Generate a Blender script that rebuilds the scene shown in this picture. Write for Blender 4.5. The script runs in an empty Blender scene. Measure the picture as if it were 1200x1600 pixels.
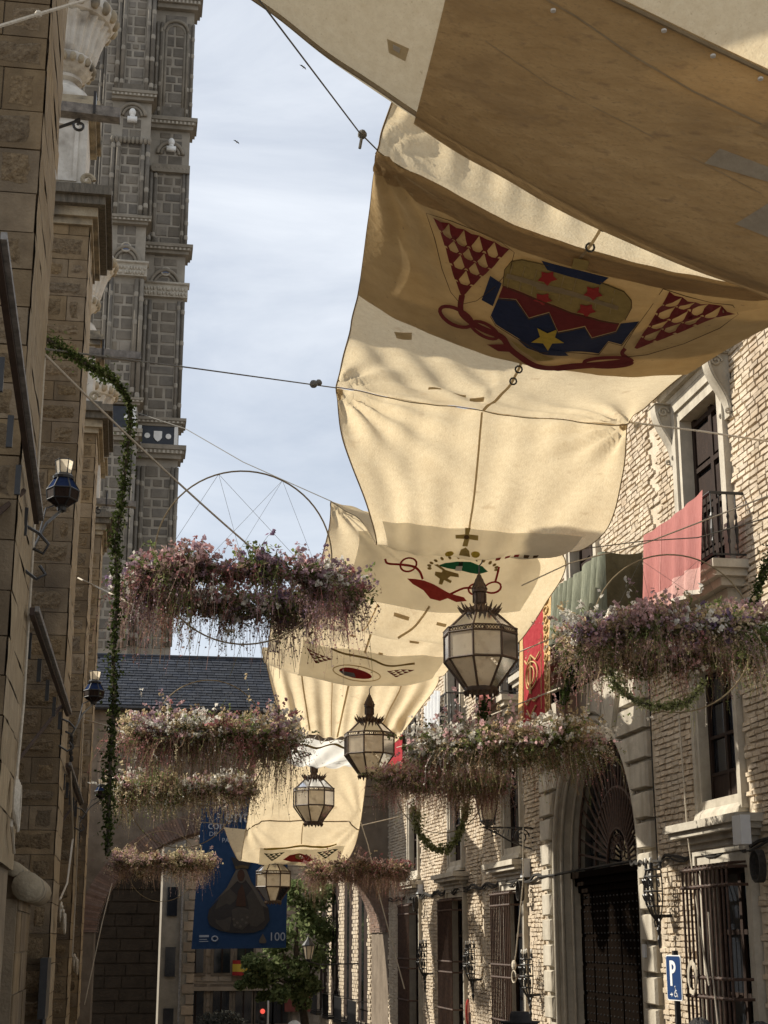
import bpy, math, random
import numpy as np
from mathutils import Vector, Matrix
from mathutils.geometry import delaunay_2d_cdt
random.seed(7); rng = np.random.default_rng(7)
PI = math.pi
SC = bpy.context.scene
COL = SC.collection

# ------------------------------------------------------------------ camera
# world: +Y runs down the street, +X to the palace on the right, z = 0 at the camera's height
FPX = 2400.0                                       # focal length in photograph pixels (1200 x 1600)
TH = math.atan((1470 - 800) / FPX)
PSI = math.atan((600 - 190) * math.cos(TH) / FPX)
FWD = np.array([math.sin(PSI) * math.cos(TH), math.cos(PSI) * math.cos(TH), math.sin(TH)])
RGT = np.array([math.cos(PSI), -math.sin(PSI), 0.0])
UPV = np.cross(RGT, FWD)
cam = bpy.data.cameras.new('camera'); cam_o = bpy.data.objects.new('camera', cam); COL.objects.link(cam_o)
cam.sensor_fit = 'VERTICAL'; cam.sensor_height = 24.0; cam.lens = FPX / 1600 * 24.0
cam.clip_start = 0.05; cam.clip_end = 3000
cam_o.matrix_world = Matrix(((RGT[0], UPV[0], -FWD[0], 0), (RGT[1], UPV[1], -FWD[1], 0), (RGT[2], UPV[2], -FWD[2], 0), (0, 0, 0, 1)))
SC.camera = cam_o

# ------------------------------------------------------------------ sky, sun, exposure
SUN = Vector((0.65, -0.364, -0.52)).normalized()   # the way the light travels
world = bpy.data.worlds.new('World'); SC.world = world; world.use_nodes = True
wn = world.node_tree; wn.nodes.clear()
def _n(t, typ, **kw):
    n = t.nodes.new(typ)
    for k, v in kw.items(): setattr(n, k, v)
    return n
sky = _n(wn, 'ShaderNodeTexSky', sky_type='NISHITA', sun_disc=False)
sky.sun_elevation = math.asin(-SUN.z); sky.sun_rotation = math.atan2(-SUN.x, -SUN.y)
sky.air_density = 1.0; sky.dust_density = 1.6; sky.ozone_density = 1.2
tc = _n(wn, 'ShaderNodeTexCoord')
mp = _n(wn, 'ShaderNodeMapping'); mp.inputs['Scale'].default_value = (1.6, 1.6, 4.2); mp.inputs['Rotation'].default_value = (0.25, 0.3, 0.5)
n1 = _n(wn, 'ShaderNodeTexNoise'); n1.inputs['Scale'].default_value = 1.9; n1.inputs['Detail'].default_value = 9; n1.inputs['Roughness'].default_value = 0.58; n1.inputs['Distortion'].default_value = 0.5
rp = _n(wn, 'ShaderNodeValToRGB'); rp.color_ramp.elements[0].position = 0.36; rp.color_ramp.elements[1].position = 0.70
rp.color_ramp.elements[0].color = (0.46, 0.46, 0.46, 1); rp.color_ramp.elements[1].color = (1.0, 1.0, 1.0, 1)
mx = _n(wn, 'ShaderNodeMix', data_type='RGBA')
mx.inputs[7].default_value = (9.1, 9.55, 10.2, 1)
bg = _n(wn, 'ShaderNodeBackground'); bg.inputs['Strength'].default_value = 0.080
wo = _n(wn, 'ShaderNodeOutputWorld')
L = wn.links.new
L(tc.outputs['Generated'], mp.inputs['Vector']); L(mp.outputs['Vector'], n1.inputs['Vector']); L(n1.outputs['Fac'], rp.inputs['Fac'])
L(rp.outputs['Color'], mx.inputs[0]); L(sky.outputs['Color'], mx.inputs[6]); L(mx.outputs[2], bg.inputs['Color']); L(bg.outputs['Background'], wo.inputs['Surface'])
sl = bpy.data.lights.new('sun', 'SUN'); sl.energy = 5.0; sl.angle = math.radians(0.55); sl.color = (1.0, 0.93, 0.80)
so = bpy.data.objects.new('sun', sl); COL.objects.link(so); so.location = (0, 0, 60)
so.rotation_euler = SUN.to_track_quat('-Z', 'Y').to_euler()
SC.view_settings.view_transform = 'Standard'; SC.view_settings.look = 'None'; SC.view_settings.gamma = 1
SC.view_settings.exposure = 0.41
SC.view_settings.use_curve_mapping = False
SC.cycles.max_bounces = 7; SC.cycles.diffuse_bounces = 4; SC.cycles.glossy_bounces = 2; SC.cycles.transmission_bounces = 4; SC.cycles.transparent_max_bounces = 4

# ------------------------------------------------------------------ survey helpers
def ray(x, y): return RGT * (x - 600) - UPV * (y - 800) + FWD * FPX
def qY(x, y, Y): d = ray(x, y); return d * (Y / d[1])
def qX(x, y, X): d = ray(x, y); return d * (X / d[0])
def proj(p): return np.array([600 + FPX * (p @ RGT) / (p @ FWD), 800 - FPX * (p @ UPV) / (p @ FWD)])
def ground_z(y): return -1.6 - 0.055 * y

# ------------------------------------------------------------------ mesh helpers
class MB:
    def __init__(s): s.v = []; s.f = []
    def add(s, vs, fs):
        o = len(s.v); s.v += [tuple(map(float, p)) for p in vs]; s.f += [tuple(i + o for i in f) for f in fs]; return s
    def hexa(s, p):  # p: 4 bottom ccw, 4 top
        return s.add(p, [(3, 2, 1, 0), (4, 5, 6, 7), (0, 1, 5, 4), (1, 2, 6, 5), (2, 3, 7, 6), (3, 0, 4, 7)])
    def box(s, x0, x1, y0, y1, z0, z1):
        return s.hexa([(x0, y0, z0), (x1, y0, z0), (x1, y1, z0), (x0, y1, z0), (x0, y0, z1), (x1, y0, z1), (x1, y1, z1), (x0, y1, z1)])
    def prism(s, poly, o, ex, ey, ez, d0, d1):
        o, ex, ey, ez = map(np.array, (o, ex, ey, ez)); n = len(poly)
        a = [o + ex * p[0] + ey * p[1] + ez * d0 for p in poly]; b = [o + ex * p[0] + ey * p[1] + ez * d1 for p in poly]
        return s.add(a + b, [tuple(range(n - 1, -1, -1)), tuple(range(n, 2 * n))] + [(i, (i + 1) % n, n + (i + 1) % n, n + i) for i in range(n)])
    def tube(s, pts, r, n=6, closed=False):
        pts = [np.array(p, float) for p in pts]; m = len(pts)
        rs = r if hasattr(r, '__len__') else [r] * m
        vs = []; prev = None
        for i in range(m):
            a = pts[(i - 1) % m] if (closed or i > 0) else pts[0]; b = pts[(i + 1) % m] if (closed or i < m - 1) else pts[-1]
            t = b - a; t = t / (np.linalg.norm(t) + 1e-9)
            if prev is None:
                h = np.array([0, 0, 1.0]) if abs(t[2]) < 0.9 else np.array([1.0, 0, 0])
                u = np.cross(t, h)
            else: u = prev - t * (prev @ t)
            u = u / (np.linalg.norm(u) + 1e-9); w = np.cross(t, u); prev = u
            for k in range(n):
                a_ = 2 * PI * k / n
                vs.append(pts[i] + (u * math.cos(a_) + w * math.sin(a_)) * rs[i])
        fs = []
        for i in range(m if closed else m - 1):
            j = (i + 1) % m
            for k in range(n):
                fs.append((i * n + k, i * n + (k + 1) % n, j * n + (k + 1) % n, j * n + k))
        if not closed:
            fs.append(tuple(range(n - 1, -1, -1))); fs.append(tuple((m - 1) * n + k for k in range(n)))
        return s.add(vs, fs)
    def lathe(s, prof, n=16, c=(0, 0, 0), lobes=0, la=0.0):
        vs = []
        for r, z in prof:
            for k in range(n):
                a = 2 * PI * k / n
                rr = r * (1 + (la * math.cos(lobes * a) if lobes else 0))
                vs.append((c[0] + rr * math.cos(a), c[1] + rr * math.sin(a), c[2] + z))
        fs = []
        for i in range(len(prof) - 1):
            for k in range(n): fs.append((i * n + k, i * n + (k + 1) % n, (i + 1) * n + (k + 1) % n, (i + 1) * n + k))
        fs.append(tuple(range(n - 1, -1, -1))); fs.append(tuple((len(prof) - 1) * n + k for k in range(n)))
        return s.add(vs, fs)
    def ball(s, c, r, n=8, m=5):
        rr = r if hasattr(r, '__len__') else (r, r, r)
        vs = [(c[0], c[1], c[2] - rr[2])]
        for i in range(1, m):
            t = PI * i / m - PI / 2
            for k in range(n):
                a = 2 * PI * k / n
                vs.append((c[0] + rr[0] * math.cos(t) * math.cos(a), c[1] + rr[1] * math.cos(t) * math.sin(a), c[2] + rr[2] * math.sin(t)))
        vs.append((c[0], c[1], c[2] + rr[2])); e = len(vs) - 1; fs = []
        for k in range(n): fs.append((0, 1 + (k + 1) % n, 1 + k)); fs.append((e, 1 + (m - 2) * n + k, 1 + (m - 2) * n + (k + 1) % n))
        for i in range(m - 2):
            for k in range(n):
                a = 1 + i * n; fs.append((a + k, a + (k + 1) % n, a + n + (k + 1) % n, a + n + k))
        return s.add(vs, fs)
    def grid(s, fn, nu, nv):
        vs = [fn(i / nu, j / nv) for j in range(nv + 1) for i in range(nu + 1)]
        return s.add(vs, [(j * (nu + 1) + i, j * (nu + 1) + i + 1, (j + 1) * (nu + 1) + i + 1, (j + 1) * (nu + 1) + i) for j in range(nv) for i in range(nu)])

def mesh(name, mb, mat, smooth=False, tint=None):
    me = bpy.data.meshes.new(name)
    if isinstance(mb, MB): me.from_pydata(mb.v, [], mb.f)
    else:                                           # (Nx4x3 or Nx3x3) array of separate quads / triangles
        k = mb.shape[1]; n = mb.shape[0]
        me.vertices.add(n * k); me.vertices.foreach_set('co', mb.astype(np.float32).ravel())
        me.loops.add(n * k); me.loops.foreach_set('vertex_index', np.arange(n * k, dtype=np.int32))
        me.polygons.add(n); me.polygons.foreach_set('loop_start', np.arange(0, n * k, k, dtype=np.int32))
        try: me.polygons.foreach_set('loop_total', np.full(n, k, dtype=np.int32))
        except Exception: pass
        me.update(calc_edges=True)
    if mat is not None: me.materials.append(mat)
    if tint is not None:
        ca = me.color_attributes.new('tint', 'FLOAT_COLOR', 'POINT'); k = mb.shape[1]; q = np.ones((len(tint) * k, 4), np.float32); q[:, :3] = np.repeat(tint, k, axis=0); ca.data.foreach_set('color', q.ravel())
    if smooth: me.polygons.foreach_set('use_smooth', [True] * len(me.polygons))
    me.update()
    return me
W = {}
def obj(name, mb, mat=None, parent=None, loc=(0, 0, 0), smooth=False, kind=None, label=None):
    me = mb if isinstance(mb, bpy.types.Mesh) else mesh(name, mb, mat, smooth)
    o = bpy.data.objects.new(name, me); COL.objects.link(o)
    loc = Vector(loc); W[o] = loc.copy()
    if parent is not None: o.parent = parent; o.location = loc - W[parent]
    else: o.location = loc
    if kind: o['kind'] = kind
    if label: o['label'] = label
    return o
def tag(o, label, cat, group=None):
    o['label'] = label; o['category'] = cat
    if group: o['group'] = group
    return o
def thing(name, label, cat, loc=(0, 0, 0), group=None):
    o = bpy.data.objects.new(name, None); COL.objects.link(o); o.empty_display_size = 0.3
    o.location = loc; W[o] = Vector(loc); return tag(o, label, cat, group)
class Tpl:                                          # a thing built once in local coordinates, then copied part by part
    def __init__(s): s.p = []
    def add(s, name, mb, mat, parent=-1, smooth=False, loc=(0, 0, 0), kind=None):
        me = mb if isinstance(mb, bpy.types.Mesh) else mesh(name, mb, mat, smooth)
        s.p.append((name, me, parent, loc, kind)); return len(s.p) - 1
    def place(s, name, loc, label, cat, group=None, rotz=0, scale=1.0):
        r = thing(name, label, cat, loc, group); r.rotation_euler = (0, 0, rotz); r.scale = (scale,) * 3
        made = []
        for nm, me, pa, lc, kd in s.p:
            o = bpy.data.objects.new(nm, me); COL.objects.link(o); o.parent = r if pa < 0 else made[pa]; o.location = lc
            if kd: o['kind'] = kd
            made.append(o)
        return r

# ------------------------------------------------------------------ materials
def ramp(t, stops):
    r = _n(t, 'ShaderNodeValToRGB'); e = r.color_ramp.elements
    while len(e) < len(stops): e.new(0.5)
    for i, (p, c) in enumerate(stops): e[i].position = p; e[i].color = (*c, 1)
    return r
def mat(name, c1, c2=None, scale=6.0, rough=0.85, bump=0.0, bscale=30.0, var=0.0, stretch=(1, 1, 1), spec=0.3, metal=0.0, detail=6, c3=None, s3=1.5, t3=(0.55, 0.75), island=False, streak=None):
    m = bpy.data.materials.new(name); m.use_nodes = True; t = m.node_tree; t.nodes.clear()
    out = _n(t, 'ShaderNodeOutputMaterial'); b = _n(t, 'ShaderNodeBsdfPrincipled'); L = t.links.new
    b.inputs['Roughness'].default_value = rough; b.inputs['Metallic'].default_value = metal; b.inputs['Specular IOR Level'].default_value = spec
    g = _n(t, 'ShaderNodeNewGeometry'); mpn = _n(t, 'ShaderNodeMapping'); mpn.inputs['Scale'].default_value = stretch
    L(g.outputs['Position'], mpn.inputs['Vector'])
    col = None
    nz = _n(t, 'ShaderNodeTexNoise'); nz.inputs['Scale'].default_value = scale; nz.inputs['Detail'].default_value = detail; nz.inputs['Roughness'].default_value = 0.65
    L(mpn.outputs['Vector'], nz.inputs['Vector'])
    r = ramp(t, [(0.30, c1), (0.72, c2 or c1)]); L(nz.outputs['Fac'], r.inputs['Fac']); col = r.outputs['Color']
    if c3:
        n3 = _n(t, 'ShaderNodeTexNoise'); n3.inputs['Scale'].default_value = s3; n3.inputs['Detail'].default_value = 5; L(g.outputs['Position'], n3.inputs['Vector'])
        r3 = ramp(t, [(t3[0], (0, 0, 0)), (t3[1], (1, 1, 1))]); L(n3.outputs['Fac'], r3.inputs['Fac'])
        mxn = _n(t, 'ShaderNodeMix', data_type='RGBA'); L(r3.outputs['Color'], mxn.inputs[0]); L(col, mxn.inputs[6]); mxn.inputs[7].default_value = (*c3, 1); col = mxn.outputs[2]
    if streak:
        ms = _n(t, 'ShaderNodeMapping'); ms.inputs['Scale'].default_value = (1.3, 1.3, 0.16); L(g.outputs['Position'], ms.inputs['Vector'])
        ns = _n(t, 'ShaderNodeTexNoise'); ns.inputs['Scale'].default_value = 1.6; ns.inputs['Detail'].default_value = 8; L(ms.outputs['Vector'], ns.inputs['Vector'])
        rs = ramp(t, [(0.50, (0, 0, 0)), (0.74, (0.75, 0.75, 0.75))]); L(ns.outputs['Fac'], rs.inputs['Fac'])
        mm = _n(t, 'ShaderNodeMix', data_type='RGBA'); L(rs.outputs['Color'], mm.inputs[0]); L(col, mm.inputs[6]); mm.inputs[7].default_value = (*streak, 1); col = mm.outputs[2]
    if var:
        oi = _n(t, 'ShaderNodeObjectInfo'); ad = _n(t, 'ShaderNodeMath', operation='ADD'); fr = _n(t, 'ShaderNodeMath', operation='FRACT')
        L(oi.outputs['Random'], ad.inputs[0])
        if island: L(g.outputs['Random Per Island'], ad.inputs[1])
        else: ad.inputs[1].default_value = 0.0
        L(ad.outputs[0], fr.inputs[0])
        mr = _n(t, 'ShaderNodeMapRange'); mr.inputs['To Min'].default_value = 1 - var; mr.inputs['To Max'].default_value = 1 + var; L(fr.outputs[0], mr.inputs['Value'])
        hs = _n(t, 'ShaderNodeHueSaturation'); L(col, hs.inputs['Color']); L(mr.outputs['Result'], hs.inputs['Value'])
        m2 = _n(t, 'ShaderNodeMapRange'); m2.inputs['To Min'].default_value = 1 + var * 0.5; m2.inputs['To Max'].default_value = 1 - var * 0.8
        mu = _n(t, 'ShaderNodeMath', operation='MULTIPLY'); mu.inputs[1].default_value = 7.31; f2 = _n(t, 'ShaderNodeMath', operation='FRACT')
        L(fr.outputs[0], mu.inputs[0]); L(mu.outputs[0], f2.inputs[0]); L(f2.outputs[0], m2.inputs['Value']); L(m2.outputs['Result'], hs.inputs['Saturation'])
        col = hs.outputs['Color']
    L(col, b.inputs['Base Color'])
    if bump:
        bn = _n(t, 'ShaderNodeTexNoise'); bn.inputs['Scale'].default_value = bscale; bn.inputs['Detail'].default_value = 6; L(mpn.outputs['Vector'], bn.inputs['Vector'])
        bp = _n(t, 'ShaderNodeBump'); bp.inputs['Strength'].default_value = bump; bp.inputs['Distance'].default_value = 0.03; L(bn.outputs['Fac'], bp.inputs['Height']); L(bp.outputs['Normal'], b.inputs['Normal'])
    L(b.outputs['BSDF'], out.inputs['Surface'])
    return m
def thin(name, stops, trans=0.45, var='noise', scale=5.0, rough=0.9, bump=0.25, bscale=18.0, stain=None, stretch=(1, 1, 1), weave=True):
    """cloth, glass or petals: reflects on one side, lets light through from the other"""
    m = bpy.data.materials.new(name); m.use_nodes = True; t = m.node_tree; t.nodes.clear(); L = t.links.new
    out = _n(t, 'ShaderNodeOutputMaterial'); d = _n(t, 'ShaderNodeBsdfDiffuse'); tr = _n(t, 'ShaderNodeBsdfTranslucent'); mxs = _n(t, 'ShaderNodeMixShader')
    mxs.inputs[0].default_value = trans
    g = _n(t, 'ShaderNodeNewGeometry')
    mpn = _n(t, 'ShaderNodeMapping'); mpn.inputs['Scale'].default_value = stretch; L(g.outputs['Position'], mpn.inputs['Vector'])
    r = ramp(t, stops)
    if var == 'island': L(g.outputs['Random Per Island'], r.inputs['Fac'])
    else:
        nz = _n(t, 'ShaderNodeTexNoise'); nz.inputs['Scale'].default_value = scale; nz.inputs['Detail'].default_value = 7; nz.inputs['Roughness'].default_value = 0.7
        L(mpn.outputs['Vector'], nz.inputs['Vector']); L(nz.outputs['Fac'], r.inputs['Fac'])
    col = r.outputs['Color']
    if stain:
        for sc_, lo, hi, cc in stain:
            n3 = _n(t, 'ShaderNodeTexNoise'); n3.inputs['Scale'].default_value = sc_; n3.inputs['Detail'].default_value = 6; L(mpn.outputs['Vector'], n3.inputs['Vector'])
            r3 = ramp(t, [(lo, (0, 0, 0)), (hi, (1, 1, 1))]); L(n3.outputs['Fac'], r3.inputs['Fac'])
            mm = _n(t, 'ShaderNodeMix', data_type='RGBA'); L(r3.outputs['Color'], mm.inputs[0]); L(col, mm.inputs[6]); mm.inputs[7].default_value = (*cc, 1); col = mm.outputs[2]
    L(col, d.inputs['Color']); L(col, tr.inputs['Color'])
    if bump:
        bn = _n(t, 'ShaderNodeTexNoise'); bn.inputs['Scale'].default_value = bscale; bn.inputs['Detail'].default_value = 5; L(mpn.outputs['Vector'], bn.inputs['Vector'])
        bp = _n(t, 'ShaderNodeBump'); bp.inputs['Strength'].default_value = bump; bp.inputs['Distance'].default_value = 0.04; L(bn.outputs['Fac'], bp.inputs['Height'])
        L(bp.outputs['Normal'], d.inputs['Normal']); L(bp.outputs['Normal'], tr.inputs['Normal'])
    L(d.outputs[0], mxs.inputs[1]); L(tr.outputs[0], mxs.inputs[2]); L(mxs.outputs[0], out.inputs['Surface'])
    return m
def glass(name, c, rough=0.15):
    m = bpy.data.materials.new(name); m.use_nodes = True; b = m.node_tree.nodes['Principled BSDF']
    b.inputs['Base Color'].default_value = (*c, 1); b.inputs['Roughness'].default_value = rough; b.inputs['Specular IOR Level'].default_value = 0.6
    return m
M = {}
M['ground'] = mat('paving', (0.16, 0.14, 0.12), (0.24, 0.21, 0.18), 2.0, bump=0.3)
M['hill'] = mat('core_stone', (0.17, 0.13, 0.085), (0.27, 0.21, 0.14), 3.0, bump=0.4)
M['ashlar'] = mat('granite_ashlar', (0.150, 0.104, 0.058), (0.27, 0.20, 0.118), 4.0, bump=0.35, bscale=45, var=0.16, c3=(0.085, 0.06, 0.036), s3=0.8, t3=(0.45, 0.7), streak=(0.075, 0.055, 0.034))
M['boss'] = mat('pecked_granite', (0.085, 0.056, 0.030), (0.24, 0.175, 0.10), 26.0, bump=1.0, bscale=34, var=0.18, c3=(0.09, 0.064, 0.038), s3=1.0)
M['cornice'] = mat('weathered_limestone', (0.26, 0.21, 0.14), (0.40, 0.34, 0.24), 5.0, bump=0.4, c3=(0.09, 0.08, 0.065), s3=2.2, t3=(0.5, 0.7))
M['lichen'] = mat('dark_cornice_stone', (0.07, 0.062, 0.05), (0.18, 0.155, 0.12), 6.0, bump=0.4, stretch=(3, 3, 0.6))
M['pale'] = mat('pale_carved_stone', (0.42, 0.385, 0.33), (0.62, 0.585, 0.52), 4.0, bump=0.3, c3=(0.25, 0.22, 0.18), s3=2.6, t3=(0.55, 0.72))
M['towerstone'] = mat('tower_granite', (0.112, 0.095, 0.074), (0.195, 0.168, 0.132), 1.6, bump=0.5, bscale=7, var=0.2, c3=(0.26, 0.22, 0.168), s3=0.25, t3=(0.55, 0.75))
M['towermortar'] = mat('tower_mortar', (0.23, 0.20, 0.158), (0.33, 0.29, 0.232), 1.4, bump=0.3, bscale=8)
M['towertrim'] = mat('tower_cornice_stone', (0.165, 0.14, 0.105), (0.285, 0.245, 0.19), 1.2, bump=0.5, bscale=6)
M['towerpale'] = mat('tower_carved_frieze', (0.30, 0.26, 0.20), (0.46, 0.41, 0.33), 3.0, bump=1.0, bscale=6)
M['black'] = mat('black_marble', (0.015, 0.017, 0.022), (0.035, 0.038, 0.045), 3, rough=0.35)
M['white'] = mat('white_marble', (0.62, 0.60, 0.56), (0.75, 0.73, 0.68), 3)
M['bluetile'] = mat('blue_roundel', (0.10, 0.14, 0.26), (0.22, 0.26, 0.38), 3)
M['brick'] = mat('sandy_brick', (0.44, 0.36, 0.265), (0.60, 0.51, 0.39), 9.0, bump=0.6, bscale=26, var=0.12, island=True, c3=(0.40, 0.32, 0.235), s3=0.7, t3=(0.52, 0.75), streak=(0.31, 0.235, 0.16))
M['mortar'] = mat('lime_mortar', (0.46, 0.385, 0.29), (0.60, 0.515, 0.40), 7.0, bump=0.6, bscale=30, c3=(0.42, 0.325, 0.22), s3=0.6, streak=(0.31, 0.235, 0.16))
M['trim'] = mat('grey_limestone', (0.39, 0.35, 0.285), (0.53, 0.485, 0.40), 5.0, bump=0.25, bscale=24, var=0.07, c3=(0.30, 0.27, 0.215), s3=1.3, t3=(0.55, 0.78), streak=(0.24, 0.205, 0.155))
M['oldwood'] = mat('dark_old_wood', (0.016, 0.010, 0.008), (0.042, 0.026, 0.019), 6.0, rough=0.8, spec=0.15, bump=0.4, stretch=(4, 4, 0.5))
M['door'] = mat('black_brown_door', (0.005, 0.0038, 0.003), (0.012, 0.0085, 0.0065), 6.0, rough=0.9, spec=0.0, bump=0.4, stretch=(4, 4, 0.5))
M['rust'] = mat('rusty_grille_iron', (0.030, 0.017, 0.012), (0.10, 0.055, 0.038), 14.0, rough=0.65, spec=0.35)
M['iron'] = mat('black_iron', (0.012, 0.012, 0.013), (0.03, 0.028, 0.027), 18.0, rough=0.4, spec=0.5)
M['bronze'] = mat('bronze_lantern_metal', (0.040, 0.024, 0.014), (0.10, 0.06, 0.035), 14.0, rough=0.5, spec=0.4)
M['steel'] = mat('weathered_steel', (0.10, 0.095, 0.09), (0.30, 0.28, 0.26), 12.0, rough=0.6)
M['beam'] = mat('brown_painted_beam', (0.035, 0.022, 0.017), (0.07, 0.045, 0.033), 9.0, rough=0.6)
M['rope'] = mat('pale_rope', (0.40, 0.35, 0.27), (0.58, 0.52, 0.43), 40.0)
M['cable'] = mat('grey_steel_cable', (0.10, 0.095, 0.085), (0.20, 0.19, 0.17), 40.0)
M['hoop'] = mat('tan_hoop', (0.20, 0.15, 0.085), (0.30, 0.235, 0.14), 20.0)
M['wire'] = mat('black_wiring', (0.02, 0.018, 0.016), (0.05, 0.045, 0.04), 20.0)
M['slate'] = mat('roof_slate', (0.022, 0.026, 0.036), (0.048, 0.055, 0.070), 4.0, rough=0.75, var=0.3, island=True)
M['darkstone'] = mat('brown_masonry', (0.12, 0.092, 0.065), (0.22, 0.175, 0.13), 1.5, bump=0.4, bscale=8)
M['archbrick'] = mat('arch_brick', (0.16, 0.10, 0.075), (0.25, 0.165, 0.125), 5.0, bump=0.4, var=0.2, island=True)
M['farwall'] = mat('far_masonry', (0.22, 0.17, 0.12), (0.40, 0.32, 0.24), 0.8, bump=0.3, bscale=5, var=0.15, island=True)
M['farwhite'] = mat('far_pale_wall', (0.17, 0.15, 0.12), (0.30, 0.265, 0.215), 1.5, bump=0.3, bscale=6)
M['shadestone'] = mat('shade_tinted_masonry', (0.022, 0.017, 0.012), (0.045, 0.035, 0.026), 1.5, bump=0.4, bscale=8)  # the brown masonry darkened: shade beyond the arch is put into the colour
M['tooled_lit'] = mat('lit_tooled_edge', (0.24, 0.18, 0.108), (0.42, 0.33, 0.21), 9.0, bump=0.9, bscale=14, var=0.1, stretch=(1, 1.2, 0.35))  # paler than the ashlar: street light painted into the side faces; bump is tooling
M['glassdark'] = glass('dark_window_glass', (0.016, 0.018, 0.022), 0.08)
M['box'] = mat('grey_plastic_box', (0.50, 0.51, 0.52), (0.58, 0.59, 0.60), 4.0, rough=0.5)
M['canvas'] = thin('cream_canvas', [(0.30, (0.67, 0.54, 0.345)), (0.70, (0.78, 0.655, 0.445))], 0.55, scale=11.0, bump=0.22, bscale=34.0, stain=[(0.8, 0.60, 0.80, (0.58, 0.455, 0.285)), (24.0, 0.66, 0.76, (0.54, 0.415, 0.25)), (60.0, 0.56, 0.72, (0.65, 0.525, 0.34)), (3.0, 0.66, 0.74, (0.60, 0.47, 0.30))])
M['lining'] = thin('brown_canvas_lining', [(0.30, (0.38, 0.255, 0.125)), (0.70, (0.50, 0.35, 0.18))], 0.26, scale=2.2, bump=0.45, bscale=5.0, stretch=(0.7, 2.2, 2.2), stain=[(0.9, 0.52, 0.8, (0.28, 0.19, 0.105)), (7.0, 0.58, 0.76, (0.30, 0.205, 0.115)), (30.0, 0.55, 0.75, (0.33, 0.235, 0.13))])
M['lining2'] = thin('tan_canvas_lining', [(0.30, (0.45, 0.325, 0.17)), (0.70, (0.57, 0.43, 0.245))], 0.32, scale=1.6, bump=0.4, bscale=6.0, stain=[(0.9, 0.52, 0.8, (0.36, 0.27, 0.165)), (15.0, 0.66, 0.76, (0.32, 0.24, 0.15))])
M['panel'] = thin('off_white_panel', [(0.30, (0.66, 0.64, 0.585)), (0.70, (0.74, 0.72, 0.665))], 0.68, scale=2.0, bump=0.3, bscale=5.0)
M['seam'] = thin('seam_stitching', [(0.3, (0.56, 0.40, 0.20)), (0.7, (0.66, 0.49, 0.27))], 0.42, bump=0)
M['hem'] = thin('brown_hem', [(0.3, (0.30, 0.23, 0.14)), (0.7, (0.42, 0.33, 0.21))], 0.35, bump=0)
M['patch'] = thin('brown_patch', [(0.3, (0.44, 0.34, 0.20)), (0.7, (0.56, 0.45, 0.28))], 0.4, bump=0)
M['greypatch'] = thin('grey_canvas_patch', [(0.3, (0.33, 0.275, 0.20)), (0.7, (0.40, 0.34, 0.25))], 0.22)
def felt(name, c, k=0.75): M[name] = mat(name, tuple(x * k for x in c), c, 12.0, rough=0.95, bump=0.15)
felt('maroon', (0.20, 0.022, 0.022)); felt('navy', (0.018, 0.030, 0.085)); felt('gold', (0.40, 0.29, 0.095)); felt('scarlet', (0.42, 0.035, 0.03)); felt('red', (0.50, 0.06, 0.045))
felt('green', (0.025, 0.20, 0.09)); felt('yellow', (0.62, 0.44, 0.06)); felt('darkgreen', (0.02, 0.035, 0.022)); felt('greyfelt', (0.2, 0.2, 0.21)); felt('brownfelt', (0.10, 0.055, 0.02))
M['flowerglass'] = thin('frosted_cream_glass', [(0.3, (0.70, 0.60, 0.45)), (0.7, (0.82, 0.73, 0.57))], 0.55, scale=3.0, bump=0, stain=[(5.0, 0.56, 0.78, (0.50, 0.41, 0.28)), (22.0, 0.64, 0.76, (0.46, 0.37, 0.25))])
def clear_some(m, k):
    t = m.node_tree; out = next(n for n in t.nodes if n.type == 'OUTPUT_MATERIAL'); src = out.inputs['Surface'].links[0].from_socket
    tp = _n(t, 'ShaderNodeBsdfTransparent'); gl = _n(t, 'ShaderNodeBsdfGlossy'); gl.inputs['Roughness'].default_value = 0.12; fr = _n(t, 'ShaderNodeFresnel'); fr.inputs['IOR'].default_value = 1.35
    a = _n(t, 'ShaderNodeMixShader'); a.inputs[0].default_value = k; b = _n(t, 'ShaderNodeMixShader')
    t.links.new(src, a.inputs[1]); t.links.new(tp.outputs[0], a.inputs[2]); t.links.new(fr.outputs[0], b.inputs[0]); t.links.new(a.outputs[0], b.inputs[1]); t.links.new(gl.outputs[0], b.inputs[2]); t.links.new(b.outputs[0], out.inputs['Surface'])
clear_some(M['flowerglass'], 0.10)
M['pinkcloth'] = thin('faded_rose_cloth', [(0.3, (0.42, 0.165, 0.15)), (0.7, (0.55, 0.25, 0.23))], 0.25, scale=9.0, bump=0.3, bscale=40, stretch=(4, 4, 0.5))
M['paleband'] = thin('pale_pink_hem', [(0.3, (0.60, 0.34, 0.30)), (0.7, (0.70, 0.43, 0.39))], 0.25, scale=9.0, bump=0.3, bscale=30)
M['fringe'] = thin('cream_fringe', [(0.3, (0.70, 0.64, 0.54)), (0.7, (0.82, 0.76, 0.66))], 0.25)
M['greencloth'] = thin('grey_green_velvet', [(0.3, (0.13, 0.14, 0.10)), (0.7, (0.30, 0.31, 0.24))], 0.12, scale=6.0, stretch=(6, 6, 0.6))
M['olive'] = thin('dark_olive_cloth', [(0.3, (0.07, 0.06, 0.035)), (0.7, (0.11, 0.095, 0.06))], 0.08)
M['redcloth'] = thin('crimson_tapestry', [(0.3, (0.30, 0.035, 0.045)), (0.7, (0.42, 0.07, 0.075))], 0.15, scale=8.0)
M['goldthread'] = mat('gold_embroidery', (0.38, 0.20, 0.07), (0.62, 0.46, 0.22), 30.0)
M['whitecloth'] = thin('white_cloth', [(0.3, (0.66, 0.68, 0.70)), (0.7, (0.80, 0.80, 0.80))], 0.25)
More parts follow.
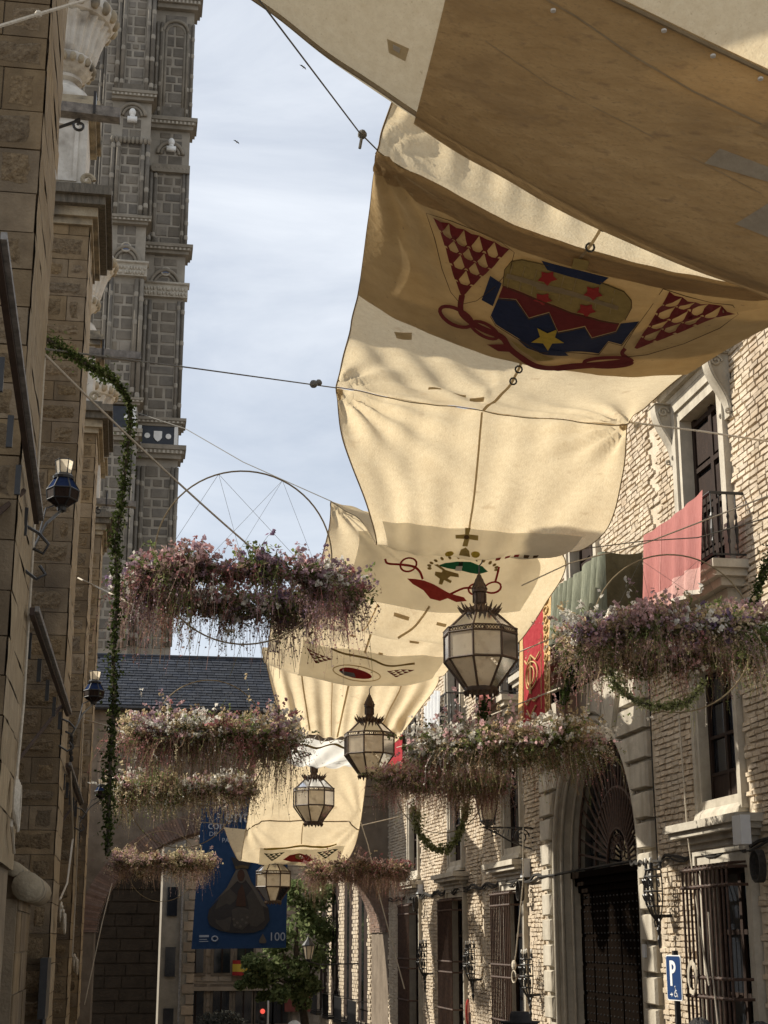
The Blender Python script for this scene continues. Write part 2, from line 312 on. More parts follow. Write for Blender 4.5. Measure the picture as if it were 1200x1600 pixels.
M['bannerblue'] = thin('blue_banner', [(0.3, (0.020, 0.045, 0.105)), (0.7, (0.026, 0.055, 0.125))], 0.12, bump=0.2, bscale=3)
M['bannertext'] = mat('pale_print', (0.26, 0.30, 0.37), (0.29, 0.33, 0.40), 4)
for nm, c in (('print_dark', (0.026, 0.024, 0.024)), ('print_mid', (0.044, 0.039, 0.034)), ('print_light', (0.072, 0.064, 0.054)), ('print_face', (0.04, 0.02, 0.013)), ('print_gold', (0.06, 0.042, 0.02))):
    M[nm] = mat(nm, c, tuple(x * 1.25 for x in c), 9.0)
M['signblue'] = mat('sign_blue', (0.012, 0.040, 0.13), (0.015, 0.048, 0.15), 4, rough=0.35, spec=0.5)
M['signwhite'] = mat('sign_white', (0.75, 0.76, 0.77), (0.8, 0.8, 0.8), 4, rough=0.4)
M['ivy'] = thin('ivy_leaves', [(0.0, (0.024, 0.034, 0.010)), (0.5, (0.050, 0.066, 0.020)), (0.9, (0.09, 0.11, 0.038)), (1.0, (0.18, 0.18, 0.09))], 0.30, var='island', bump=0)
M['palevy'] = thin('pale_ivy_leaves', [(0.0, (0.12, 0.14, 0.05)), (0.5, (0.26, 0.28, 0.115)), (1.0, (0.46, 0.46, 0.26))], 0.30, var='island', bump=0)
M['leaf'] = thin('tree_leaves', [(0.0, (0.08, 0.11, 0.045)), (0.6, (0.17, 0.215, 0.09)), (1.0, (0.32, 0.36, 0.18))], 0.45, var='island', bump=0)
M['shrub'] = thin('grey_shrub_leaves', [(0.0, (0.05, 0.052, 0.045)), (1.0, (0.13, 0.13, 0.115))], 0.25, var='island', bump=0)
M['bark'] = mat('bark', (0.05, 0.038, 0.028), (0.11, 0.085, 0.065), 9.0, bump=0.5)
M['stem'] = thin('dry_stems', [(0.0, (0.15, 0.105, 0.075)), (0.35, (0.27, 0.19, 0.13)), (0.7, (0.19, 0.20, 0.09)), (1.0, (0.46, 0.38, 0.27))], 0.30, var='island', bump=0)
def petals(nm, cols):
    n = len(cols); M[nm] = thin(nm, [((i + 0.0) / max(1, n - 1), c) for i, c in enumerate(cols)], 0.35, var='island', bump=0)
    for nd in M[nm].node_tree.nodes:
        if nd.type == 'VALTORGB': nd.color_ramp.interpolation = 'CONSTANT'
mauve = (0.44, 0.29, 0.35); pink = (0.62, 0.39, 0.41); rose = (0.50, 0.22, 0.22); wht = (0.70, 0.67, 0.60); crm = (0.62, 0.55, 0.38); dk = (0.22, 0.12, 0.13); pur = (0.34, 0.20, 0.36); grn = (0.17, 0.21, 0.08); brn = (0.36, 0.245, 0.17)
petals('petal_mauve', [mauve, pink, dk, mauve, grn, wht, rose, mauve, brn, pink, pur, brn])
petals('petal_mixed', [wht, pink, dk, mauve, crm, wht, brn, rose, wht, mauve])
petals('petal_cream', [wht, crm, wht, grn, crm, brn, wht, crm, pink, crm])
petals('petal_dusty', [brn, pink, brn, mauve, crm, dk, brn, mauve, crm, brn])
petals('petal_rose', [pink, rose, mauve, wht, crm, pink, grn, wht, pur, pink])
petals('petal_white', [wht, grn, wht, crm, wht, pink, brn, wht, grn, crm])
def tinted(name, trans):
    m = thin(name, [(0.0, (1, 1, 1)), (1.0, (1, 1, 1))], trans, bump=0); t = m.node_tree; a = _n(t, 'ShaderNodeVertexColor'); a.layer_name = 'tint'
    for nd in t.nodes:
        if nd.type in ('BSDF_DIFFUSE', 'BSDF_TRANSLUCENT'): t.links.new(a.outputs['Color'], nd.inputs['Color'])
    return m
M['plant'] = tinted('dried_plants', 0.35)
M['skin'] = mat('skin', (0.42, 0.25, 0.18), (0.48, 0.30, 0.21), 20, rough=0.6)
M['hairblack'] = mat('dark_hair', (0.008, 0.007, 0.006), (0.03, 0.024, 0.02), 60, rough=0.5, bump=0.8, bscale=90)
M['hairwhite'] = mat('white_hair', (0.45, 0.43, 0.39), (0.75, 0.72, 0.67), 60, rough=0.6, bump=0.9, bscale=60)
M['shirt'] = mat('dark_shirt', (0.03, 0.035, 0.05), (0.05, 0.055, 0.07), 9)
M['hat'] = mat('black_felt_hat', (0.010, 0.009, 0.009), (0.022, 0.02, 0.019), 12, rough=0.8)
M['flagred'] = mat('flag_red', (0.30, 0.02, 0.02), (0.36, 0.03, 0.025), 5); M['flagyellow'] = mat('flag_yellow', (0.50, 0.34, 0.04), (0.56, 0.40, 0.06), 5)
M['lampred'] = bpy.data.materials.new('red_signal'); M['lampred'].use_nodes = True
_b = M['lampred'].node_tree.nodes['Principled BSDF']; _b.inputs['Base Color'].default_value = (0.6, 0.05, 0.04, 1); _b.inputs['Emission Color'].default_value = (1, 0.12, 0.08, 1); _b.inputs['Emission Strength'].default_value = 0.7
M['blueglass'] = thin('blue_lantern_glass', [(0.3, (0.02, 0.035, 0.10)), (0.7, (0.05, 0.08, 0.19))], 0.4, bump=0)
M['bulb'] = glass('frosted_bulb', (0.72, 0.70, 0.64), 0.2)

# ================================================================== the setting
g = MB(); g.grid(lambda u, v: (-260 + 520 * u, -60 + 620 * v, ground_z(min(-60 + 620 * v, 62)) if -60 + 620 * v > -60 else ground_z(-60)), 4, 124)
obj('street', g, M['ground'], kind='structure')

# ------------------------------------------------------------------ generic stone blocks (shared meshes)
def block_meshes(tagname, m, n=6, jit=0.02, bev=0.10):
    out = []
    for _ in range(n):
        mb = MB(); j = lambda: random.uniform(-jit, jit)
        bx = bev * random.uniform(0.6, 1.3) * 0.5; bz = bev * random.uniform(0.6, 1.3) * 0.5
        # unit block: front face at y = -0.5 (towards the viewer), chamfered
        b = [(-.5, .5, -.5), (.5, .5, -.5), (.5, .5, .5), (-.5, .5, .5)]
        c = [(-.5 + j() * .4, -.28, -.5 + j() * .4), (.5 + j() * .4, -.28, -.5 + j() * .4), (.5 + j() * .4, -.28, .5 + j() * .4), (-.5 + j() * .4, -.28, .5 + j() * .4)]
        d = [(-.5 + bx + j(), -.5 + abs(j()) * 3, -.5 + bz + j()), (.5 - bx + j(), -.5 + abs(j()) * 3, -.5 + bz + j()), (.5 - bx + j(), -.5 + abs(j()) * 3, .5 - bz + j()), (-.5 + bx + j(), -.5 + abs(j()) * 3, .5 - bz + j())]
        mb.add(b + c + d, [(0, 1, 2, 3)] + [(i, 4 + i, 4 + (i + 1) % 4, (i + 1) % 4) for i in range(4)] + [(4 + i, 8 + i, 8 + (i + 1) % 4, 4 + (i + 1) % 4) for i in range(4)] + [(11, 10, 9, 8)])
        out.append(mesh(tagname, mb, m))
    return out
def put(name, me, parent, c, s):
    o = bpy.data.objects.new(name, me); COL.objects.link(o); o.parent = parent
    o.location = Vector(c) - W[parent]; o.scale = s; return o

# ------------------------------------------------------------------ cathedral flank on the left: four buttresses
cath = thing('cathedral', 'brown granite cathedral flank with tall buttresses along the left side of the street', 'cathedral', (-2.5, 25, -3))
XB = -0.9                                            # street face of the buttresses
wl = MB(); wl.box(-9, -2.7, 8, 60, -5.5, 4.3)
wallp = obj('wall', wl, M['hill'], cath)
def ashlar_face(parent, y, x0, x1, z, h, depth, boss=True):
    """one ashlar facing the viewer with a pecked centre field; margin smooth"""
    w = x1 - x0; mb = MB(); e = 0.006
    mb.box(x0 + e, x1 - e, y, y + depth, z + e, z + h - e)
    o = obj('stone_block', mb, M['ashlar'], parent)
    return o, w
BUT = [(11.0, 12.5), (20.3, 9.75), (28.0, 9.2), (35.6, 9.2)]
CH = 0.305
for bi, (y0, ztop) in enumerate(BUT):
    core = MB(); core.box(-2.75, XB - 0.02, y0 + 0.02, y0 + 1.9, -5.0, ztop)
    bt = obj('buttress', core, M['hill'], cath)
    k = 0; z = -2.6
    zlo = {0: 0.4, 1: -1.8, 2: -1.8, 3: -1.8}[bi]
    while z < ztop - 0.05:
        h = min(CH * random.choice([0.92, 1.0, 1.08, 1.0, 1.22]), ztop - z)
        if z > zlo:
            cuts = [XB, XB - random.uniform(0.55, 0.75) if k % 2 else XB - random.uniform(0.24, 0.36)]
            while cuts[-1] > (-1.75 if bi == 0 else -1.55): cuts.append(cuts[-1] - random.uniform(0.45, 0.85))
            for a, b in zip(cuts[:-1], cuts[1:]):
                d = 1.88 if a == XB else 0.3
                mb = MB(); pr = random.uniform(0, 0.012); e = 0.005
                mb.box(b + e, a - (e if a != XB else -random.uniform(0, 0.012)), y0 - pr, y0 + d, z + e, z + h - e)
                blk = obj('stone_block', mb, M['ashlar'], bt)
                if a == XB:
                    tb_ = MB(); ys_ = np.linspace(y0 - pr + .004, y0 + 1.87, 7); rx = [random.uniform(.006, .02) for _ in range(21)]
                    tb_.grid(lambda u, v: (XB + .008 + rx[int(round(v * 2)) * 7 + int(round(u * 6))], ys_[int(round(u * 6))], z + e + (h - 2 * e) * v), 6, 2); obj('lit_tooled_face', tb_, M['tooled_lit'], bt)  # street-side skin, tooled, its brightness painted in
                if random.random() < 0.86 and a - b > 0.2:
                    m4 = [random.uniform(.025, .085) for _ in range(4)]; fx0, fx1, fz0, fz1 = b + m4[0], a - m4[1], z + m4[2] * .9, z + h - m4[3] * .9
                    if fx1 - fx0 > 0.08 and fz1 - fz0 > 0.08:
                        nx = max(3, int((fx1 - fx0) / 0.07)); rr = [random.random() for _ in range((nx + 1) * 5)]
                        def fn(u, v, rr=rr, nx=nx, fx0=fx0, fx1=fx1, fz0=fz0, fz1=fz1, yy=y0 - pr):
                            i = int(round(u * nx)); jj = int(round(v * 4)); edge = i in (0, nx) or jj in (0, 4)
                            q_ = rr[jj * (nx + 1) + i]; iu = (.03 * q_ * (1 if i == 0 else -1) if i in (0, nx) else 0); iv = (.03 * q_ * (1 if jj == 0 else -1) if jj in (0, 4) else 0)
                            return (fx0 + (fx1 - fx0) * u + iu, yy - (0.002 if edge else 0.003 + 0.022 * q_), fz0 + (fz1 - fz0) * v + iv)
                        fb = MB(); fb.grid(fn, nx, 4); obj('pecked_field', fb, M['boss'], bt)
        z += h; k += 1
# roll-moulded plinth joined to the first buttress, and its blocks
pl = MB(); pl.box(-2.6, XB - 0.04, 14.5, 16.4, -4.5, 0.36)
plo = obj('plinth', pl, M['hill'], cath)
for zz in np.arange(-1.9, 0.3, 0.36):
    cuts = [14.55, random.uniform(15.1, 15.4), 15.9, 16.42]
    for a, b in zip(cuts[:-1], cuts[1:]):
        mb = MB(); mb.box(-1.5, XB - 0.03 + random.uniform(0, .012), a + .006, b - .006, zz + .006, zz + .354); obj('stone_block', mb, M['ashlar'], plo)
mb = MB(); mb.tube([(-0.86, 14.4, 0.47), (-0.86, 16.6, 0.47)], 0.13, 12); mb.tube([(-0.98, 14.4, 0.62), (-0.98, 16.5, 0.62)], 0.07, 8); obj('roll_moulding', mb, M['cornice'], plo, smooth=True)
# buttress heads: cornice, pedestal, urn, flood trough
def urn_profile():
    return [(0.02, 0), (0.44, 0.0), (0.46, 0.06), (0.45, 0.18), (0.37, 0.34), (0.25, 0.45), (0.20, 0.51), (0.27, 0.55), (0.27, 0.60), (0.24, 0.62), (0.34, 0.68), (0.42, 0.76), (0.44, 0.86), (0.42, 0.90)]
for bi, (y0, ztop) in enumerate(BUT):
    if bi == 0: continue
    cb = MB(); cb.box(-2.7, XB + 0.05, y0 - 0.06, y0 + 2.0, ztop, ztop + 0.10); cb.box(-2.7, XB + 0.12, y0 - 0.13, y0 + 2.1, ztop + 0.10, ztop + 0.24)
    obj('cornice', cb, M['cornice'], cath)
    cb = MB(); cb.box(-2.7, XB + 0.22, y0 - 0.24, y0 + 2.2, ztop + 0.242, ztop + 0.36); cb.box(-2.7, XB + 0.30, y0 - 0.32, y0 + 2.25, ztop + 0.362, ztop + 0.50); cb.box(-2.7, XB + 0.1, y0 - 0.1, y0 + 2.1, ztop + 0.502, ztop + 0.62)
    obj('cornice', cb, M['lichen'], cath, label='lichen-blackened upper cornice')
    z1 = ztop + 0.62; s = 1.0
    pb = MB(); pb.box(-2.0, -1.0, y0 + 0.15, y0 + 1.35, z1, z1 + 1.20); pd = obj('pedestal', pb, M['pale'], cath)
    fb = MB()
    for (a, b, c, d) in [(-1.9, -1.12, z1 + .14, z1 + .2), (-1.9, -1.12, z1 + 1.04, z1 + 1.10), (-1.9, -1.84, z1 + .2, z1 + 1.04), (-1.18, -1.12, z1 + .2, z1 + 1.04)]: fb.box(a, b, y0 + 0.12, y0 + 0.152, c, d)
    obj('panel_frame', fb, M['pale'], pd)
    vb = MB()
    vb.tube([(-0.95, y0 + .2, z1 + .16 + .11 * math.sin(t)) if False else (-0.97 + .10 * math.cos(t) * (1 - t / 9), y0 + .16, z1 + .18 + .10 * math.sin(t) * (1 - t / 9)) for t in np.linspace(0, 7.5, 22)], 0.035, 6)
    obj('volute', vb, M['cornice'], pd)
    cb = MB(); cb.box(-2.12, -0.9, y0 + 0.05, y0 + 1.45, z1 + 1.202, z1 + 1.29); cb.box(-2.18, -0.84, y0 - 0.0, y0 + 1.5, z1 + 1.292, z1 + 1.39); cb.box(-2.1, -0.92, y0 + 0.08, y0 + 1.42, z1 + 1.392, z1 + 1.50)
    obj('pedestal_cap', cb, M['cornice'], pd)
    ux, uy, uz = -1.42, y0 + 0.75, z1 + 1.50
    fb = MB(); fb.lathe(urn_profile(), 28, (ux, uy, uz)); ur = obj('urn', fb, M['pale'], cath, smooth=False)
    fb = MB(); fb.lathe([(0.41, 0.90), (0.45, 0.98), (0.50, 1.2), (0.56, 1.38), (0.62, 1.47), (0.58, 1.49)], 120, (ux, uy, uz), lobes=24, la=0.05); obj('fluted_bowl', fb, M['pale'], ur)
    fb = MB(); fb.lathe([(0.58, 1.48), (0.66, 1.51), (0.72, 1.6), (0.72, 1.74), (0.66, 1.84), (0.5, 1.88), (0.45, 2.1), (0.05, 2.3)], 32, (ux, uy, uz)); obj('rim', fb, M['pale'], ur)
    eb = MB()
    for q in range(20):
        a = 2 * PI * q / 20; eb.ball((ux + .70 * math.cos(a), uy + .70 * math.sin(a), uz + 1.64), (.085, .085, .115), 8, 5)
        eb.ball((ux + .42 * math.cos(a), uy + .42 * math.sin(a), uz + .80), (.055, .055, .08), 6, 4)
    obj('egg_ornament', eb, M['cornice'], ur, kind='stuff', smooth=True)
# troughs that stand out between the buttress heads, on scrolled irons
for y, z, xe in ((15.6, 8.95, -0.42), (23.3, 9.05, -0.10), (31.0, 8.75, -0.10)):
    tb = MB(); tb.hexa([(-2.7, y, z), (xe, y, z - .10), (xe, y + .16, z - .10), (-2.7, y + .16, z), (-2.7, y, z + .12), (xe, y, z + .02), (xe, y + .16, z + .02), (-2.7, y + .16, z + .12)])
    tr_ = obj('floodlight_trough', tb, M['steel'], cath)
    sb = MB(); sb.tube([(-2.2, y + .08, z - .75), (-1.3, y + .08, z - .35), (-0.86, y + .08, z - .13)], 0.018, 6)
    sb.tube([(-0.86 + .09 * math.cos(t) * (1 - t / 12), y + .08, z - .2 + .09 * math.sin(t) * (1 - t / 12)) for t in np.linspace(1.5, 9, 20)], 0.016, 6)
    for xx in (-1.35, -0.72): sb.box(xx, xx + .03, y - .01, y + .17, z - .08, z + .2)
    obj('scroll_bracket', sb, M['iron'], tr_)

# ------------------------------------------------------------------ bell tower far behind
tower = thing('bell_tower', 'tall grey gothic stone bell tower with paired colonnettes rising over the slate roof', 'tower', (0, 92, -6))
TB = block_meshes('stone_block', M['towerstone'], 8, 0.02, 0.16)
def tz(px, py, Y): return qY(px, py, Y)[2]
YF, YP = 90.0, 87.4                                  # wall face and the pier that stands forward
XR = 2.12                                            # right corner
wall_face = obj('wall_face', MB().box(-1.2, XR - .02, YF + .2, YF + 11, -6, 72), M['towermortar'], tower)
pier = obj('corner_pier', MB().box(-3.35, -0.42, YP + .15, YF + 6, -6, 72), M['towermortar'], tower)
flank = obj('flank_wall', MB().box(-6.5, -3.2, YF + .3, YF + 8, -6, 72), M['towermortar'], tower)
def courses(parent, x0, x1, z0, z1, y, dep=0.3, maxn=999, hh=(0.50, 0.86), ww=(0.6, 1.3)):
    z = z0; n = 0
    while z < z1 - 0.15:
        h = min(random.uniform(*hh), z1 - z); x = x0; off = True
        while x < x1 - 0.05:
            w = random.uniform(*ww)
            if off: w *= random.choice([0.45, 0.7, 1.0]); off = False
            if x1 - x - w < 0.35: w = x1 - x
            gp = random.uniform(0.07, 0.17)
            if n < maxn: put('stone_block', random.choice(TB), parent, (x + w / 2, y, z + h / 2), (max(w - gp, .1), dep, max(h - gp, .1))); n += 1
            x += w
        z += h
def ringed(parent, x, y, z0, z1, r, nm='colonnette'):
    b = MB(); b.tube([(x, y, z0), (x, y, z1)], r, 8); o = obj(nm, b, M['towerstone'], parent, smooth=True)
    rb = MB(); z = z0 + random.uniform(.2, .8)
    while z < z1 - .3: rb.lathe([(r, 0), (r + .02, .05), (r + .02, .25), (r, .3)], 8, (x, y, z)); z += random.uniform(1.0, 2.6)
    obj('ring_stone', rb, M['towermortar'], o, kind='stuff')
def cornice(parent, x0, x1, y, z, out=0.35, h=0.5, xend=True, m='towertrim', dent=True):
    b = MB(); e = 1 if xend else 0
    b.box(x0, x1 + out * .4 * e, y - out * .4, y + 1.5, z, z + h * .35); b.box(x0, x1 + out * .75 * e, y - out * .75, y + 1.5, z + h * .351, z + h * .65); b.box(x0, x1 + out * e, y - out, y + 1.5, z + h * .651, z + h)
    o = obj('cornice', b, M[m], parent)
    if dent:
        d = MB(); x = x0 + .05
        while x < x1 + out * .6 * e: d.box(x, x + .13, y - out * .88, y - out * .5, z + h * .36, z + h * .6); x += .26
        obj('dentil_row', d, M['towerpale'], o, kind='stuff')
    return o
def arch_ring(parent, xc, w, zs, y, r, pointed=False, dep=.12, name='arch_moulding', m='towertrim'):
    pts = []
    for i in range(19):
        a = PI * i / 18
        if pointed:
            R = w * 1.25; s = -1 if i <= 9 else 1
            t = (i / 9) if i <= 9 else (18 - i) / 9
            am = math.acos((R - w) / R); ang = am * t
            pts.append((xc + s * (w - R + R * math.cos(ang)) , y, zs + R * math.sin(ang)))
        else: pts.append((xc - w * math.cos(a), y, zs + w * math.sin(a)))
    b = MB(); b.tube(pts, r, 6); return obj(name, b, M[m], parent, smooth=True)
# right-hand wall face, from the top of the picture down
Z = lambda py: tz(270, py, YF)
xl, xr = -0.25, XR - 0.12
for a, b_, mx_ in ((188, 20, 80), (445, 205, 110), (655, 470, 110), (1015, 727, 140)):
    courses(wall_face, xl + .36, xr - .30, Z(a), Z(b_), YF + .3, .3, mx_)
cornice(wall_face, xl - .1, XR, YF, Z(15), .5, .9)
cornice(wall_face, xl - .2, XR, YF, Z(203), .42, .75)
obj('string_stone', MB().box(xl + .1, XR - .1, YF + .1, YF + .5, Z(186), Z(166)), M['towerstone'], wall_face)
cornice(wall_face, xl - .2, XR, YF, Z(398), .42, .6)
cornice(wall_face, xl - .2, XR, YF, Z(668), .40, .5); cornice(wall_face, xl - .2, XR, YF, Z(718), .45, .8)
for x in (xl, xl + .26, xr - .2, xr + .06):
    ringed(wall_face, x, YF + .12, Z(655), Z(470), .11); ringed(wall_face, x, YF + .12, Z(382), Z(270), .11); ringed(wall_face, x, YF + .12, Z(1010), Z(730), .12)
    ringed(wall_face, x, YF + .12, Z(180), Z(35), .10)
arch_ring(wall_face, (xl + xr) / 2 + .05, .82, Z(48), YF + .12, .12); arch_ring(wall_face, (xl + xr) / 2 + .05, .62, Z(50), YF + .2, .10)
for sx in (-1, 1):
    for k_, ww_ in ((0, .82), (1, .62)):
        b = MB(); b.tube([((xl + xr) / 2 + .05 + sx * ww_, YF + .12 + .08 * k_, Z(184)), ((xl + xr) / 2 + .05 + sx * ww_, YF + .12 + .08 * k_, Z(48 + 2 * k_))], .11, 6); obj('arch_moulding', b, M['towertrim'], wall_face, smooth=True)
arch_ring(wall_face, (xl + xr) / 2, .80, Z(240), YF + .10, .13); arch_ring(wall_face, (xl + xr) / 2, .58, Z(240), YF + .16, .1)
def bust(parent, x, y, z, s=1.0):
    b = MB(); b.ball((x, y, z + .42 * s), (.19 * s, .19 * s, .25 * s), 10, 7); b.lathe([(.1 * s, .1), (.14 * s, .2 * s), (.12 * s, .3 * s)], 8, (x, y, z)); b.box(x - .26 * s, x + .26 * s, y - .12, y + .25, z - .12 * s, z + .14 * s)
    b.ball((x, y - .17 * s, z + .40 * s), (.03, .05, .05), 5, 4); obj('white_bust', b, M['white'], parent, smooth=True)
bust(wall_face, (xl + xr) / 2 + .05, YF + .0, Z(233), 1.15)
b = MB()
for x in np.arange(xl, xr + .1, .25): b.ball((x, YF + .0, Z(264)), (.13, .13, .2), 6, 4)
obj('capital_band', b, M['towertrim'], wall_face, kind='stuff', smooth=True)
b = MB(); b.box(xl, XR + .05, YF - .1, YF + .4, Z(270), Z(258)); obj('string_stone', b, M['towertrim'], wall_face)
for w_, r_, dy in ((.92, .12, .08), (.70, .10, .15)): arch_ring(wall_face, (xl + xr) / 2 + .02, w_, Z(447), YF + dy, r_, True)
def roundel(parent, x, y, z, r):
    b = MB(); b.tube([(x + r * math.cos(a), y, z + r * math.sin(a)) for a in np.linspace(0, 2 * PI, 17)[:-1]], r * .22, 6, True); o = obj('roundel', b, M['towerpale'], parent, smooth=True)
    d = MB(); d.prism([(r * math.cos(a), r * math.sin(a)) for a in np.linspace(0, 2 * PI, 17)[:-1]], (x, y, z), (1, 0, 0), (0, 0, 1), (0, 1, 0), 0, .1); obj('roundel_disc', d, M['bluetile'], o)
roundel(wall_face, (xl + xr) / 2 + .02, YF + .1, Z(424), .27)
def frieze(parent, x0, x1, y, z0, z1, wrap):
    b = MB(); b.box(x0, x1 + (.2 if wrap else 0), y - .1, y + .6, z0, z1); o = obj('carved_frieze', b, M['towerpale'], parent)
    c = MB(); h = z1 - z0
    for x in np.arange(x0 + .1, x1 + .15, .19):
        for zz in (.25, .62): c.ball((x + random.uniform(-.05, .05), y - .11, z0 + h * zz), (.09, .08, .14), 6, 4)
    c.box(x0, x1 + (.3 if wrap else 0), y - .22, y + .6, z1 + .002, z1 + .14)
    obj('carving', c, M['towerpale'], o, kind='stuff', smooth=True)
frieze(wall_face, xl - .15, XR, YF, Z(465), Z(446), True)
def plaque(parent, x0, x1, y, z0, z1, shield=True):
    b = MB(); b.box(x0, x1, y - .05, y + .4, z0, z1); o = obj('black_plaque', b, M['black'], parent)
    c = MB(); h = z1 - z0; xc = (x0 + x1) / 2; w = x1 - x0
    for x in ((xc - w * .33), (xc + w * .33)):
        d = MB(); d.prism([(.17 * math.cos(a), .17 * math.sin(a)) for a in np.linspace(0, 2 * PI, 15)[:-1]], (x, y - .06, z0 + h * .5), (1, 0, 0), (0, 0, 1), (0, -1, 0), 0, .05); obj('white_disc', d, M['white'], o)
    if shield:
        d = MB(); d.prism([(-.25, .3), (.25, .3), (.25, -.1), (.13, -.28), (0, -.36), (-.13, -.28), (-.25, -.1)], (xc, y - .06, z0 + h * .5), (1, 0, 0), (0, 0, 1), (0, -1, 0), 0, .08); obj('shield', d, M['white'], o)
    for x in (x0 - .24, x1 + .02):
        obj('white_post', MB().box(x, x + .22, y - .1, y + .3, z0, z1), M['white'], o)
plaque(wall_face, xl + .12, XR - .32, YF - .05, Z(699), Z(668))
# the pier standing forward
Zp = lambda py: tz(205, py, YP)
pl0, pr0 = -2.62, -0.55
for a, b_, mx_ in ((140, -30, 80), (412, 160, 110), (628, 440, 90), (1015, 690, 110)):
    courses(pier, pl0 + .42, pr0 - .42, Zp(a), Zp(b_), YP + .25, .3, mx_, ww=(.5, 1.0))
courses(pier, -3.35, pl0 - .15, Zp(1015), Zp(-30), YP + .25, .3, 150, ww=(.4, .7))
for x in (pl0 - .05, pl0 + .26, pr0 - .28, pr0 + .02):
    for a, b_ in ((142, -30), (342, 222), (628, 436), (1012, 700)): ringed(pier, x, YP - .02, Zp(a), Zp(b_), .13)
cornice(pier, pl0 - .3, pr0 + .1, YP - .1, Zp(158), .35, .6); cornice(pier, pl0 - .3, pr0 + .1, YP - .1, Zp(352), .35, .5); cornice(pier, pl0 - .3, pr0 + .1, YP - .1, Zp(634), .35, .4); cornice(pier, pl0 - .3, pr0 + .1, YP - .1, Zp(690), .35, .7)
obj('string_stone', MB().box(pl0 - .1, pr0 + .1, YP - .1, YP + .3, Zp(146), Zp(132)), M['towerstone'], pier)
pc = (pl0 + pr0) / 2
arch_ring(pier, pc, .80, Zp(180), YP + .0, .13); arch_ring(pier, pc, .58, Zp(180), YP + .05, .1); bust(pier, pc, YP - .12, Zp(188), 1.15)
b = MB()
for x in np.arange(pl0 - .1, pr0 + .2, .25): b.ball((x, YP - .1, Zp(220)), (.15, .15, .26), 6, 4)
obj('capital_band', b, M['towertrim'], pier, kind='stuff', smooth=True)
for w_, r_, dy in ((.85, .12, -.02), (.65, .10, .05)): arch_ring(pier, pc, w_, Zp(410), YP + dy, r_, True)
roundel(pier, pc, YP - .02, Zp(387), .28); frieze(pier, pl0 - .2, pr0 + .1, YP - .08, Zp(432), Zp(413), True)
plaque(pier, pl0 + .15, pr0 - .2, YP - .12, Zp(672), Zp(637), False)
# flank to the left, mostly hidden by the buttress urns
for a, b_ in ((1000, 300), (290, 10)): courses(flank, -6.4, -3.4, tz(150, a, YF), tz(150, b_, YF), YF + .4, .3, 300, ww=(.8, 1.6))
for x in (-3.75, -3.5): ringed(flank, x, YF + .1, tz(150, 1000, YF), tz(150, 60, YF), .13)
arch_ring(flank, -4.2, .85, tz(150, 25, YF), YF + .1, .14); cornice(flank, -5.2, -3.4, YF, tz(150, 178, YF), .3, .6, False); bust(flank, -4.1, YF, tz(150, 205, YF), 1.0)

# ------------------------------------------------------------------ arch building across the street end
arch = thing('arch_building', 'shaded brown stone building with a wide brick arch and slate roof across the street', 'building', (4.4, 60, -5))
AY0, AY1 = 58.6, 62.6; AXC, AZC, AA, AB = 4.4, 0.3, 5.4, 3.9
ew = MB(); N = 40; ZT = 8.45
arc = [(AXC - AA * math.cos(PI * i / N), AZC + AB * math.sin(PI * i / N)) for i in range(N + 1)]
for yy, flip in ((AY0, False), (AY1, True)):
    for i in range(N):
        a, b_ = arc[i], arc[i + 1]; q = [(a[0], yy, a[1]), (b_[0], yy, b_[1]), (b_[0], yy, ZT), (a[0], yy, ZT)]
        ew.add(q if not flip else q[::-1], [(0, 1, 2, 3)])
    for xa, xb in ((-4.0, AXC - AA), (AXC + AA, 14.0)):
        q = [(xa, yy, -6), (xb, yy, -6), (xb, yy, ZT), (xa, yy, ZT)]; ew.add(q if not flip else q[::-1], [(0, 1, 2, 3)])
for xs in (AXC - AA, AXC + AA): ew.add([(xs, AY0, -6), (xs, AY1, -6), (xs, AY1, AZC), (xs, AY0, AZC)], [(0, 1, 2, 3)])
ew.box(-4.0, 14, AY0, AY1, ZT - .02, ZT)
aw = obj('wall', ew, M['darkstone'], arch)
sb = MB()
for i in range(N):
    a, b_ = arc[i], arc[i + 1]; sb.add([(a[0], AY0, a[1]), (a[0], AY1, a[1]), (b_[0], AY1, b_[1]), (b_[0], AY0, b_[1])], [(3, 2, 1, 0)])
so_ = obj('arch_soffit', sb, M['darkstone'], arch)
bb = []
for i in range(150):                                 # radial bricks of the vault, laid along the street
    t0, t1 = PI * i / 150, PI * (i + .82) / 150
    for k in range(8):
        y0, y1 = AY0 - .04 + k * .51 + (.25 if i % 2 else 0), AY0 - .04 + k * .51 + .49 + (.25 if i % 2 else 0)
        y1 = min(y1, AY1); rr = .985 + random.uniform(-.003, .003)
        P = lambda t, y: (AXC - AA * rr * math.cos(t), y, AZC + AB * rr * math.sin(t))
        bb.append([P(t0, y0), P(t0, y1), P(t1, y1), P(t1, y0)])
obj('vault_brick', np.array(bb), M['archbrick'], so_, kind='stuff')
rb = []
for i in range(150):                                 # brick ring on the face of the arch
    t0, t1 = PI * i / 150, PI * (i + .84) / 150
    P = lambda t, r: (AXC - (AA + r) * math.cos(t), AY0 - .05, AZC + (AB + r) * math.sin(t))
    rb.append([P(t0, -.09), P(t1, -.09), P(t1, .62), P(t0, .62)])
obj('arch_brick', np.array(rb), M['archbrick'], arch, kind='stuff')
sbk = MB()
z = 4.9
while z < 8.3:
    x = -1.2
    while x < 9.6:
        w = random.uniform(.6, 1.3); sbk.box(x + .02, x + w - .02, AY0 - .04 - random.uniform(0, .02), AY0 + .02, z + .02, z + .36); x += w
    z += .38
obj('stone_course', sbk, M['darkstone'], aw, kind='stuff')
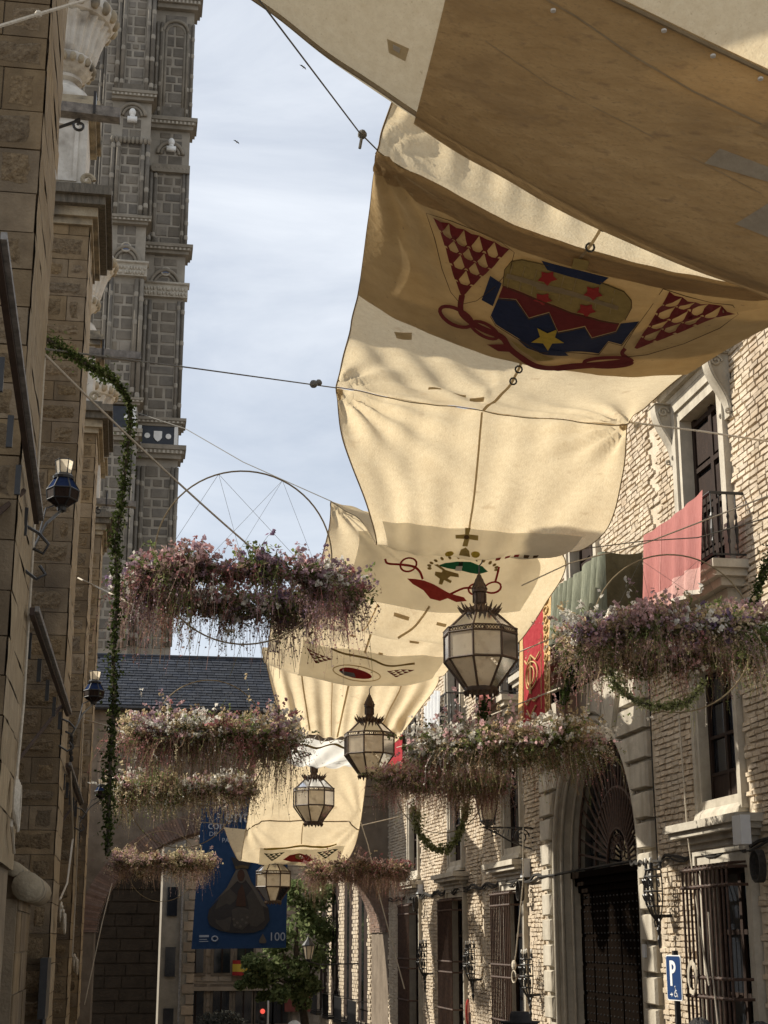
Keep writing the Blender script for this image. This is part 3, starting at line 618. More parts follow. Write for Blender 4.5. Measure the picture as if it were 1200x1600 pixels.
# slate roof: sheet plus lapped slates
RY0, RY1, RZ0, RZ1 = AY0 - .35, 61.0, 8.5, 10.85
rf = MB(); rf.hexa([(-4, RY0, RZ0 - .08), (12, RY0, RZ0 - .08), (12, RY1, RZ1 - .08), (-4, RY1, RZ1 - .08), (-4, RY0, RZ0), (12, RY0, RZ0), (12, RY1, RZ1), (-4, RY1, RZ1)])
rf.hexa([(-4, RY1, RZ1 - .08), (12, RY1, RZ1 - .08), (12, AY1 + .8, RZ0 - .08), (-4, AY1 + .8, RZ0 - .08), (-4, RY1, RZ1), (12, RY1, RZ1), (12, AY1 + .8, RZ0), (-4, AY1 + .8, RZ0)])
roof = obj('roof', rf, M['slate'], arch)
sq = []; nrow = 19
for r_ in range(nrow):
    t0 = r_ / nrow; t1 = min(1.0, (r_ + 1.25) / nrow); x = -1.5 + (.17 if r_ % 2 else 0)
    while x < 6.2:
        wj = .36 + random.uniform(-.04, .04); jz = random.uniform(0, .012)
        p = lambda xx, t, up: (xx, RY0 + (RY1 - RY0) * t - .02, RZ0 + (RZ1 - RZ0) * t + up)
        sq.append([p(x + .008, t0, .045 + jz), p(x + wj - .008, t0, .045 + jz), p(x + wj - .008, t1, .02), p(x + .008, t1, .02)]); x += wj
obj('slate', np.array(sq), M['slate'], roof, kind='stuff')
obj('eave_gutter', MB().tube([(-4, RY0 - .06, RZ0 - .1), (10, RY0 - .06, RZ0 - .1)], .09, 8), M['iron'], roof)
obj('ridge_cap', MB().tube([(-4, RY1, RZ1 + .03), (10, RY1, RZ1 + .03)], .08, 8), M['slate'], roof)

# ------------------------------------------------------------------ what stands beyond the arch
far = thing('corner_house', 'two-storey sunlit masonry house seen through the arch beneath the blue banner', 'house', (6, 86, -6.5))
FY = 84.0
fw = MB(); fw.box(2.2, 11.5, FY, FY + 6, -6.5, 5.0); fwo = obj('wall', fw, M['farwall'], far)
cb = []
z = -5
while z < 4.8:
    x = 2.2
    while x < 11.4:
        w = random.uniform(.5, 1.1); j = random.uniform(0, .03)
        cb.append([(x + .03, FY - .03 - j, z + .03), (x + w - .03, FY - .03 - j, z + .03), (x + w - .03, FY - .03 - j, z + .38), (x + .03, FY - .03 - j, z + .38)]); x += w
    z += .42
obj('stone_course', np.array(cb), M['farwall'], fwo, kind='stuff')
def far_window(x, z0, z1, w):
    b = MB(); b.box(x - w / 2 - .14, x + w / 2 + .14, FY - .10, FY + .02, z0 - .14, z1 + .14); o = obj('window', b, M['darkstone'], far)
    obj('pane', MB().box(x - w / 2, x + w / 2, FY - .12, FY - .102, z0, z1), M['glassdark'], o)
    obj('mullion', MB().box(x - .04, x + .04, FY - .15, FY - .121, z0, z1), M['oldwood'], o)
for px in (305, 345, 380, 412, 440):
    c = qY(px, 1570, FY); far_window(c[0], c[2] - .9, c[2] + .9, .85)
for px in (305, 347, 383):
    c = qY(px, 1495, FY); far_window(c[0], c[2] - .8, c[2] + .8, .85)
b = MB(); c0, c1 = qY(292, 1545, FY), qY(500, 1540, FY); b.box(2.2, 11.4, FY - .22, FY, c0[2] - .1, c0[2] + .1); obj('string_course', b, M['farwall'], far)
b = MB(); b.box(2.1, 11.6, FY - .4, FY + 6.2, 5.0, 5.3); obj('eaves', b, M['darkstone'], far)
b = MB(); p = qY(465, 1563, FY); b.box(p[0] - .7, p[0] + .7, FY - .3, FY - .12, p[2] - .55, p[2] + .55); sg = tag(obj('shop_sign', b, mat('faded_red_board', (0.16, 0.04, 0.03), (0.24, 0.07, 0.05), 4)), 'small faded red board on the house beyond the tree trunk', 'sign')
b = MB(); p = qY(385, 1512, FY)
fl = thing('spanish_flag', 'small red and yellow flag on the far house under the banner', 'flag', (p[0], FY - .2, p[2] - .5))
for a, b_, m_ in ((-.38, -.19, 'flagred'), (-.19, .19, 'flagyellow'), (.19, .38, 'flagred')):
    q = MB(); q.grid(lambda u, v, a=a, b_=b_: (p[0] - .75 + 1.5 * u, FY - .28 - .06 * math.sin(9 * u), p[2] + a + (b_ - a) * v - .1 * u * u), 12, 1); obj('flag_stripe', q, M[m_], fl)
# pale building seen through the left of the arch
pb_ = thing('pale_house', 'pale house with corner stones seen through the left of the arch', 'house', (1.5, 82, -6))
xa, xb = qY(250, 1500, 80)[0], qY(303, 1500, 80)[0]
obj('wall', MB().box(xa, xb, 80, 86, -6.3, 6.0), M['farwhite'], pb_)
for k in range(24):
    w = .55 if k % 2 else .35; obj('corner_stone', MB().box(xb - w, xb + .04, 79.94, 80.4, -6 + .5 * k, -6 + .5 * k + .42), M['farwall'], pb_)
obj('pipe', MB().tube([(xa + 1.0, 79.85, -6), (xa + 1.0, 79.85, 5.9)], .06, 6), M['steel'], pb_)
for k in range(3): obj('window', MB().box(xa + .25, xa + .75, 79.9, 80.1, -4.6 + 2.9 * k, -3.2 + 2.9 * k), M['glassdark'], pb_)
# wall with its shade painted in, on the left beyond the arch
sh = thing('shaded_house', 'stone house wall darkened to look shaded through the left of the arch', 'house', (-1, 72, -6))
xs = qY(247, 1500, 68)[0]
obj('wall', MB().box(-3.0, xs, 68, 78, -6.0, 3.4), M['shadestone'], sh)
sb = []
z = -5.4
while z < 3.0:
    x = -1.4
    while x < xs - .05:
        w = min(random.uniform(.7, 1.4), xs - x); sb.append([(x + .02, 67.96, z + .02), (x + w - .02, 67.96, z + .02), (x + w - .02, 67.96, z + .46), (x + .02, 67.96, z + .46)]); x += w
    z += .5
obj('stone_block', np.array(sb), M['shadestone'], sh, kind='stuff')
# street tree
def leaf_quads(n, centre_fn, size, flat=0.6):
    c = np.array([centre_fn() for _ in range(n)]); a = rng.normal(size=(n, 3)); a /= np.linalg.norm(a, axis=1)[:, None]
    b = rng.normal(size=(n, 3)); b -= a * (a * b).sum(1)[:, None]; b /= np.linalg.norm(b, axis=1)[:, None]
    s = size * rng.uniform(.6, 1.3, (n, 1)); a = a * s; b = b * s * flat
    return np.stack([c - a, c - b * .9, c + a, c + b * .9], axis=1)
tp = qY(478, 1600, 74); tree = thing('street_tree', 'leafy green street tree beyond the arch beside the blue banner', 'tree', (tp[0], 74, ground_z(62)))
tk = MB(); tk.tube([(tp[0], 74, ground_z(62)), (tp[0] - .05, 74, -3.6), (tp[0] - .25, 74.1, -2.4), (tp[0] - .5, 74, -.5), (tp[0] - .5, 74, 1.5)], [.24, .2, .17, .12, .05], 8)
for dx, dz in ((-1.8, -.6), (1.0, 1.2), (-1.2, 1.4), (.9, -.3)): tk.tube([(tp[0] - .3, 74, -2.2), (tp[0] - .3 + dx * .5, 74 + dx * .2, -1.6 + dz * .3), (tp[0] - .3 + dx, 74.2, -.8 + dz)], [.1, .07, .03], 6)
obj('trunk', tk, M['bark'], tree, smooth=True)
blobs = []
for px, py, r in ((440, 1500, 1.1), (400, 1508, .75), (470, 1520, .95), (455, 1460, 1.0), (482, 1430, 1.05), (475, 1395, .8), (500, 1450, .9), (425, 1530, .75), (460, 1545, .7), (495, 1495, .9), (500, 1400, .8), (395, 1530, .5), (485, 1540, .6)):
    p = qY(px, py, 74); blobs.append((p, r)); 
    for _ in range(3): blobs.append((p + rng.normal(size=3) * r * .55, r * .5))
def tree_pt():
    p, r = blobs[rng.integers(len(blobs))]; d = rng.normal(size=3); d /= np.linalg.norm(d); return p + d * r * (rng.uniform(.35, 1.0) ** .5) * np.array([1, 1.1, .8])
obj('crown', leaf_quads(9000, tree_pt, .13), M['leaf'], tree, kind='stuff')
# low grey shrub at the foot of the arch
sp = qY(345, 1600, 60); shr = thing('round_shrub', 'rounded grey-green shrub at the bottom edge below the banner', 'shrub', (sp[0], 60, ground_z(60)))
obj('stems', MB().tube([(sp[0], 60, ground_z(60)), (sp[0], 60, sp[2])], .06, 6), M['bark'], shr)
def shp():
    d = rng.normal(size=3); d /= np.linalg.norm(d); return np.array([sp[0], 60, sp[2] - .35]) + d * np.array([1.15, 1, .85]) * rng.uniform(.6, 1.0)
obj('foliage', leaf_quads(2600, shp, .085), M['shrub'], shr, kind='stuff')

# ------------------------------------------------------------------ brick palace along the right
XW = 9.8
pal = thing('brick_palace', 'long sandy brick palace with stone portal and barred windows along the right side', 'palace', (XW + 2, 40, -4))
WY = [24.75, 39.1, 46.1, 53.1]                        # window bays
PC, PR, PZ = 32.15, 2.97, 1.55                         # portal centre, opening half-width, arch spring
holes = []
for y in WY:
    holes += [(y - 1.28, y + 1.28, -6, 1.95), (y - 1.06, y + 1.06, 1.98, 4.75)]
for y in WY + [PC]: holes.append((y - 1.25, y + 1.25, 5.75, 10.1))
holes.append((PC - 3.96, PC + 3.96, -6, 5.4))
holes.append((PC - 4.3, PC + 4.3, 5.401, 6.2))
def in_hole(y0, y1, z0, z1):
    for a, b, c, d in holes:
        if y1 > a + .01 and y0 < b - .01 and z1 > c + .01 and z0 < d - .01: return True
    return False
YA, YB, ZA, ZB = 19.0, 58.6, -4.2, 14.0
ys = sorted({YA, YB, *[h[0] for h in holes], *[h[1] for h in holes]}); zs = sorted({ZA, ZB, *[max(ZA, h[2]) for h in holes], *[h[3] for h in holes]})
wb = MB()
for y0, y1 in zip(ys[:-1], ys[1:]):
    for z0, z1 in zip(zs[:-1], zs[1:]):
        if not any(y0 >= h[0] - 1e-6 and y1 <= h[1] + 1e-6 and z0 >= max(ZA, h[2]) - 1e-6 and z1 <= h[3] + 1e-6 for h in holes):
            wb.add([(XW + .025, y0, z0), (XW + .025, y1, z0), (XW + .025, y1, z1), (XW + .025, y0, z1)], [(0, 3, 2, 1)])
wall = obj('wall', wb, M['mortar'], pal)
obj('back_wall', MB().box(XW + 1.3, XW + 1.6, YA, YB, ZA, ZB), M['oldwood'], pal)
obj('parapet', MB().box(XW - .5, XW + 2, YA, YB, ZB, ZB + .6), M['trim'], pal)
obj('end_wall', MB().box(XW + .03, XW + 1.6, YA - .4, YA, ZA, ZB), M['mortar'], pal)
# bricks: the 300 that show largest are separate, the rest one joined mass
BM = []
def brick_geo(l, h, d=.020):
    j = lambda s=.010: random.uniform(-s, s)
    f = [(-d + j(.007), -l / 2 + .008 + j(), -h / 2 + .007 + j()), (-d + j(.007), l / 2 - .008 + j(), -h / 2 + .007 + j()), (-d + j(.007), l / 2 - .008 + j(), h / 2 - .007 + j()), (-d + j(.007), -l / 2 + .008 + j(), h / 2 - .007 + j())]
    b = [(.028, -l / 2, -h / 2), (.028, l / 2, -h / 2), (.028, l / 2, h / 2), (.028, -l / 2, h / 2)]
    return f + b, [(0, 3, 2, 1), (0, 1, 5, 4), (1, 2, 6, 5), (2, 3, 7, 6), (3, 0, 4, 7)]
for _ in range(14):
    mb = MB(); vs, fs = brick_geo(.31, .082); mb.add(vs, fs); BM.append(mesh('brick', mb, M['brick']))
rest = MB(); singles = []
z = -3.2; row = 0
bands = [(y - 3.5, .42) for y in WY]                    # worn vertical repair bands between the bays
while z < 12.4:
    h = .082 * random.uniform(.9, 1.1); y = 19.4 + (.15 if row % 2 else 0); zj = 0
    while y < YB - .3:
        l = .31 * random.choice([1, 1, 1, 1.05, .9, .55]) 
        worn = (y > 26.9 and y < 27.35 and z > 6.0) or (abs((y - 42.6)) < .25 and z < 2.2 and z > -1.2)
        if not in_hole(y, y + l, z, z + h) and not (worn and random.random() < .75):
            zz = z + .012 * math.sin(y * 1.7 + row * .9) + .008 * math.sin(y * 5.1 + row * 2.3)
            if 25.9 < y < 28.15 and -1.1 < z < 4.7: singles.append((y + l / 2, zz + h / 2, l / .31, h / .082))
            elif 23.0 < y < 28 and 0 < z < 5 and not in_hole(y, y + l, z, z + h) and False: pass
            else:
                vs, fs = brick_geo(l, h); rest.add([(XW + v[0], y + l / 2 + v[1], zz + h / 2 + v[2]) for v in vs], fs)
        y += l + .022
    z += h + .018; row += 1
random.shuffle(singles)
for y, zz, sl_, sh_ in singles[:300]: put('brick', random.choice(BM), wall, (XW, y, zz), (1, sl_, sh_))
for y, zz, sl_, sh_ in singles[300:]:
    vs, fs = brick_geo(.31 * sl_, .082 * sh_); rest.add([(XW + v[0], y + v[1], zz + v[2]) for v in vs], fs)
obj('brickwork', rest, M['brick'], wall, kind='stuff')

# --- lower barred windows with stone cornice, built once
def frame_u(w0, w1, z0, z1, top, x0, x1, sill=False):
    b = MB(); b.box(x0, x1, -w1, -w0, z0, z1 + top); b.box(x0, x1, w0, w1, z0, z1 + top); b.box(x0, x1, -w0 + .001, w0 - .001, z1, z1 + top)
    if sill: b.box(x0 - .0, x1, -w0 + .001, w0 - .001, z0, sill)
    return b
low = frame_u(.95, 1.16, -4.2, 1.18, .22, XW - .07, XW + .5); me_low = mesh('window', low, M['trim'])
m_out = mesh('architrave', frame_u(1.161, 1.26, -4.2, 1.401, .1, XW - .11, XW + .2), M['trim'])
fz = mesh('frieze', MB().box(XW - .02, XW + .2, -1.26, 1.26, 1.502, 1.62), M['trim'])
cb = MB()
for i, (o_, z0, z1) in enumerate([(.14, 1.50, 1.60), (.24, 1.602, 1.70), (.40, 1.702, 1.80), (.48, 1.802, 1.93)]): cb.box(XW - o_, XW + .12, -1.22 - o_ * .95, 1.22 + o_ * .95, z0, z1)
me_cor = mesh('cornice', cb, M['trim'])
pane = MB(); pane.box(XW + .27, XW + .29, -.95, .95, -4, 1.18); me_pane = mesh('pane', pane, M['glassdark'])
wd = MB(); wd.box(XW + .21, XW + .26, -.95, -.85, -4, 1.18); wd.box(XW + .21, XW + .26, .85, .95, -4, 1.18); wd.box(XW + .21, XW + .26, -.06, .06, -4, 1.18)
for zz in (1.08, .1, -.9, -1.9): wd.box(XW + .211, XW + .259, -.95, .95, zz, zz + .08)
me_wood = mesh('casement', wd, M['oldwood'])
GX = XW - .40
bar = MB(); bar.tube([(0, 0, -4.0), (0, 0, 1.12), (.05, 0, 1.2), (.42, 0, 1.22)], .021, 6); me_bar = mesh('bar', bar, M['rust'])
cross = MB(); cross.tube([(XW, -1.08, 0), (GX, -1.08, 0), (GX, 1.08, 0), (XW, 1.08, 0)], .027, 6)
for q in np.arange(-1.0, 1.05, .18): cross.ball((GX, q, 0), .042, 6, 4)
me_cross = mesh('cross_bar', cross, M['rust'])
# --- middle windows
mid = frame_u(.80, .92, 2.16, 4.50, .16, XW - .05, XW + .55); mid.box(XW - .05, XW + .55, -.799, .799, 2.16, 2.30); me_mid = mesh('window', mid, M['trim'])
me_mo = mesh('architrave', frame_u(.921, 1.05, 2.06, 4.661, .1, XW - .09, XW + .2), M['trim'])
sl2 = MB(); sl2.hexa([(XW - .14, -1.0, 2.0), (XW + .2, -1.0, 2.0), (XW + .2, 1.0, 2.0), (XW - .14, 1.0, 2.0), (XW - .12, -1.0, 2.08), (XW - .052, -1.0, 2.16), (XW - .052, 1.0, 2.16), (XW - .12, 1.0, 2.08)]); me_sill = mesh('sill', sl2, M['trim'])
me_p2 = mesh('pane', MB().box(XW + .19, XW + .21, -.8, .8, 2.3, 4.5), M['glassdark'])
w2 = MB()
for a, b_ in ((-.8, -.7), (.7, .8), (-.05, .05)): w2.box(XW + .13, XW + .18, a, b_, 2.3, 4.5)
for zz in (2.3, 2.72, 3.35, 3.95, 4.42): w2.box(XW + .131, XW + .179, -.8, .8, zz, zz + .055)
w2.box(XW + .15, XW + .185, -.7, .7, 2.32, 2.72)
me_w2 = mesh('casement', w2, M['oldwood'])
# --- upper balcony doors
upf = frame_u(.90, 1.04, 5.75, 9.25, .2, XW - .05, XW + .6); me_up = mesh('window', upf, M['trim'])
me_uo = mesh('architrave', frame_u(1.041, 1.24, 5.75, 9.451, .22, XW - .1, XW + .2), M['trim'])
ent = MB()
for o_, z0, z1 in ((.10, 9.68, 9.80), (.2, 9.802, 9.92), (.5, 9.922, 10.02), (.6, 10.022, 10.16)): ent.box(XW - o_, XW + .1, -1.5 - o_ * .5, 1.5 + o_ * .5, z0, z1)
me_ent = mesh('cornice', ent, M['trim'])
def bracket():
    b = MB(); n = 26; prof = []
    for i in range(n + 1):
        t = i / n; zz = 9.66 - t * 1.12; o_ = .34 * (1 - t) ** 1.1 + .06 + .05 * math.sin(t * 2 * PI); prof.append((o_, zz))
    for s in (-1, 1):
        for k in (0,):
            pass
    poly = [(-.0, 9.66)] + [(-o_, zz) for o_, zz in prof] + [(0, 9.66 - 1.12)]
    b.prism(poly, (XW, 0, 0), (1, 0, 0), (0, 0, 1), (0, 1, 0), -.13, .13)
    for s in (-.145, .145):
        b.tube([(XW - .24 + .11 * (1 - t / 11) * math.cos(t), s, 9.52 + .11 * (1 - t / 11) * math.sin(t)) for t in np.linspace(0, 9.5, 26)], .022, 6)
        b.tube([(XW - .08 + .06 * (1 - t / 11) * math.cos(t), s, 8.62 + .06 * (1 - t / 11) * math.sin(t)) for t in np.linspace(0, 9.5, 18)], .016, 6)
        b.tube([(XW - o_ + .03, s, zz) for o_, zz in prof[3:-2]], .02, 5)
    b.box(XW - .42, XW, -.19, .19, 9.662, 9.678)
    return b
me_brk = mesh('scroll_bracket', bracket(), M['trim'])
me_p3 = mesh('pane', MB().box(XW + .26, XW + .28, -.9, .9, 5.8, 9.25), M['glassdark'])
w3 = MB()
for a, b_ in ((-.9, -.78), (.78, .9), (-.07, .07)): w3.box(XW + .18, XW + .25, a, b_, 5.8, 9.25)
for zz in (5.8, 6.6, 7.4, 8.2, 9.1): w3.box(XW + .181, XW + .249, -.9, .9, zz, zz + .09)
for y0, y1 in ((-.74, -.1), (.1, .74)):
    for z0, z1 in ((6.75, 7.3), (7.55, 8.1), (8.35, 9.0)): w3.box(XW + .20, XW + .245, y0, y1, z0, z1)
me_w3 = mesh('casement', w3, M['oldwood'])
for y in WY:
    L_ = (0, y, 0)
    o = obj('window', me_low, parent=pal, loc=L_)
    for nm, me_ in (('architrave', m_out), ('frieze', fz), ('cornice', me_cor), ('pane', me_pane), ('casement', me_wood)): obj(nm, me_, parent=o, loc=L_)
    for zz in (1.14, .86, -.58, -.88, -1.9): obj('cross_bar', me_cross, parent=o, loc=(0, y, zz))
    for q in range(12): obj('bar', me_bar, parent=o, loc=(GX, y - 1.0 + q * 2.0 / 11, 0))
    o = obj('window', me_mid, parent=pal, loc=L_)
    for nm, me_ in (('architrave', me_mo), ('sill', me_sill), ('pane', me_p2), ('casement', me_w2)): obj(nm, me_, parent=o, loc=L_)
for y in WY + [PC]:
    L_ = (0, y, 0); o = obj('window', me_up, parent=pal, loc=L_, label='tall balcony doorway with stone surround')
    for nm, me_ in (('architrave', me_uo), ('cornice', me_ent), ('pane', me_p3), ('casement', me_w3)): obj(nm, me_, parent=o, loc=L_)
    for s in (-1.34, 1.34): obj('scroll_bracket', me_brk, parent=o, loc=(0, y + s, 0))
# --- balconies
def balcony(yc, half, out, zs, big=False):
    b = MB(); xo = XW - out
    b.box(xo, XW, yc - half, yc + half, zs - .14, zs)
    b.box(xo + .08, XW, yc - half + .08, yc + half - .08, zs - .26, zs - .142); b.box(xo + .2, XW, yc - half + .2, yc + half - .2, zs - .40, zs - .262); b.box(xo + .36, XW, yc - half + .36, yc + half - .36, zs - .60, zs - .402)
    o = obj('balcony', b, M['trim'], pal)
    r = MB(); zt = zs + 1.12
    for zz, rr in ((zt, .028), (zs + .08, .018)): r.tube([(XW, yc - half + .05, zz), (xo + .04, yc - half + .05, zz), (xo + .04, yc + half - .05, zz), (XW, yc + half - .05, zz)], rr, 6)
    obj('handrail', r, M['iron'], o)
    bl = MB(); bl.lathe([(.014, .06), (.014, .25), (.03, .3), (.018, .36), (.036, .5), (.016, .66), (.03, .72), (.014, .78), (.014, 1.12)], 6, (0, 0, 0)); mbal = mesh('baluster', bl, M['iron'])
    n = int(2 * half / .19)
    for i in range(n + 1): obj('baluster', mbal, parent=o, loc=(xo + .04, yc - half + .05 + (2 * half - .1) * i / n, zs))
    for s in (-1, 1):
        for k in range(1, 4): obj('baluster', mbal, parent=o, loc=(xo + .04 + (out - .06) * k / 4, yc + s * (half - .05), zs))
    for s in (-1, 1):
        cbm = MB(); q = yc + s * half * .72
        cbm.prism([(0, zs - .6), (-out * .55, zs - .602), (-out * .5, zs - .72), (-out * .2, zs - .85), (-.05, zs - 1.1), (0, zs - 1.12)], (XW, q, 0), (1, 0, 0), (0, 0, 1), (0, 1, 0), -.15, .15); obj('corbel', cbm, M['trim'], o)
    return o
balcony(24.6, 1.62, .62, 5.98)
for y in WY[1:]: balcony(y, 1.55, .62, 6.0)
balcony(PC + .15, 4.05, .74, 6.2)
# --- portal
pb = MB(); NA = 24
def arc_pt(a, r=PR): return (PC + r * math.cos(a), PZ + r * math.sin(a))
# recessed backing between the arch and the brick
outl = []
for i in range(NA):
    a0, a1 = PI * i / NA, PI * (i + 1) / NA; p0, p1 = arc_pt(a0), arc_pt(a1)
    def out_(a):
        c, s = math.cos(a), math.sin(a); k = min(3.96 / abs(c) if abs(c) > 1e-6 else 99, (5.4 - PZ) / s if s > 1e-6 else 99); return (PC + c * k, PZ + s * k)
    q0, q1 = out_(a0), out_(a1)
    pb.add([(XW + .03, *p0), (XW + .03, *p1), (XW + .03, *q1), (XW + .03, *q0)], [(0, 1, 2, 3)])
    pb.add([(XW + .03, *p0), (XW + .03, *p1), (XW + .72, *p1), (XW + .72, *p0)], [(3, 2, 1, 0)])
for s in (-1, 1):
    y0, y1 = PC + s * PR, PC + s * 3.96; q = [(XW + .03, y0, -4.2), (XW + .03, y1, -4.2), (XW + .03, y1, PZ), (XW + .03, y0, PZ)]
    pb.add(q if s < 0 else q[::-1], [(0, 1, 2, 3)]); pb.add([(XW + .03, y0, -4.2), (XW + .72, y0, -4.2), (XW + .72, y0, PZ), (XW + .03, y0, PZ)], [(0, 1, 2, 3)])
portal = obj('portal', pb, M['trim'], pal)
def stone(poly, d0=.10, nm='quoin'):
    b = MB(); n = len(poly); cy = sum(p[0] for p in poly) / n; cz = sum(p[1] for p in poly) / n
    A = [(XW + .035, p[0], p[1]) for p in poly]; B = [(XW - d0 + .05, p[0], p[1]) for p in poly]
    def inset(p):
        dy, dz = p[0] - cy, p[1] - cz; L_ = math.hypot(dy, dz); k = max(0, 1 - .05 / L_) if L_ else 1; return (cy + dy * k, cz + dz * k)
    C_ = [(XW - d0 + random.uniform(-.006, .006), *inset(p)) for p in poly]
    fs = [(i, (i + 1) % n, n + (i + 1) % n, n + i) for i in range(n)] + [(n + i, n + (i + 1) % n, 2 * n + (i + 1) % n, 2 * n + i) for i in range(n)] + [tuple(range(2 * n, 3 * n))]
    b.add(A + B + C_, fs); obj(nm, b, M['trim'], portal)
zq = -4.0; QH = .565
zsplit = PZ + PR * math.sin(math.radians(52))
while zq < 5.35:
    z0, z1 = zq + .04, min(zq + QH - .04, 5.38)
    if zq > -2.3:
        for s in (-1, 1):
            o_ = PC + s * 3.93
            def inn(zz):
                if zz <= PZ: return PC + s * (PR + .22)
                t = (zz - PZ) / (PR + .22); return PC + s * (PR + .22) * math.sqrt(max(0, 1 - t * t)) if t < 1 else PC
            if z1 < zsplit: stone([(o_, z0), (o_, z1), (inn(z1), z1), (inn((z0 + z1) / 2), (z0 + z1) / 2), (inn(z0), z0)], .12)
            else:
                lim = math.radians(52); e0 = PC + s * (PR + .22) * math.cos(lim) * (1 + (z0 - zsplit) * .30); e1 = PC + s * (PR + .22) * math.cos(lim) * (1 + (z1 - zsplit) * .30)
                stone([(o_, z0), (o_, z1), (e1 + s * .06, z1), (e0 + s * .06, z0)], .12)
    zq += QH
for k in range(5):
    a0 = math.radians(53 + k * 14.9); a1 = math.radians(53 + (k + 1) * 14.9 - 1.0); r0 = PR + .22
    def top(a): return (PC + (r0 + (5.36 - PZ - r0 * math.sin(a)) / math.sin(a) * .72) * math.cos(a), 5.36)
    stone([arc_pt(a0, r0), top(a0), top(a1), arc_pt(a1, r0), arc_pt((a0 + a1) / 2, r0)], .15 if k == 2 else .12, 'voussoir')
am = MB()
for rr, xx, tr_ in ((PR + .10, XW - .01, .07), (PR - .0, XW + .12, .05), (PR - .03, XW + .35, .035)):
    am.tube([(xx, PC + rr, -4.2)] + [(xx, *arc_pt(a, rr)) for a in np.linspace(0, PI, 33)] + [(xx, PC - rr, -4.2)], tr_, 8)
obj('arch_moulding', am, M['trim'], portal, smooth=True)
DX = XW + .56
for s in (-1, 1):
    d = MB(); d.box(DX, DX + .08, PC + (.01 if s > 0 else -PR), PC + (PR if s > 0 else -.01), -4.2, 1.05); lf = obj('door_leaf', d, M['door'], portal)
    for zz in np.arange(-3.6, .95, .62):
        for k in range(3):
            w = PR / 3; y0 = PC + s * (w * k + .06); y1 = PC + s * (w * (k + 1) - .04); p_ = MB(); p_.box(DX - .025, DX - .001, min(y0, y1), max(y0, y1), zz + .04, zz + .58); obj('door_panel', p_, M['door'], lf)
    st = MB()
    for zz in np.arange(-3.4, 1.0, .155):
        for k in range(11): st.ball((DX - .03, PC + s * (.14 + k * .245), zz), .022, 5, 3)
    obj('door_stud', st, M['iron'], lf, kind='stuff')
tb = MB()
for o_, z0, z1 in ((.06, 1.05, 1.2), (.14, 1.202, 1.36), (.24, 1.362, 1.5)): tb.box(DX - o_, DX + .1, PC - PR - .0, PC + PR + .05, z0, z1)
obj('transom', tb, M['door'], portal)
fb = MB(); fb.prism([(PR * math.cos(a), PR * math.sin(a)) for a in np.linspace(0, PI, 33)], (DX + .12, PC, PZ), (0, 1, 0), (0, 0, 1), (1, 0, 0), 0, .03); obj('fanlight_back', fb, M['glassdark'], portal)
fbm = MB(); fbm.tube([(DX, PC, PZ + .05), (DX, PC, PZ + 1.0), (DX - .012, PC, PZ + 1.3), (DX - .012, PC, PZ + 1.45), (DX, PC, PZ + 2.0), (DX, PC, PZ + 2.72)], [.02, .028, .045, .045, .03, .02], 6)
mfan = MB(); mfan.tube([(0, 0, .75), (0, 0, 1.5), (0, 0, 1.58), (0, 0, 1.66), (0, 0, 2.92)], [.028, .03, .05, .03, .024], 6); mfan = mesh('fanlight_bar', mfan, M['rust'])
for i in range(1, 26):
    a = PI * i / 26; o = obj('fanlight_bar', mfan, parent=portal, loc=(DX - .02, PC, PZ + .02)); o.rotation_euler = (a - PI / 2, 0, 0)
rb = MB()
for rr in (.75, 1.62, 2.9): rb.tube([(DX - .03, PC + rr * math.cos(a), PZ + .02 + rr * math.sin(a)) for a in np.linspace(0, PI, 33)], .03, 6)
for k in range(8): rb.tube([(DX - .03, PC + .35 * math.cos(PI * k / 7) + .11 * math.cos(t), PZ + .25 + .3 * math.sin(PI * k / 7) + .11 * math.sin(t)) for t in np.linspace(0, 2 * PI, 10)], .014, 5)
obj('fanlight_hoop', rb, M['rust'], portal)
b = MB(); b.box(XW - .16, XW - .12, 28.62, 28.78, -.30, -.06); obj('intercom', b, M['box'], portal)
b = MB(); b.box(DX - .06, DX - .032, PC - 1.75, PC - 1.4, -1.55, -.72); nt = tag(obj('door_notice', b, mat('faded_notice', (0.30, 0.26, 0.22), (0.50, 0.45, 0.36), 7)), 'small faded notice fixed to the studded portal door', 'notice')
# --- wiring along the wall, junction boxes
def cable(pts, r, m='wire', nm='wall_cable', parent=None): return obj(nm, MB().tube(pts, r, 5), M[m], parent)
def wob(y0, y1, z, n=30, x=XW - .09): return [(x - .02 * math.sin(i), y0 + (y1 - y0) * i / n, z + .05 * math.sin(i * 1.3) + random.uniform(-.03, .03)) for i in range(n + 1)]
for zz_, xx_, rr_ in ((1.46, .06, .03), (1.41, .08, .02)): obj('wall_cable', MB().tube(wob(21, 28.4, zz_, 24, XW - xx_), rr_, 5), M['wire'], pal)
for zz_, rr_ in ((1.47, .035), (1.40, .025)): obj('wall_cable', MB().tube(wob(36.0, 58, zz_, 60), rr_, 5), M['wire'], pal)
cw = MB(); cw.tube([(XW - .15, 28.3 + .1 * i, 1.43 + .03 * math.sin(i * 2)) for i in range(11)] + [(XW + .45, 29.6, 1.58), (XW + .45, 34.7, 1.56), (XW - .1, 34.9, 1.45), (XW - .16, 36.2, 1.45)], .03, 5); obj('wall_cable', cw, M['wire'], pal)
cw = MB(); cw.tube([(XW - .07, 27.92, 1.4), (XW - .07, 27.97, 3.2), (XW - .07, 27.9, 5.2)], .014, 5); obj('wall_cable', cw, M['wire'], pal)
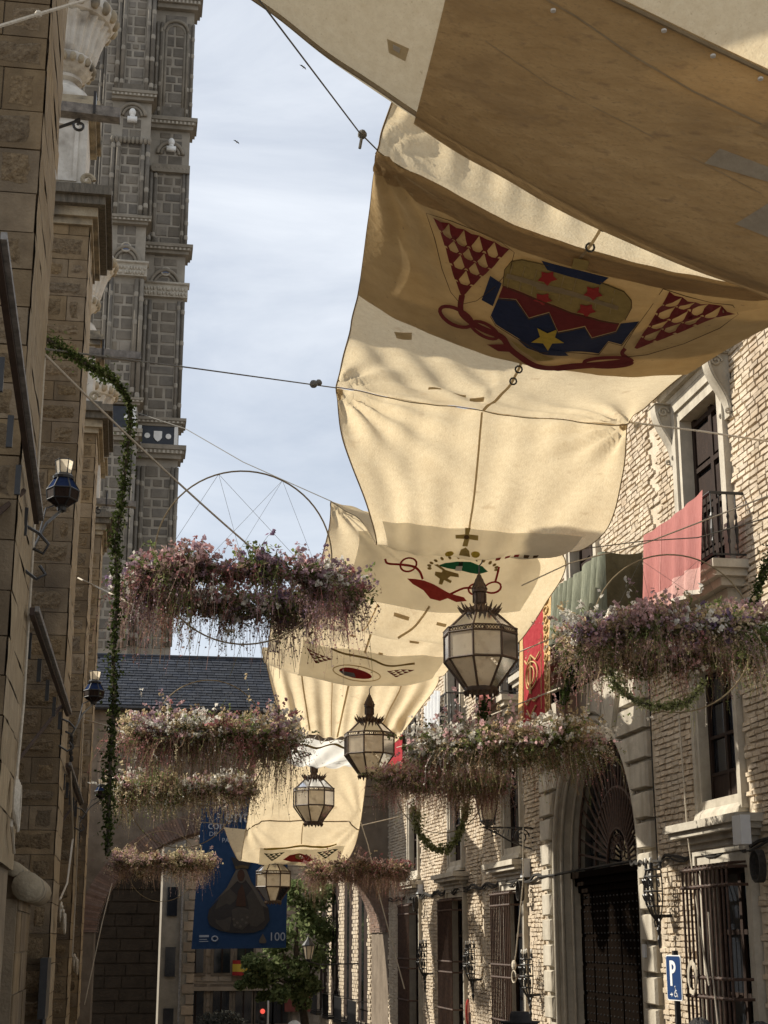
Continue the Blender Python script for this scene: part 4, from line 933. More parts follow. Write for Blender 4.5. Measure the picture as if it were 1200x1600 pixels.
for y, z in ((22.82, 1.62), (37.55, 1.7), (51.6, 1.7)):
    b = MB(); b.box(XW - .56 if y < 25 else XW - .2, XW - .40 if y < 25 else XW - .03, y - .17, y + .17, z - .2, z + .24); jb = tag(obj('junction_box', b, M['box']), {22.82: 'grey junction box at the right frame edge above the barred window', 37.55: 'grey junction box on the brick left of the portal', 51.6: 'small grey junction box farthest along the brick wall'}[y], 'junction box', 'junction boxes on the brick wall')
    coil = MB()
    for k in range(7): coil.tube([(XW - .2 - .02 * k, y + .12 * math.cos(t) * (1 + .1 * k) - .05, z - .52 + .24 * math.sin(t)) for t in np.linspace(0, 2 * PI, 14)], .014, 5, False)
    obj('cable_loop', coil, M['wire'], jb)

# ------------------------------------------------------------------ brick house beyond the arch on the right
fh = thing('far_brick_house', 'narrow-looking brick house front with tall dark balcony windows just beyond the arch', 'house', (XW + 2, 72, -6))
fb = MB(); fb.box(XW + .05, XW + 3, 62.7, 80, -6.5, 8); fho = obj('wall', fb, M['mortar'], fh)
sgl = []
z = -5; row = 0
while z < 4.5:
    y = 62.8 + (.2 if row % 2 else 0)
    while y < 79.5:
        wi = ((y - 62.8) % 4.3)
        if not (.7 < wi < 3.3 and ((-3.2 < z < 3.5) or z < -4.2)):
            j = random.uniform(.0, .03); sgl.append([(XW - j, y, z), (XW - j, y + .36, z), (XW - j - .0, y + .36, z + .13), (XW - j, y, z + .13)])
        y += .4
    z += .155; row += 1
obj('brickwork', np.array(sgl)[:, ::-1], M['brick'], fho, kind='stuff')
for k in range(4):
    y = 62.8 + 4.3 * k + 2.0
    o = obj('window', MB().box(XW - .02, XW + .04, y - 1.25, y + 1.25, -3.3, 3.4), M['oldwood'], fh); obj('pane', MB().box(XW - .03, XW - .021, y - .3, y + .3, -3.1, 3.2), M['glassdark'], o)
    b = MB(); b.box(XW - .5, XW + .02, y - 1.2, y + 1.2, -3.42, -3.3)
    for zz in (-2.35, -3.25): b.tube([(XW, y - 1.15, zz), (XW - .46, y - 1.15, zz), (XW - .46, y + 1.15, zz), (XW, y + 1.15, zz)], .02, 5)
    for q in np.arange(-1.1, 1.15, .11): b.tube([(XW - .46, y + q, -3.3), (XW - .46, y + q, -2.35)], .012, 4)
    obj('balcony', b, M['iron'], fh)

# ================================================================== awnings
def bez(p0, p1, p2, p3, t):
    return 0.5 * ((2 * p1) + (-p0 + p2) * t + (2 * p0 - 5 * p1 + 4 * p2 - p3) * t * t + (-p0 + 3 * p1 - 3 * p2 + p3) * t ** 3)
class Sheet:
    """a cloth hung between cables: rows of (left, middle, right) points, smooth in both directions"""
    def __init__(s, rows, wr=None):
        s.rows = [[np.array(qY(x, y, Y)) for x, y in pts] for Y, *pts in rows]; s.n = len(rows); s.wr = wr
        s._g = None
    def row(s, k, u):
        k = max(0, min(s.n - 1, k)); a, b, c = s.rows[k]
        return a * (2 * (u - .5) * (u - 1)) + b * (4 * u * (1 - u)) + c * (2 * u * (u - .5))
    def raw(s, u, v):
        k = int(min(max(math.floor(v), 0), s.n - 2)); t = v - k
        p1, p2 = s.row(k, u), s.row(k + 1, u); p0 = s.row(k - 1, u) if k > 0 else 2 * p1 - p2; p3 = s.row(k + 2, u) if k + 2 < s.n else 2 * p2 - p1
        return bez(p0, p1, p2, p3, t)
    def nrm(s, u, v):
        e = 2e-3; n = np.cross(s.raw(u + e, v) - s.raw(u - e, v), s.raw(u, v + e) - s.raw(u, v - e)); n /= np.linalg.norm(n) + 1e-12
        return n if n[2] < 0 else -n
    pulls = ()                                       # cable ends: creases fan out from each (v of the cable, strength)
    def crease(s, u, v):
        d = 0.0
        for vc, k in s.pulls:
            for uc in (0.0, 1.0):
                du, dv = (u - uc) * 4.4, (v - vc) * 1.5; r = math.hypot(du, dv)
                if r < 3.2: d += k * .055 * math.exp(-r * .8) * min(1, r * 2.5) * math.sin(math.atan2(dv, abs(du) + .02) * 15 + uc * 2)
        return d + .005 * math.sin(u * 53 + 3 * math.sin(v * 2.1)) * math.sin(v * 4.3 + u * 9) + .011 * max(0, math.sin(u * 13 + v * 2.2 + 2 * math.sin(v * 1.1))) ** 8
    def at(s, u, v, off=0.0):
        p = s.raw(u, v); d = off + (s.wr(u, v) if s.wr else 0.0) + s.crease(u, v)
        return p + s.nrm(u, v) * d if d else p
    def inv(s, x, y):
        if s._g is None:
            s._uv = np.array([(u, v) for v in np.linspace(0, s.vmax, int(s.vmax * 10) + 1) for u in np.linspace(0, 1, 25)]); s._g = np.array([proj(s.raw(u, v)) for u, v in s._uv])
        t = np.array([x, y], float); u, v = s._uv[int(((s._g - t) ** 2).sum(1).argmin())]
        for _ in range(8):
            p = proj(s.raw(u, v)); e = 1e-3
            if abs(p - t).max() < .05: break
            J = np.stack([(proj(s.raw(u + e, v)) - p) / e, (proj(s.raw(u, v + e)) - p) / e], 1)
            try: d = np.linalg.solve(J, t - p)
            except Exception: break
            m = max(abs(d[0]) / .08, abs(d[1]) / .3, 1.0); u += d[0] / m; v += d[1] / m
            u = min(max(u, 0.001), .999); v = min(max(v, 0.0), s.vmax)
        return u, v
    vmax = 9
def awning(name_label, sheet, nu=60, nvper=14, cut=None, group='canvas awnings over the street', hemw=.010):
    r = thing('canvas_awning', name_label, 'awning', tuple(sheet.raw(.5, 0)), group)
    mb = MB(); nv = int((sheet.n - 1) * nvper); mb.grid(lambda u, v: sheet.at(u, v * (sheet.n - 1)), nu, nv)
    obj('canvas', mb, M['canvas'], r, smooth=True)
    for u in (0.0, 1.0): obj('hem', MB().tube([sheet.at(u, v) for v in np.linspace(0, sheet.n - 1, nv + 1)], hemw, 5), M['hem'], r)
    return r
def seams(r, sheet, us, v0, v1, off=.006, w=.0028):
    for u0 in us:
        mb = MB(); n = int((v1 - v0) * 14)
        mb.grid(lambda a, b: sheet.at(u0 + (a - .5) * 2 * w, v0 + (v1 - v0) * b, off), 1, n); obj('seam', mb, M['seam'], r)
def sub(r, sheet, nm, m, u0, u1, v0, v1, off, nu=40, nv=30, vtop=None):
    mb = MB()
    def fn(a, b):
        u = u0 + (u1 - u0) * a; w0 = vtop(u) if vtop else v0; return sheet.at(u, w0 + (v1 - w0) * b, off)
    mb.grid(fn, nu, nv); return obj(nm, mb, M[m], r, smooth=True)
def applique(r, sheet, nm, m, poly, off=.03, step=9, close=True, parent=None):
    """a cut felt shape sewn to the cloth: outline given as surveyed image points on that sheet"""
    p = [np.array(q, float) for q in poly]; pts = []
    for i in range(len(p)):
        a, b = p[i], p[(i + 1) % len(p)]; k = max(1, int(np.linalg.norm(b - a) / step))
        for j in range(k): pts.append(a + (b - a) * j / k)
    nb = len(pts); x0, y0 = np.min(pts, 0); x1, y1 = np.max(pts, 0)
    def inside(q):
        c = False
        for i in range(nb):
            a, b = pts[i], pts[i - 1]
            if (a[1] > q[1]) != (b[1] > q[1]) and q[0] < (b[0] - a[0]) * (q[1] - a[1]) / (b[1] - a[1]) + a[0]: c = not c
        return c
    extra = []; PA = np.array(pts)
    for yy in np.arange(y0 + step / 2, y1, step):
        for xx in np.arange(x0 + step / 2, x1, step):
            q = np.array([xx, yy])
            if inside(q) and ((PA - q) ** 2).sum(1).min() > (step * .45) ** 2: extra.append(q)
    allp = [Vector((float(q[0]), float(q[1]))) for q in pts + extra]
    vo, _, fo, *_ = delaunay_2d_cdt(allp, [(i, (i + 1) % nb) for i in range(nb)], [], 1, 1e-5)
    mb = MB(); mb.add([sheet.at(*sheet.inv(q[0], q[1]), off) for q in vo], [tuple(f) for f in fo])
    return obj(nm, mb, M[m], parent or r)
def ribbon_px(pts, w):                               # outline of a cord from its centre line
    pts = [np.array(q, float) for q in pts]; l, rr = [], []
    for i in range(len(pts)):
        t = pts[min(i + 1, len(pts) - 1)] - pts[max(i - 1, 0)]; t /= np.linalg.norm(t) + 1e-9; n = np.array([-t[1], t[0]]); l.append(pts[i] + n * w / 2); rr.append(pts[i] - n * w / 2)
    return l, rr
def cord(r, sheet, nm, m, pts, w, off=.034, closed=False):
    if closed: pts = list(pts) + [pts[0]]
    l, rr = ribbon_px(pts, w); mb = MB(); n = len(pts)
    mb.add([sheet.at(*sheet.inv(*q), off) for q in l + rr], [(i, i + 1, n + i + 1, n + i) for i in range(n - 1)]); return obj(nm, mb, M[m], r)
def ell(cx, cy, a, b, n=20, rot=0, t0=0, t1=2 * PI): return [(cx + a * math.cos(t) * math.cos(rot) - b * math.sin(t) * math.sin(rot), cy + a * math.cos(t) * math.sin(rot) + b * math.sin(t) * math.cos(rot)) for t in np.linspace(t0, t1, n, endpoint=(t1 - t0) < 6.2)]
def smoothpts(pts, k=6):
    P = [np.array(p, float) for p in pts]; out = []
    for i in range(len(P) - 1):
        p0 = P[i - 1] if i else 2 * P[0] - P[1]; p3 = P[i + 2] if i + 2 < len(P) else 2 * P[-1] - P[-2]
        for j in range(k): out.append(bez(p0, P[i], P[i + 1], p3, j / k))
    out.append(P[-1]); return out
def tassels(r, sheet, m, A, B, C, rows, off=.034, s=1.0, lines=True):
    """the triangle of tassels beside the arms: A, B ends of the wide row, C the tip"""
    A, B, C = map(lambda q: np.array(q, float), (A, B, C)); ax = C - (A + B) / 2
    hgt = np.linalg.norm(ax); ax /= hgt; wid = np.linalg.norm(B - A); dr = (B - A) / wid
    node = {}
    for k in range(rows):
        n = rows - k
        for i in range(n):
            f = (k + .35) / (rows + .35); a = A + (C - A) * f; b = B + (C - B) * f; q = a + (b - a) * ((i + .5) / n); node[k, i] = q
            w = wid / rows * .40 * s; h = hgt / rows * .52 * s
            pts = [q - ax * h * .9 - dr * w, q - ax * h * .75 , q - ax * h * .9 + dr * w, q - ax * h * .1 + dr * w * .55, q + dr * w * .2 + ax * h * .45, q - dr * w * .2 + ax * h * .45, q - ax * h * .1 - dr * w * .55]
            applique(r, sheet, 'tassel', m, pts, off, step=max(5, w))
    if lines:
        for (k, i), q in node.items():
            for d in (0, -1):
                t = node.get((k + 1, i + d))
                if t is not None: cord(r, sheet, 'tassel_cord', m, [q + ax * 2, (q + t) / 2, t], max(1.3, wid * .018), off)
def wr_fold(n, amp, seed, v0=0.0):
    ph = random.Random(seed); L_ = [(ph.uniform(.5, 1.5) * n, ph.uniform(0, 6.3), ph.uniform(.3, 1)) for _ in range(5)]
    return lambda u, v: amp * sum(a * math.sin(f * u * 2 * PI / 1.0 + p + .5 * math.sin(v * 1.3)) for f, p, a in L_) / 2.5

# A: nearest awning, its lined underside fills the top right of the view
shA = Sheet([(7.6, (330, -760), (930, -560), (1720, -330)), (9.4, (285, -390), (900, -170), (1620, 100)), (11.2, (225, -165), (800, 252), (1430, 500)), (12.0, (215, -190), (800, 215), (1430, 460)), (13.2, (215, -230), (800, 120), (1430, 390))], wr_fold(5, .012, 3))
aA = awning('nearest cream awning with a large brown lining at the top right corner', shA, 80, 20)
shA.vmax = 2.0
uA, vA = shA.inv(690, 0); u1_, v1_ = shA.inv(985, 2); u2_, v2_ = shA.inv(1195, 103)
vt = lambda u: v1_ + (v2_ - v1_) * (u - u1_) / (u2_ - u1_) + .10 * max(0, (u1_ - u)) * 0
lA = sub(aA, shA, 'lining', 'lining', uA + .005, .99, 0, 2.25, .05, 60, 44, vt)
hb = MB(); hb.tube([shA.at(u, vt(u) + .01, .07) for u in np.linspace(uA, .99, 50)], .02, 6); obj('lining_hem', hb, M['hem'], lA)
hb = MB(); hb.tube([shA.at(u, 2.06, .03) for u in np.linspace(.0, 1, 80)], .02, 6); obj('hem', hb, M['hem'], aA)
for (x, y) in ((868, 2), (1040, 33), (1116, 72), (1190, 108)):
    u, v = shA.inv(x, y); c = shA.at(u, v + .02, .075); b = MB(); b.lathe([(.004, -.012), (.022, -.012), (.022, .004), (.004, .004)], 10, tuple(c)); obj('grommet', b, M['white'], lA)
cord(aA, shA, 'seam', 'hem', [(840, -12), (900, 22), (985, 82), (1080, 138), (1190, 192), (1260, 222)], 3.0, .058)
cord(aA, shA, 'seam', 'hem', [(760, 60), (860, 130), (1000, 200), (1190, 300)], 1.2, .058)
applique(aA, shA, 'patch', 'patch', [(605, 60), (640, 75), (634, 95), (608, 82)], .012); applique(aA, shA, 'patch', 'panel', [(615, 68), (627, 74), (625, 82), (615, 76)], .018, 4)
applique(aA, shA, 'patch', 'greypatch', [(1124, 229), (1210, 262), (1222, 288), (1100, 252)], .056, 20); applique(aA, shA, 'patch', 'greypatch', [(1148, 346), (1200, 314), (1228, 326), (1228, 378)], .056, 20); applique(aA, shA, 'patch', 'lining', [(1176, 205), (1200, 180), (1230, 190), (1215, 220)], .06, 12)

# B: the awning with the large blue and gold arms
shB = Sheet([(12.6, (640, 95), (945, 235), (1400, 365)), (14.5, (590, 235), (930, 395), (1345, 450)), (16.2, (574, 345), (850, 480), (1192, 512)), (18.2, (560, 457), (795, 560), (1075, 583)), (19.7, (543, 535), (768, 612), (1022, 626)), (21.0, (525, 605), (752, 640), (980, 660))], lambda u, v: (.06 * math.sin(u * 58 + 2 * math.sin(u * 11)) + .035 * math.sin(u * 97 + 1)) * max(0, 1 - v) * min(1, 3 * v + .4) + .02 * math.sin(u * 17 + v * 2) * (1 if v > 3 else .4) + (.03 * math.sin(u * 30 - v * 7) if v > 3 and u < .5 else 0) * min(1, 2 * (v - 3)) * min(1, 2 * (5 - v)))
shB.pulls = ((1.0, 1.0), (5.0, 1.3)); shB.vmax = 5.0
aB = awning('awning with large blue, gold and red arms between two maroon tassel triangles', shB, 90, 16)
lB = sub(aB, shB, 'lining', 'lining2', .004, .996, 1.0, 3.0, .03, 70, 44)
b = MB(); b.tube([shB.at(u, 1.0, .02) for u in np.linspace(0, 1, 70)], .022, 6); obj('cable_sleeve', b, M['hem'], aB)
sub(aB, shB, 'cable_sleeve', 'lining', .004, .996, .94, 1.22, .045, 70, 4)
b = MB(); b.tube([shB.at(u, 5.0, .012) for u in np.linspace(0, 1, 60)], .008, 6); obj('cable_sleeve', b, M['hem'], aB)
Zm = lambda pts: [(640 + x * .46667, 300 + y * .46667) for x, y in pts]
oB = .055
tassels(aB, shB, 'maroon', *Zm([(80, 75), (345, 192), (178, 360)]), 5, oB, 1.2); tassels(aB, shB, 'maroon', *Zm([(852, 322), (1085, 398), (725, 535)]), 5, oB, 1.2)
for tri in ([(65, 55), (355, 190), (178, 362)], [(850, 308), (1100, 397), (720, 540)]): cord(aB, shB, 'outline', 'brownfelt', smoothpts(Zm(tri + [tri[0]]), 4), 1.0, oB)
cord(aB, shB, 'cord', 'maroon', smoothpts(Zm([(182, 330), (176, 370), (185, 400), (235, 440), (310, 470), (340, 510), (400, 556), (470, 577), (560, 572), (680, 560), (745, 552)])), 9, oB)
cord(aB, shB, 'cord', 'maroon', Zm(ell(160, 405, 58, 28, 20, .45)), 6, oB + .004, True); cord(aB, shB, 'cord', 'maroon', Zm(ell(255, 448, 50, 20, 18, .45)), 5, oB + .004, True); cord(aB, shB, 'cord', 'maroon', Zm(ell(665, 556, 82, 15, 24, -.05)), 5, oB + .004, True); cord(aB, shB, 'cord', 'maroon', smoothpts(Zm([(745, 552), (712, 530), (722, 512)])), 6, oB)
A_ = lambda nm, m, pts, o_=oB: applique(aB, shB, nm, m, Zm(pts), o_, 12)
A_('fishtail', 'maroon', [(262, 497), (320, 495), (345, 520), (300, 518)])
A_('blue_bar', 'navy', [(446, 213), (540, 238), (670, 270), (640, 294), (540, 272), (464, 248)], oB + .012)
A_('gold_field', 'gold', [(318, 296), (325, 240), (345, 218), (380, 213), (470, 232), (540, 250), (640, 285), (720, 315), (745, 340), (746, 365), (722, 408), (706, 418), (640, 408), (545, 386), (430, 340)])
A_('cross_stem', 'gold', [(556, 198), (606, 210), (598, 240), (585, 244), (545, 238)], oB + .018)
A_('red_zigzag', 'maroon', [(300, 345), (318, 297), (430, 341), (545, 387), (640, 409), (704, 419), (692, 448), (612, 470), (590, 428), (500, 448), (470, 388), (402, 410), (360, 348)])
A_('blue_field', 'navy', [(300, 346), (359, 350), (402, 412), (470, 391), (500, 451), (589, 431), (611, 473), (692, 450), (708, 420), (770, 416), (710, 500), (666, 488), (634, 530), (545, 520), (440, 520), (372, 478), (292, 430), (275, 402)])
A_('blue_scroll', 'navy', [(276, 264), (314, 290), (282, 372), (245, 350)]); A_('blue_scroll', 'navy', [(360, 474), (470, 508), (520, 515), (534, 534), (450, 526), (395, 505)], oB + .006)
A_('gold_scroll', 'gold', [(340, 480), (395, 508), (450, 530), (490, 545), (430, 550), (375, 515)])
def star(cx, cy, r, n=5, k=.45, sy=.7, rot=0.3): return [(cx + (r if i % 2 == 0 else r * k) * math.cos(PI * i / n + rot), cy + sy * (r if i % 2 == 0 else r * k) * math.sin(PI * i / n + rot)) for i in range(2 * n)]
A_('gold_star', 'yellow', star(465, 472, 58), oB + .009)
for cx, cy in ((465, 274), (617, 321), (450, 340), (594, 378)): A_('red_star', 'scarlet', star(cx, cy, 34, 5, .6), oB + .009)
for pts in ([(430, 300), (560, 330), (700, 372)], [(330, 262), (450, 300), (520, 318)]): cord(aB, shB, 'pale_band', 'patch', smoothpts(Zm(pts)), 7, oB + .004)
for q_ in ([(318, 297), (430, 341), (545, 387), (640, 409), (704, 419)], [(300, 346), (359, 350), (402, 412), (470, 391), (500, 451), (589, 431), (611, 473), (692, 450), (708, 420)], [(318, 296), (325, 240), (345, 218), (380, 213), (470, 232)], [(640, 285), (720, 315), (745, 340), (746, 365), (722, 408)], [(275, 402), (292, 430), (372, 478), (440, 520), (545, 520), (634, 530)], [(634, 530), (666, 488), (710, 500), (770, 416)]):
    cord(aB, shB, 'stitching', 'brownfelt', Zm(q_), 1.2, oB + .014)
for x_ in (350, 390, 430, 520, 560, 640, 690): cord(aB, shB, 'stitching', 'patch', Zm([(x_, 225 + (x_ - 330) * .24), (x_ - 12, 265 + (x_ - 330) * .26), (x_ - 18, 300 + (x_ - 330) * .25)]), 1.0, oB + .006)
cord(aB, shB, 'ring_rope', 'patch', smoothpts([(953, 325), (940, 352), (925, 376), (905, 400)]), 5, .05)
cord(aB, shB, 'ring_rope', 'patch', smoothpts([(815, 563), (808, 580), (790, 610), (755, 640)]), 4, .02)
for (x, y) in ((945, 346), (924, 378), (812, 568), (803, 588)):
    c = shB.at(*shB.inv(x, y), .07); b = MB(); b.tube([c + .045 * (RGT * math.cos(t) + UPV * math.sin(t)) for t in np.linspace(0, 2 * PI, 11)[:-1]], .013, 5, True); obj('ring', b, M['iron'], aB)
for q in ([(617, 516), (644, 519), (644, 529), (620, 528)], [(670, 604), (690, 607), (689, 611), (669, 608)], [(709, 611), (729, 614), (728, 618), (708, 615)], [(735, 619), (757, 621), (756, 625), (734, 623)]): applique(aB, shB, 'patch', 'patch', q, .012, 6)

# C: the pale panel with the cross
shC = Sheet([(21.0, (525, 605), (752, 640), (980, 660)), (22.2, (536, 690), (748, 728), (973, 745)), (23.4, (575, 795), (742, 812), (948, 826)), (24.0, (588, 850), (735, 871), (897, 864)), (25.3, (560, 812), (700, 840), (850, 838)), (27.0, (517, 783), (660, 815), (800, 815))], lambda u, v: .02 * math.sin(u * 21 + v * 3) * min(1, v) + .012 * math.sin(u * 47 + v))
shC.pulls = ((0.0, 1.6),); shC.vmax = 3.0
aC = awning('sunlit cream awning with a pale panel, cross and red tassel row', shC, 70, 16)
pC = sub(aC, shC, 'pale_panel', 'panel', .06, .93, 2.20, 3.18, .02, 40, 20); None
cord(aC, shC, 'ring_rope', 'patch', smoothpts([(753, 642), (748, 700), (741, 770), (733, 826)]), 3.2, .03); None
Zc = lambda pts: [(540 + x * .3, 780 + y * .3) for x, y in pts]
applique(aC, shC, 'cross', 'gold', Zc([(622, 146), (652, 148), (642, 182), (690, 186), (688, 212), (644, 208), (634, 246), (608, 244), (618, 206), (572, 202), (570, 182), (622, 182)]), .034, 6)
applique(aC, shC, 'cross_boss', 'brownfelt', Zc(ell(630, 196, 14, 12, 12)), .042, 4)
for x in (540, 675): applique(aC, shC, 'gold_ball', 'yellow', Zc(ell(x, 278, 23, 14, 16)), .034, 6)
applique(aC, shC, 'gold_crown', 'gold', Zc([(590, 290), (600, 262), (625, 250), (642, 265), (648, 290)]), .036, 6)
for i, x in enumerate((190, 240, 290, 343, 395)): applique(aC, shC, 'tassel', 'scarlet' if i > 1 else 'brownfelt', Zc([(x - 12, 268 + i * 5), (x + 12, 270 + i * 5), (x + 10, 283 + i * 3), (x - 10, 281 + i * 3)]), .034, 5)
for i, x in enumerate((795, 845, 893, 943, 990)): applique(aC, shC, 'tassel', 'scarlet' if i < 3 else 'brownfelt', Zc([(x - 14, 292 - i * 2), (x + 14, 290 - i * 2), (x + 6, 305 - i * 3), (x - 18, 307 - i * 3)]), .034, 5)
applique(aC, shC, 'patch', 'patch', [(521, 606), (536, 607), (536, 622), (523, 621)], .012, 6); applique(aC, shC, 'patch', 'patch', [(967, 660), (979, 661), (978, 673), (968, 672)], .012, 6)

# D
shD = Sheet([(27.0, (517, 783), (660, 815), (800, 815)), (28.3, (512, 835), (690, 880), (882, 872)), (29.4, (490, 905), (665, 950), (852, 945)), (30.1, (455, 960), (635, 1000), (800, 1012)), (31.5, (440, 940), (610, 965), (770, 980)), (33.0, (425, 925), (585, 945), (740, 960))], lambda u, v: .025 * math.sin(u * 19 + v * 2) * min(1, v))
shD.pulls = ((0.0, 1.5),); shD.vmax = 3.0
aD = awning('cream awning behind the first lantern with red hat and green arms', shD, 60, 14)
sub(aD, shD, 'pale_panel', 'panel', .14, .90, .55, 2.05, .02, 40, 24)
D_ = lambda nm, m, pts, o_=.034, st=6: applique(aD, shD, nm, m, Zc(pts), o_, st)
D_('green_field', 'green', [(480, 346), (520, 330), (580, 318), (650, 316), (710, 335), (740, 368), (690, 376), (600, 360), (530, 356)])
D_('dark_bar', 'darkgreen', [(590, 318), (612, 316), (606, 344), (586, 344)], .04); D_('label', 'white', [(575, 340), (608, 336), (602, 360), (568, 362)], .044)
D_('gold_cross', 'gold', [(460, 338), (480, 335), (520, 362), (586, 374), (588, 392), (545, 390), (530, 402), (552, 412), (545, 424), (512, 412), (502, 436), (484, 434), (490, 408), (464, 392), (468, 374), (500, 376), (505, 366)], .05)
D_('red_hat', 'red', [(320, 407), (360, 412), (410, 422), (460, 440), (545, 480), (615, 503), (630, 523), (575, 528), (530, 505), (490, 520), (440, 510), (405, 470), (350, 440)])
for pts in ([(208, 295), (222, 318), (290, 328), (350, 345), (385, 375), (402, 415)], [(545, 482), (580, 465), (620, 452), (670, 456)], [(797, 345), (790, 385), (780, 425)]): cord(aD, shD, 'cord', 'scarlet', smoothpts(Zc(pts)), 3.5, .036)
for q in (ell(328, 332, 42, 36, 20), ell(680, 460, 42, 32, 20), ell(765, 457, 44, 28, 20, -.2)): cord(aD, shD, 'cord', 'scarlet', Zc(q), 3, .04, True)
for i in range(14):
    t = i / 13; a = PI * (1.05 - 1.1 * t); D_('gold_leaf', 'gold', ell(610 + 175 * math.cos(a), 352 - 58 * math.sin(a), 12, 8, 7, t * 3), .036, 8)
cord(aD, shD, 'ring_rope', 'patch', smoothpts([(671, 945), (660, 962), (645, 980), (622, 994)]), 3.5, .02)
for q in ([(616, 957), (640, 963), (638, 969), (615, 963)], [(683, 971), (698, 975), (696, 980), (681, 976)]): applique(aD, shD, 'patch', 'patch', q, .012, 6)

# E
shE = Sheet([(33.0, (425, 925), (585, 945), (740, 960)), (34.6, (422, 980), (575, 1012), (722, 1018)), (35.7, (418, 1018), (565, 1052), (703, 1045)), (36.3, (414, 1036), (560, 1070), (690, 1056)), (38.0, (410, 1018), (545, 1040), (672, 1036)), (39.5, (411, 1012), (535, 1025), (670, 1030))], lambda u, v: .02 * math.sin(u * 19 + v * 2) * min(1, v))
shE.pulls = ((0.0, 1.5),); shE.vmax = 3.0
aE = awning('cream awning with pale panel, red oval arms and maroon tassels above the second lantern', shE, 56, 12)
sub(aE, shE, 'pale_panel', 'panel', .17, .92, 1.12, 3.1, .02, 36, 20)
Ze = lambda pts: [(400 + x * .26667, 960 + y * .26667) for x, y in pts]
tassels(aE, shE, 'maroon', *Ze([(290, 190), (455, 258), (350, 285)]), 4, .036, 1.25, False); tassels(aE, shE, 'maroon', *Ze([(760, 325), (932, 320), (815, 372)]), 4, .036, 1.25, False)
applique(aE, shE, 'red_oval', 'scarlet', Ze(ell(583, 338, 97, 27, 22, .16)), .036, 6); applique(aE, shE, 'grey_field', 'greyfelt', Ze([(485, 325), (575, 335), (585, 358), (520, 352)]), .042, 6)
cord(aE, shE, 'gold_wreath', 'patch', Ze(ell(590, 338, 140, 42, 26, .14)), 1.6, .036, True)
cord(aE, shE, 'gold_scroll', 'gold', smoothpts(Ze([(440, 185), (520, 225), (600, 245), (690, 258), (770, 290), (850, 292), (930, 285)])), 3, .036)
cord(aE, shE, 'ring_rope', 'patch', smoothpts([(580, 988), (575, 1004), (570, 1020)]), 3.2, .03)
for q in ([(547, 989), (557, 991), (556, 994), (546, 992)], [(592, 1018), (599, 1019), (598, 1022), (591, 1021)], [(640, 1000), (655, 1001), (654, 1004), (640, 1003)]): applique(aE, shE, 'patch', 'patch', q, .012, 6)

# F: deeply pleated cloth laced to a short panel
shF = Sheet([(39.5, (411, 1012), (535, 1025), (670, 1030)), (40.8, (418, 1046), (545, 1062), (686, 1066)), (42.0, (432, 1100), (540, 1108), (654, 1115)), (43.0, (449, 1147), (535, 1152), (622, 1159))], lambda u, v: (.05 * math.sin(u * 34 + 3 * math.sin(u * 7)) + .03 * math.sin(u * 61)) * min(1, v * .6))
shF.pulls = ((3.0, 1.0),); shF.vmax = 3.0
aF = awning('pleated cream awning laced to a short panel behind the second lantern', shF, 110, 14)
seams(aF, shF, (.4, .8), .2, 2.95); seams(aD, shD, (.3, .7), 2.1, 2.95)
cord(aF, shF, 'ring_rope', 'patch', smoothpts([(546, 1064), (538, 1100), (527, 1148)]), 3, .05); cord(aF, shF, 'ring_rope', 'patch', smoothpts([(471, 1048), (475, 1080), (484, 1140)]), 2.5, .05)
shF2 = Sheet([(43.15, (452, 1155), (532, 1158), (615, 1165)), (44.0, (455, 1180), (520, 1183), (590, 1184)), (44.6, (460, 1195), (508, 1199), (565, 1195)), (46.0, (440, 1180), (500, 1185), (560, 1182)), (47.0, (410, 1150), (490, 1158), (575, 1162))], lambda u, v: .04 * math.sin(u * 23 + v * 3))
shF2.vmax = 2.0
mb = MB(); mb.grid(lambda u, v: shF2.at(u, v * 4), 40, 48); obj('laced_panel', mb, M['panel'], aF, smooth=True)
lace = MB(); pts = []
for i in range(23): u = i / 22; pts.append(shF.at(u, 2.97, .03) if i % 2 == 0 else shF2.at(u, .1, .03))
lace.tube(pts, .018, 5); obj('lacing', lace, M['rope'], aF)
tassels(aF, shF2, 'darkgreen', (457, 1172), (489, 1176), (470, 1184), 4, .03, 1.3, False); tassels(aF, shF2, 'darkgreen', (540, 1176), (572, 1172), (556, 1186), 4, .03, 1.3, False)
cord(aF, shF2, 'gold_scroll', 'gold', smoothpts([(465, 1162), (490, 1166), (520, 1163), (545, 1167)]), 3, .03)

# G: the last awning
shG = Sheet([(47.0, (410, 1150), (490, 1158), (575, 1162)), (48.4, (397, 1205), (485, 1210), (573, 1212)), (50.0, (386, 1283), (475, 1281), (564, 1282)), (51.2, (379, 1325), (468, 1332), (554, 1322)), (51.8, (375, 1346), (465, 1351), (540, 1344)), (52.2, (362, 1325), (460, 1338), (530, 1332)), (52.8, (350, 1292), (450, 1300), (525, 1300))], lambda u, v: .02 * math.sin(u * 17 + v))
shG.pulls = ((2.0, 1.2),); shG.vmax = 4.0
aG = awning('last cream awning hanging before the blue banner, small red arms at its foot', shG, 50, 12)
b = MB(); b.tube([shG.at(u, 2.0 + .28 * max(0, abs(u - .5) - .38) / .12, .03) for u in np.linspace(0, 1, 40)], .02, 6); obj('cable_sleeve', b, M['hem'], aG)
sub(aG, shG, 'pale_panel', 'panel', .15, .90, 2.86, 4.05, .02, 30, 16)
tassels(aG, shG, 'darkgreen', (411, 1333), (446, 1331), (424, 1345), 4, .034, 1.3, False); tassels(aG, shG, 'darkgreen', (494, 1330), (529, 1327), (508, 1343), 4, .034, 1.3, False)
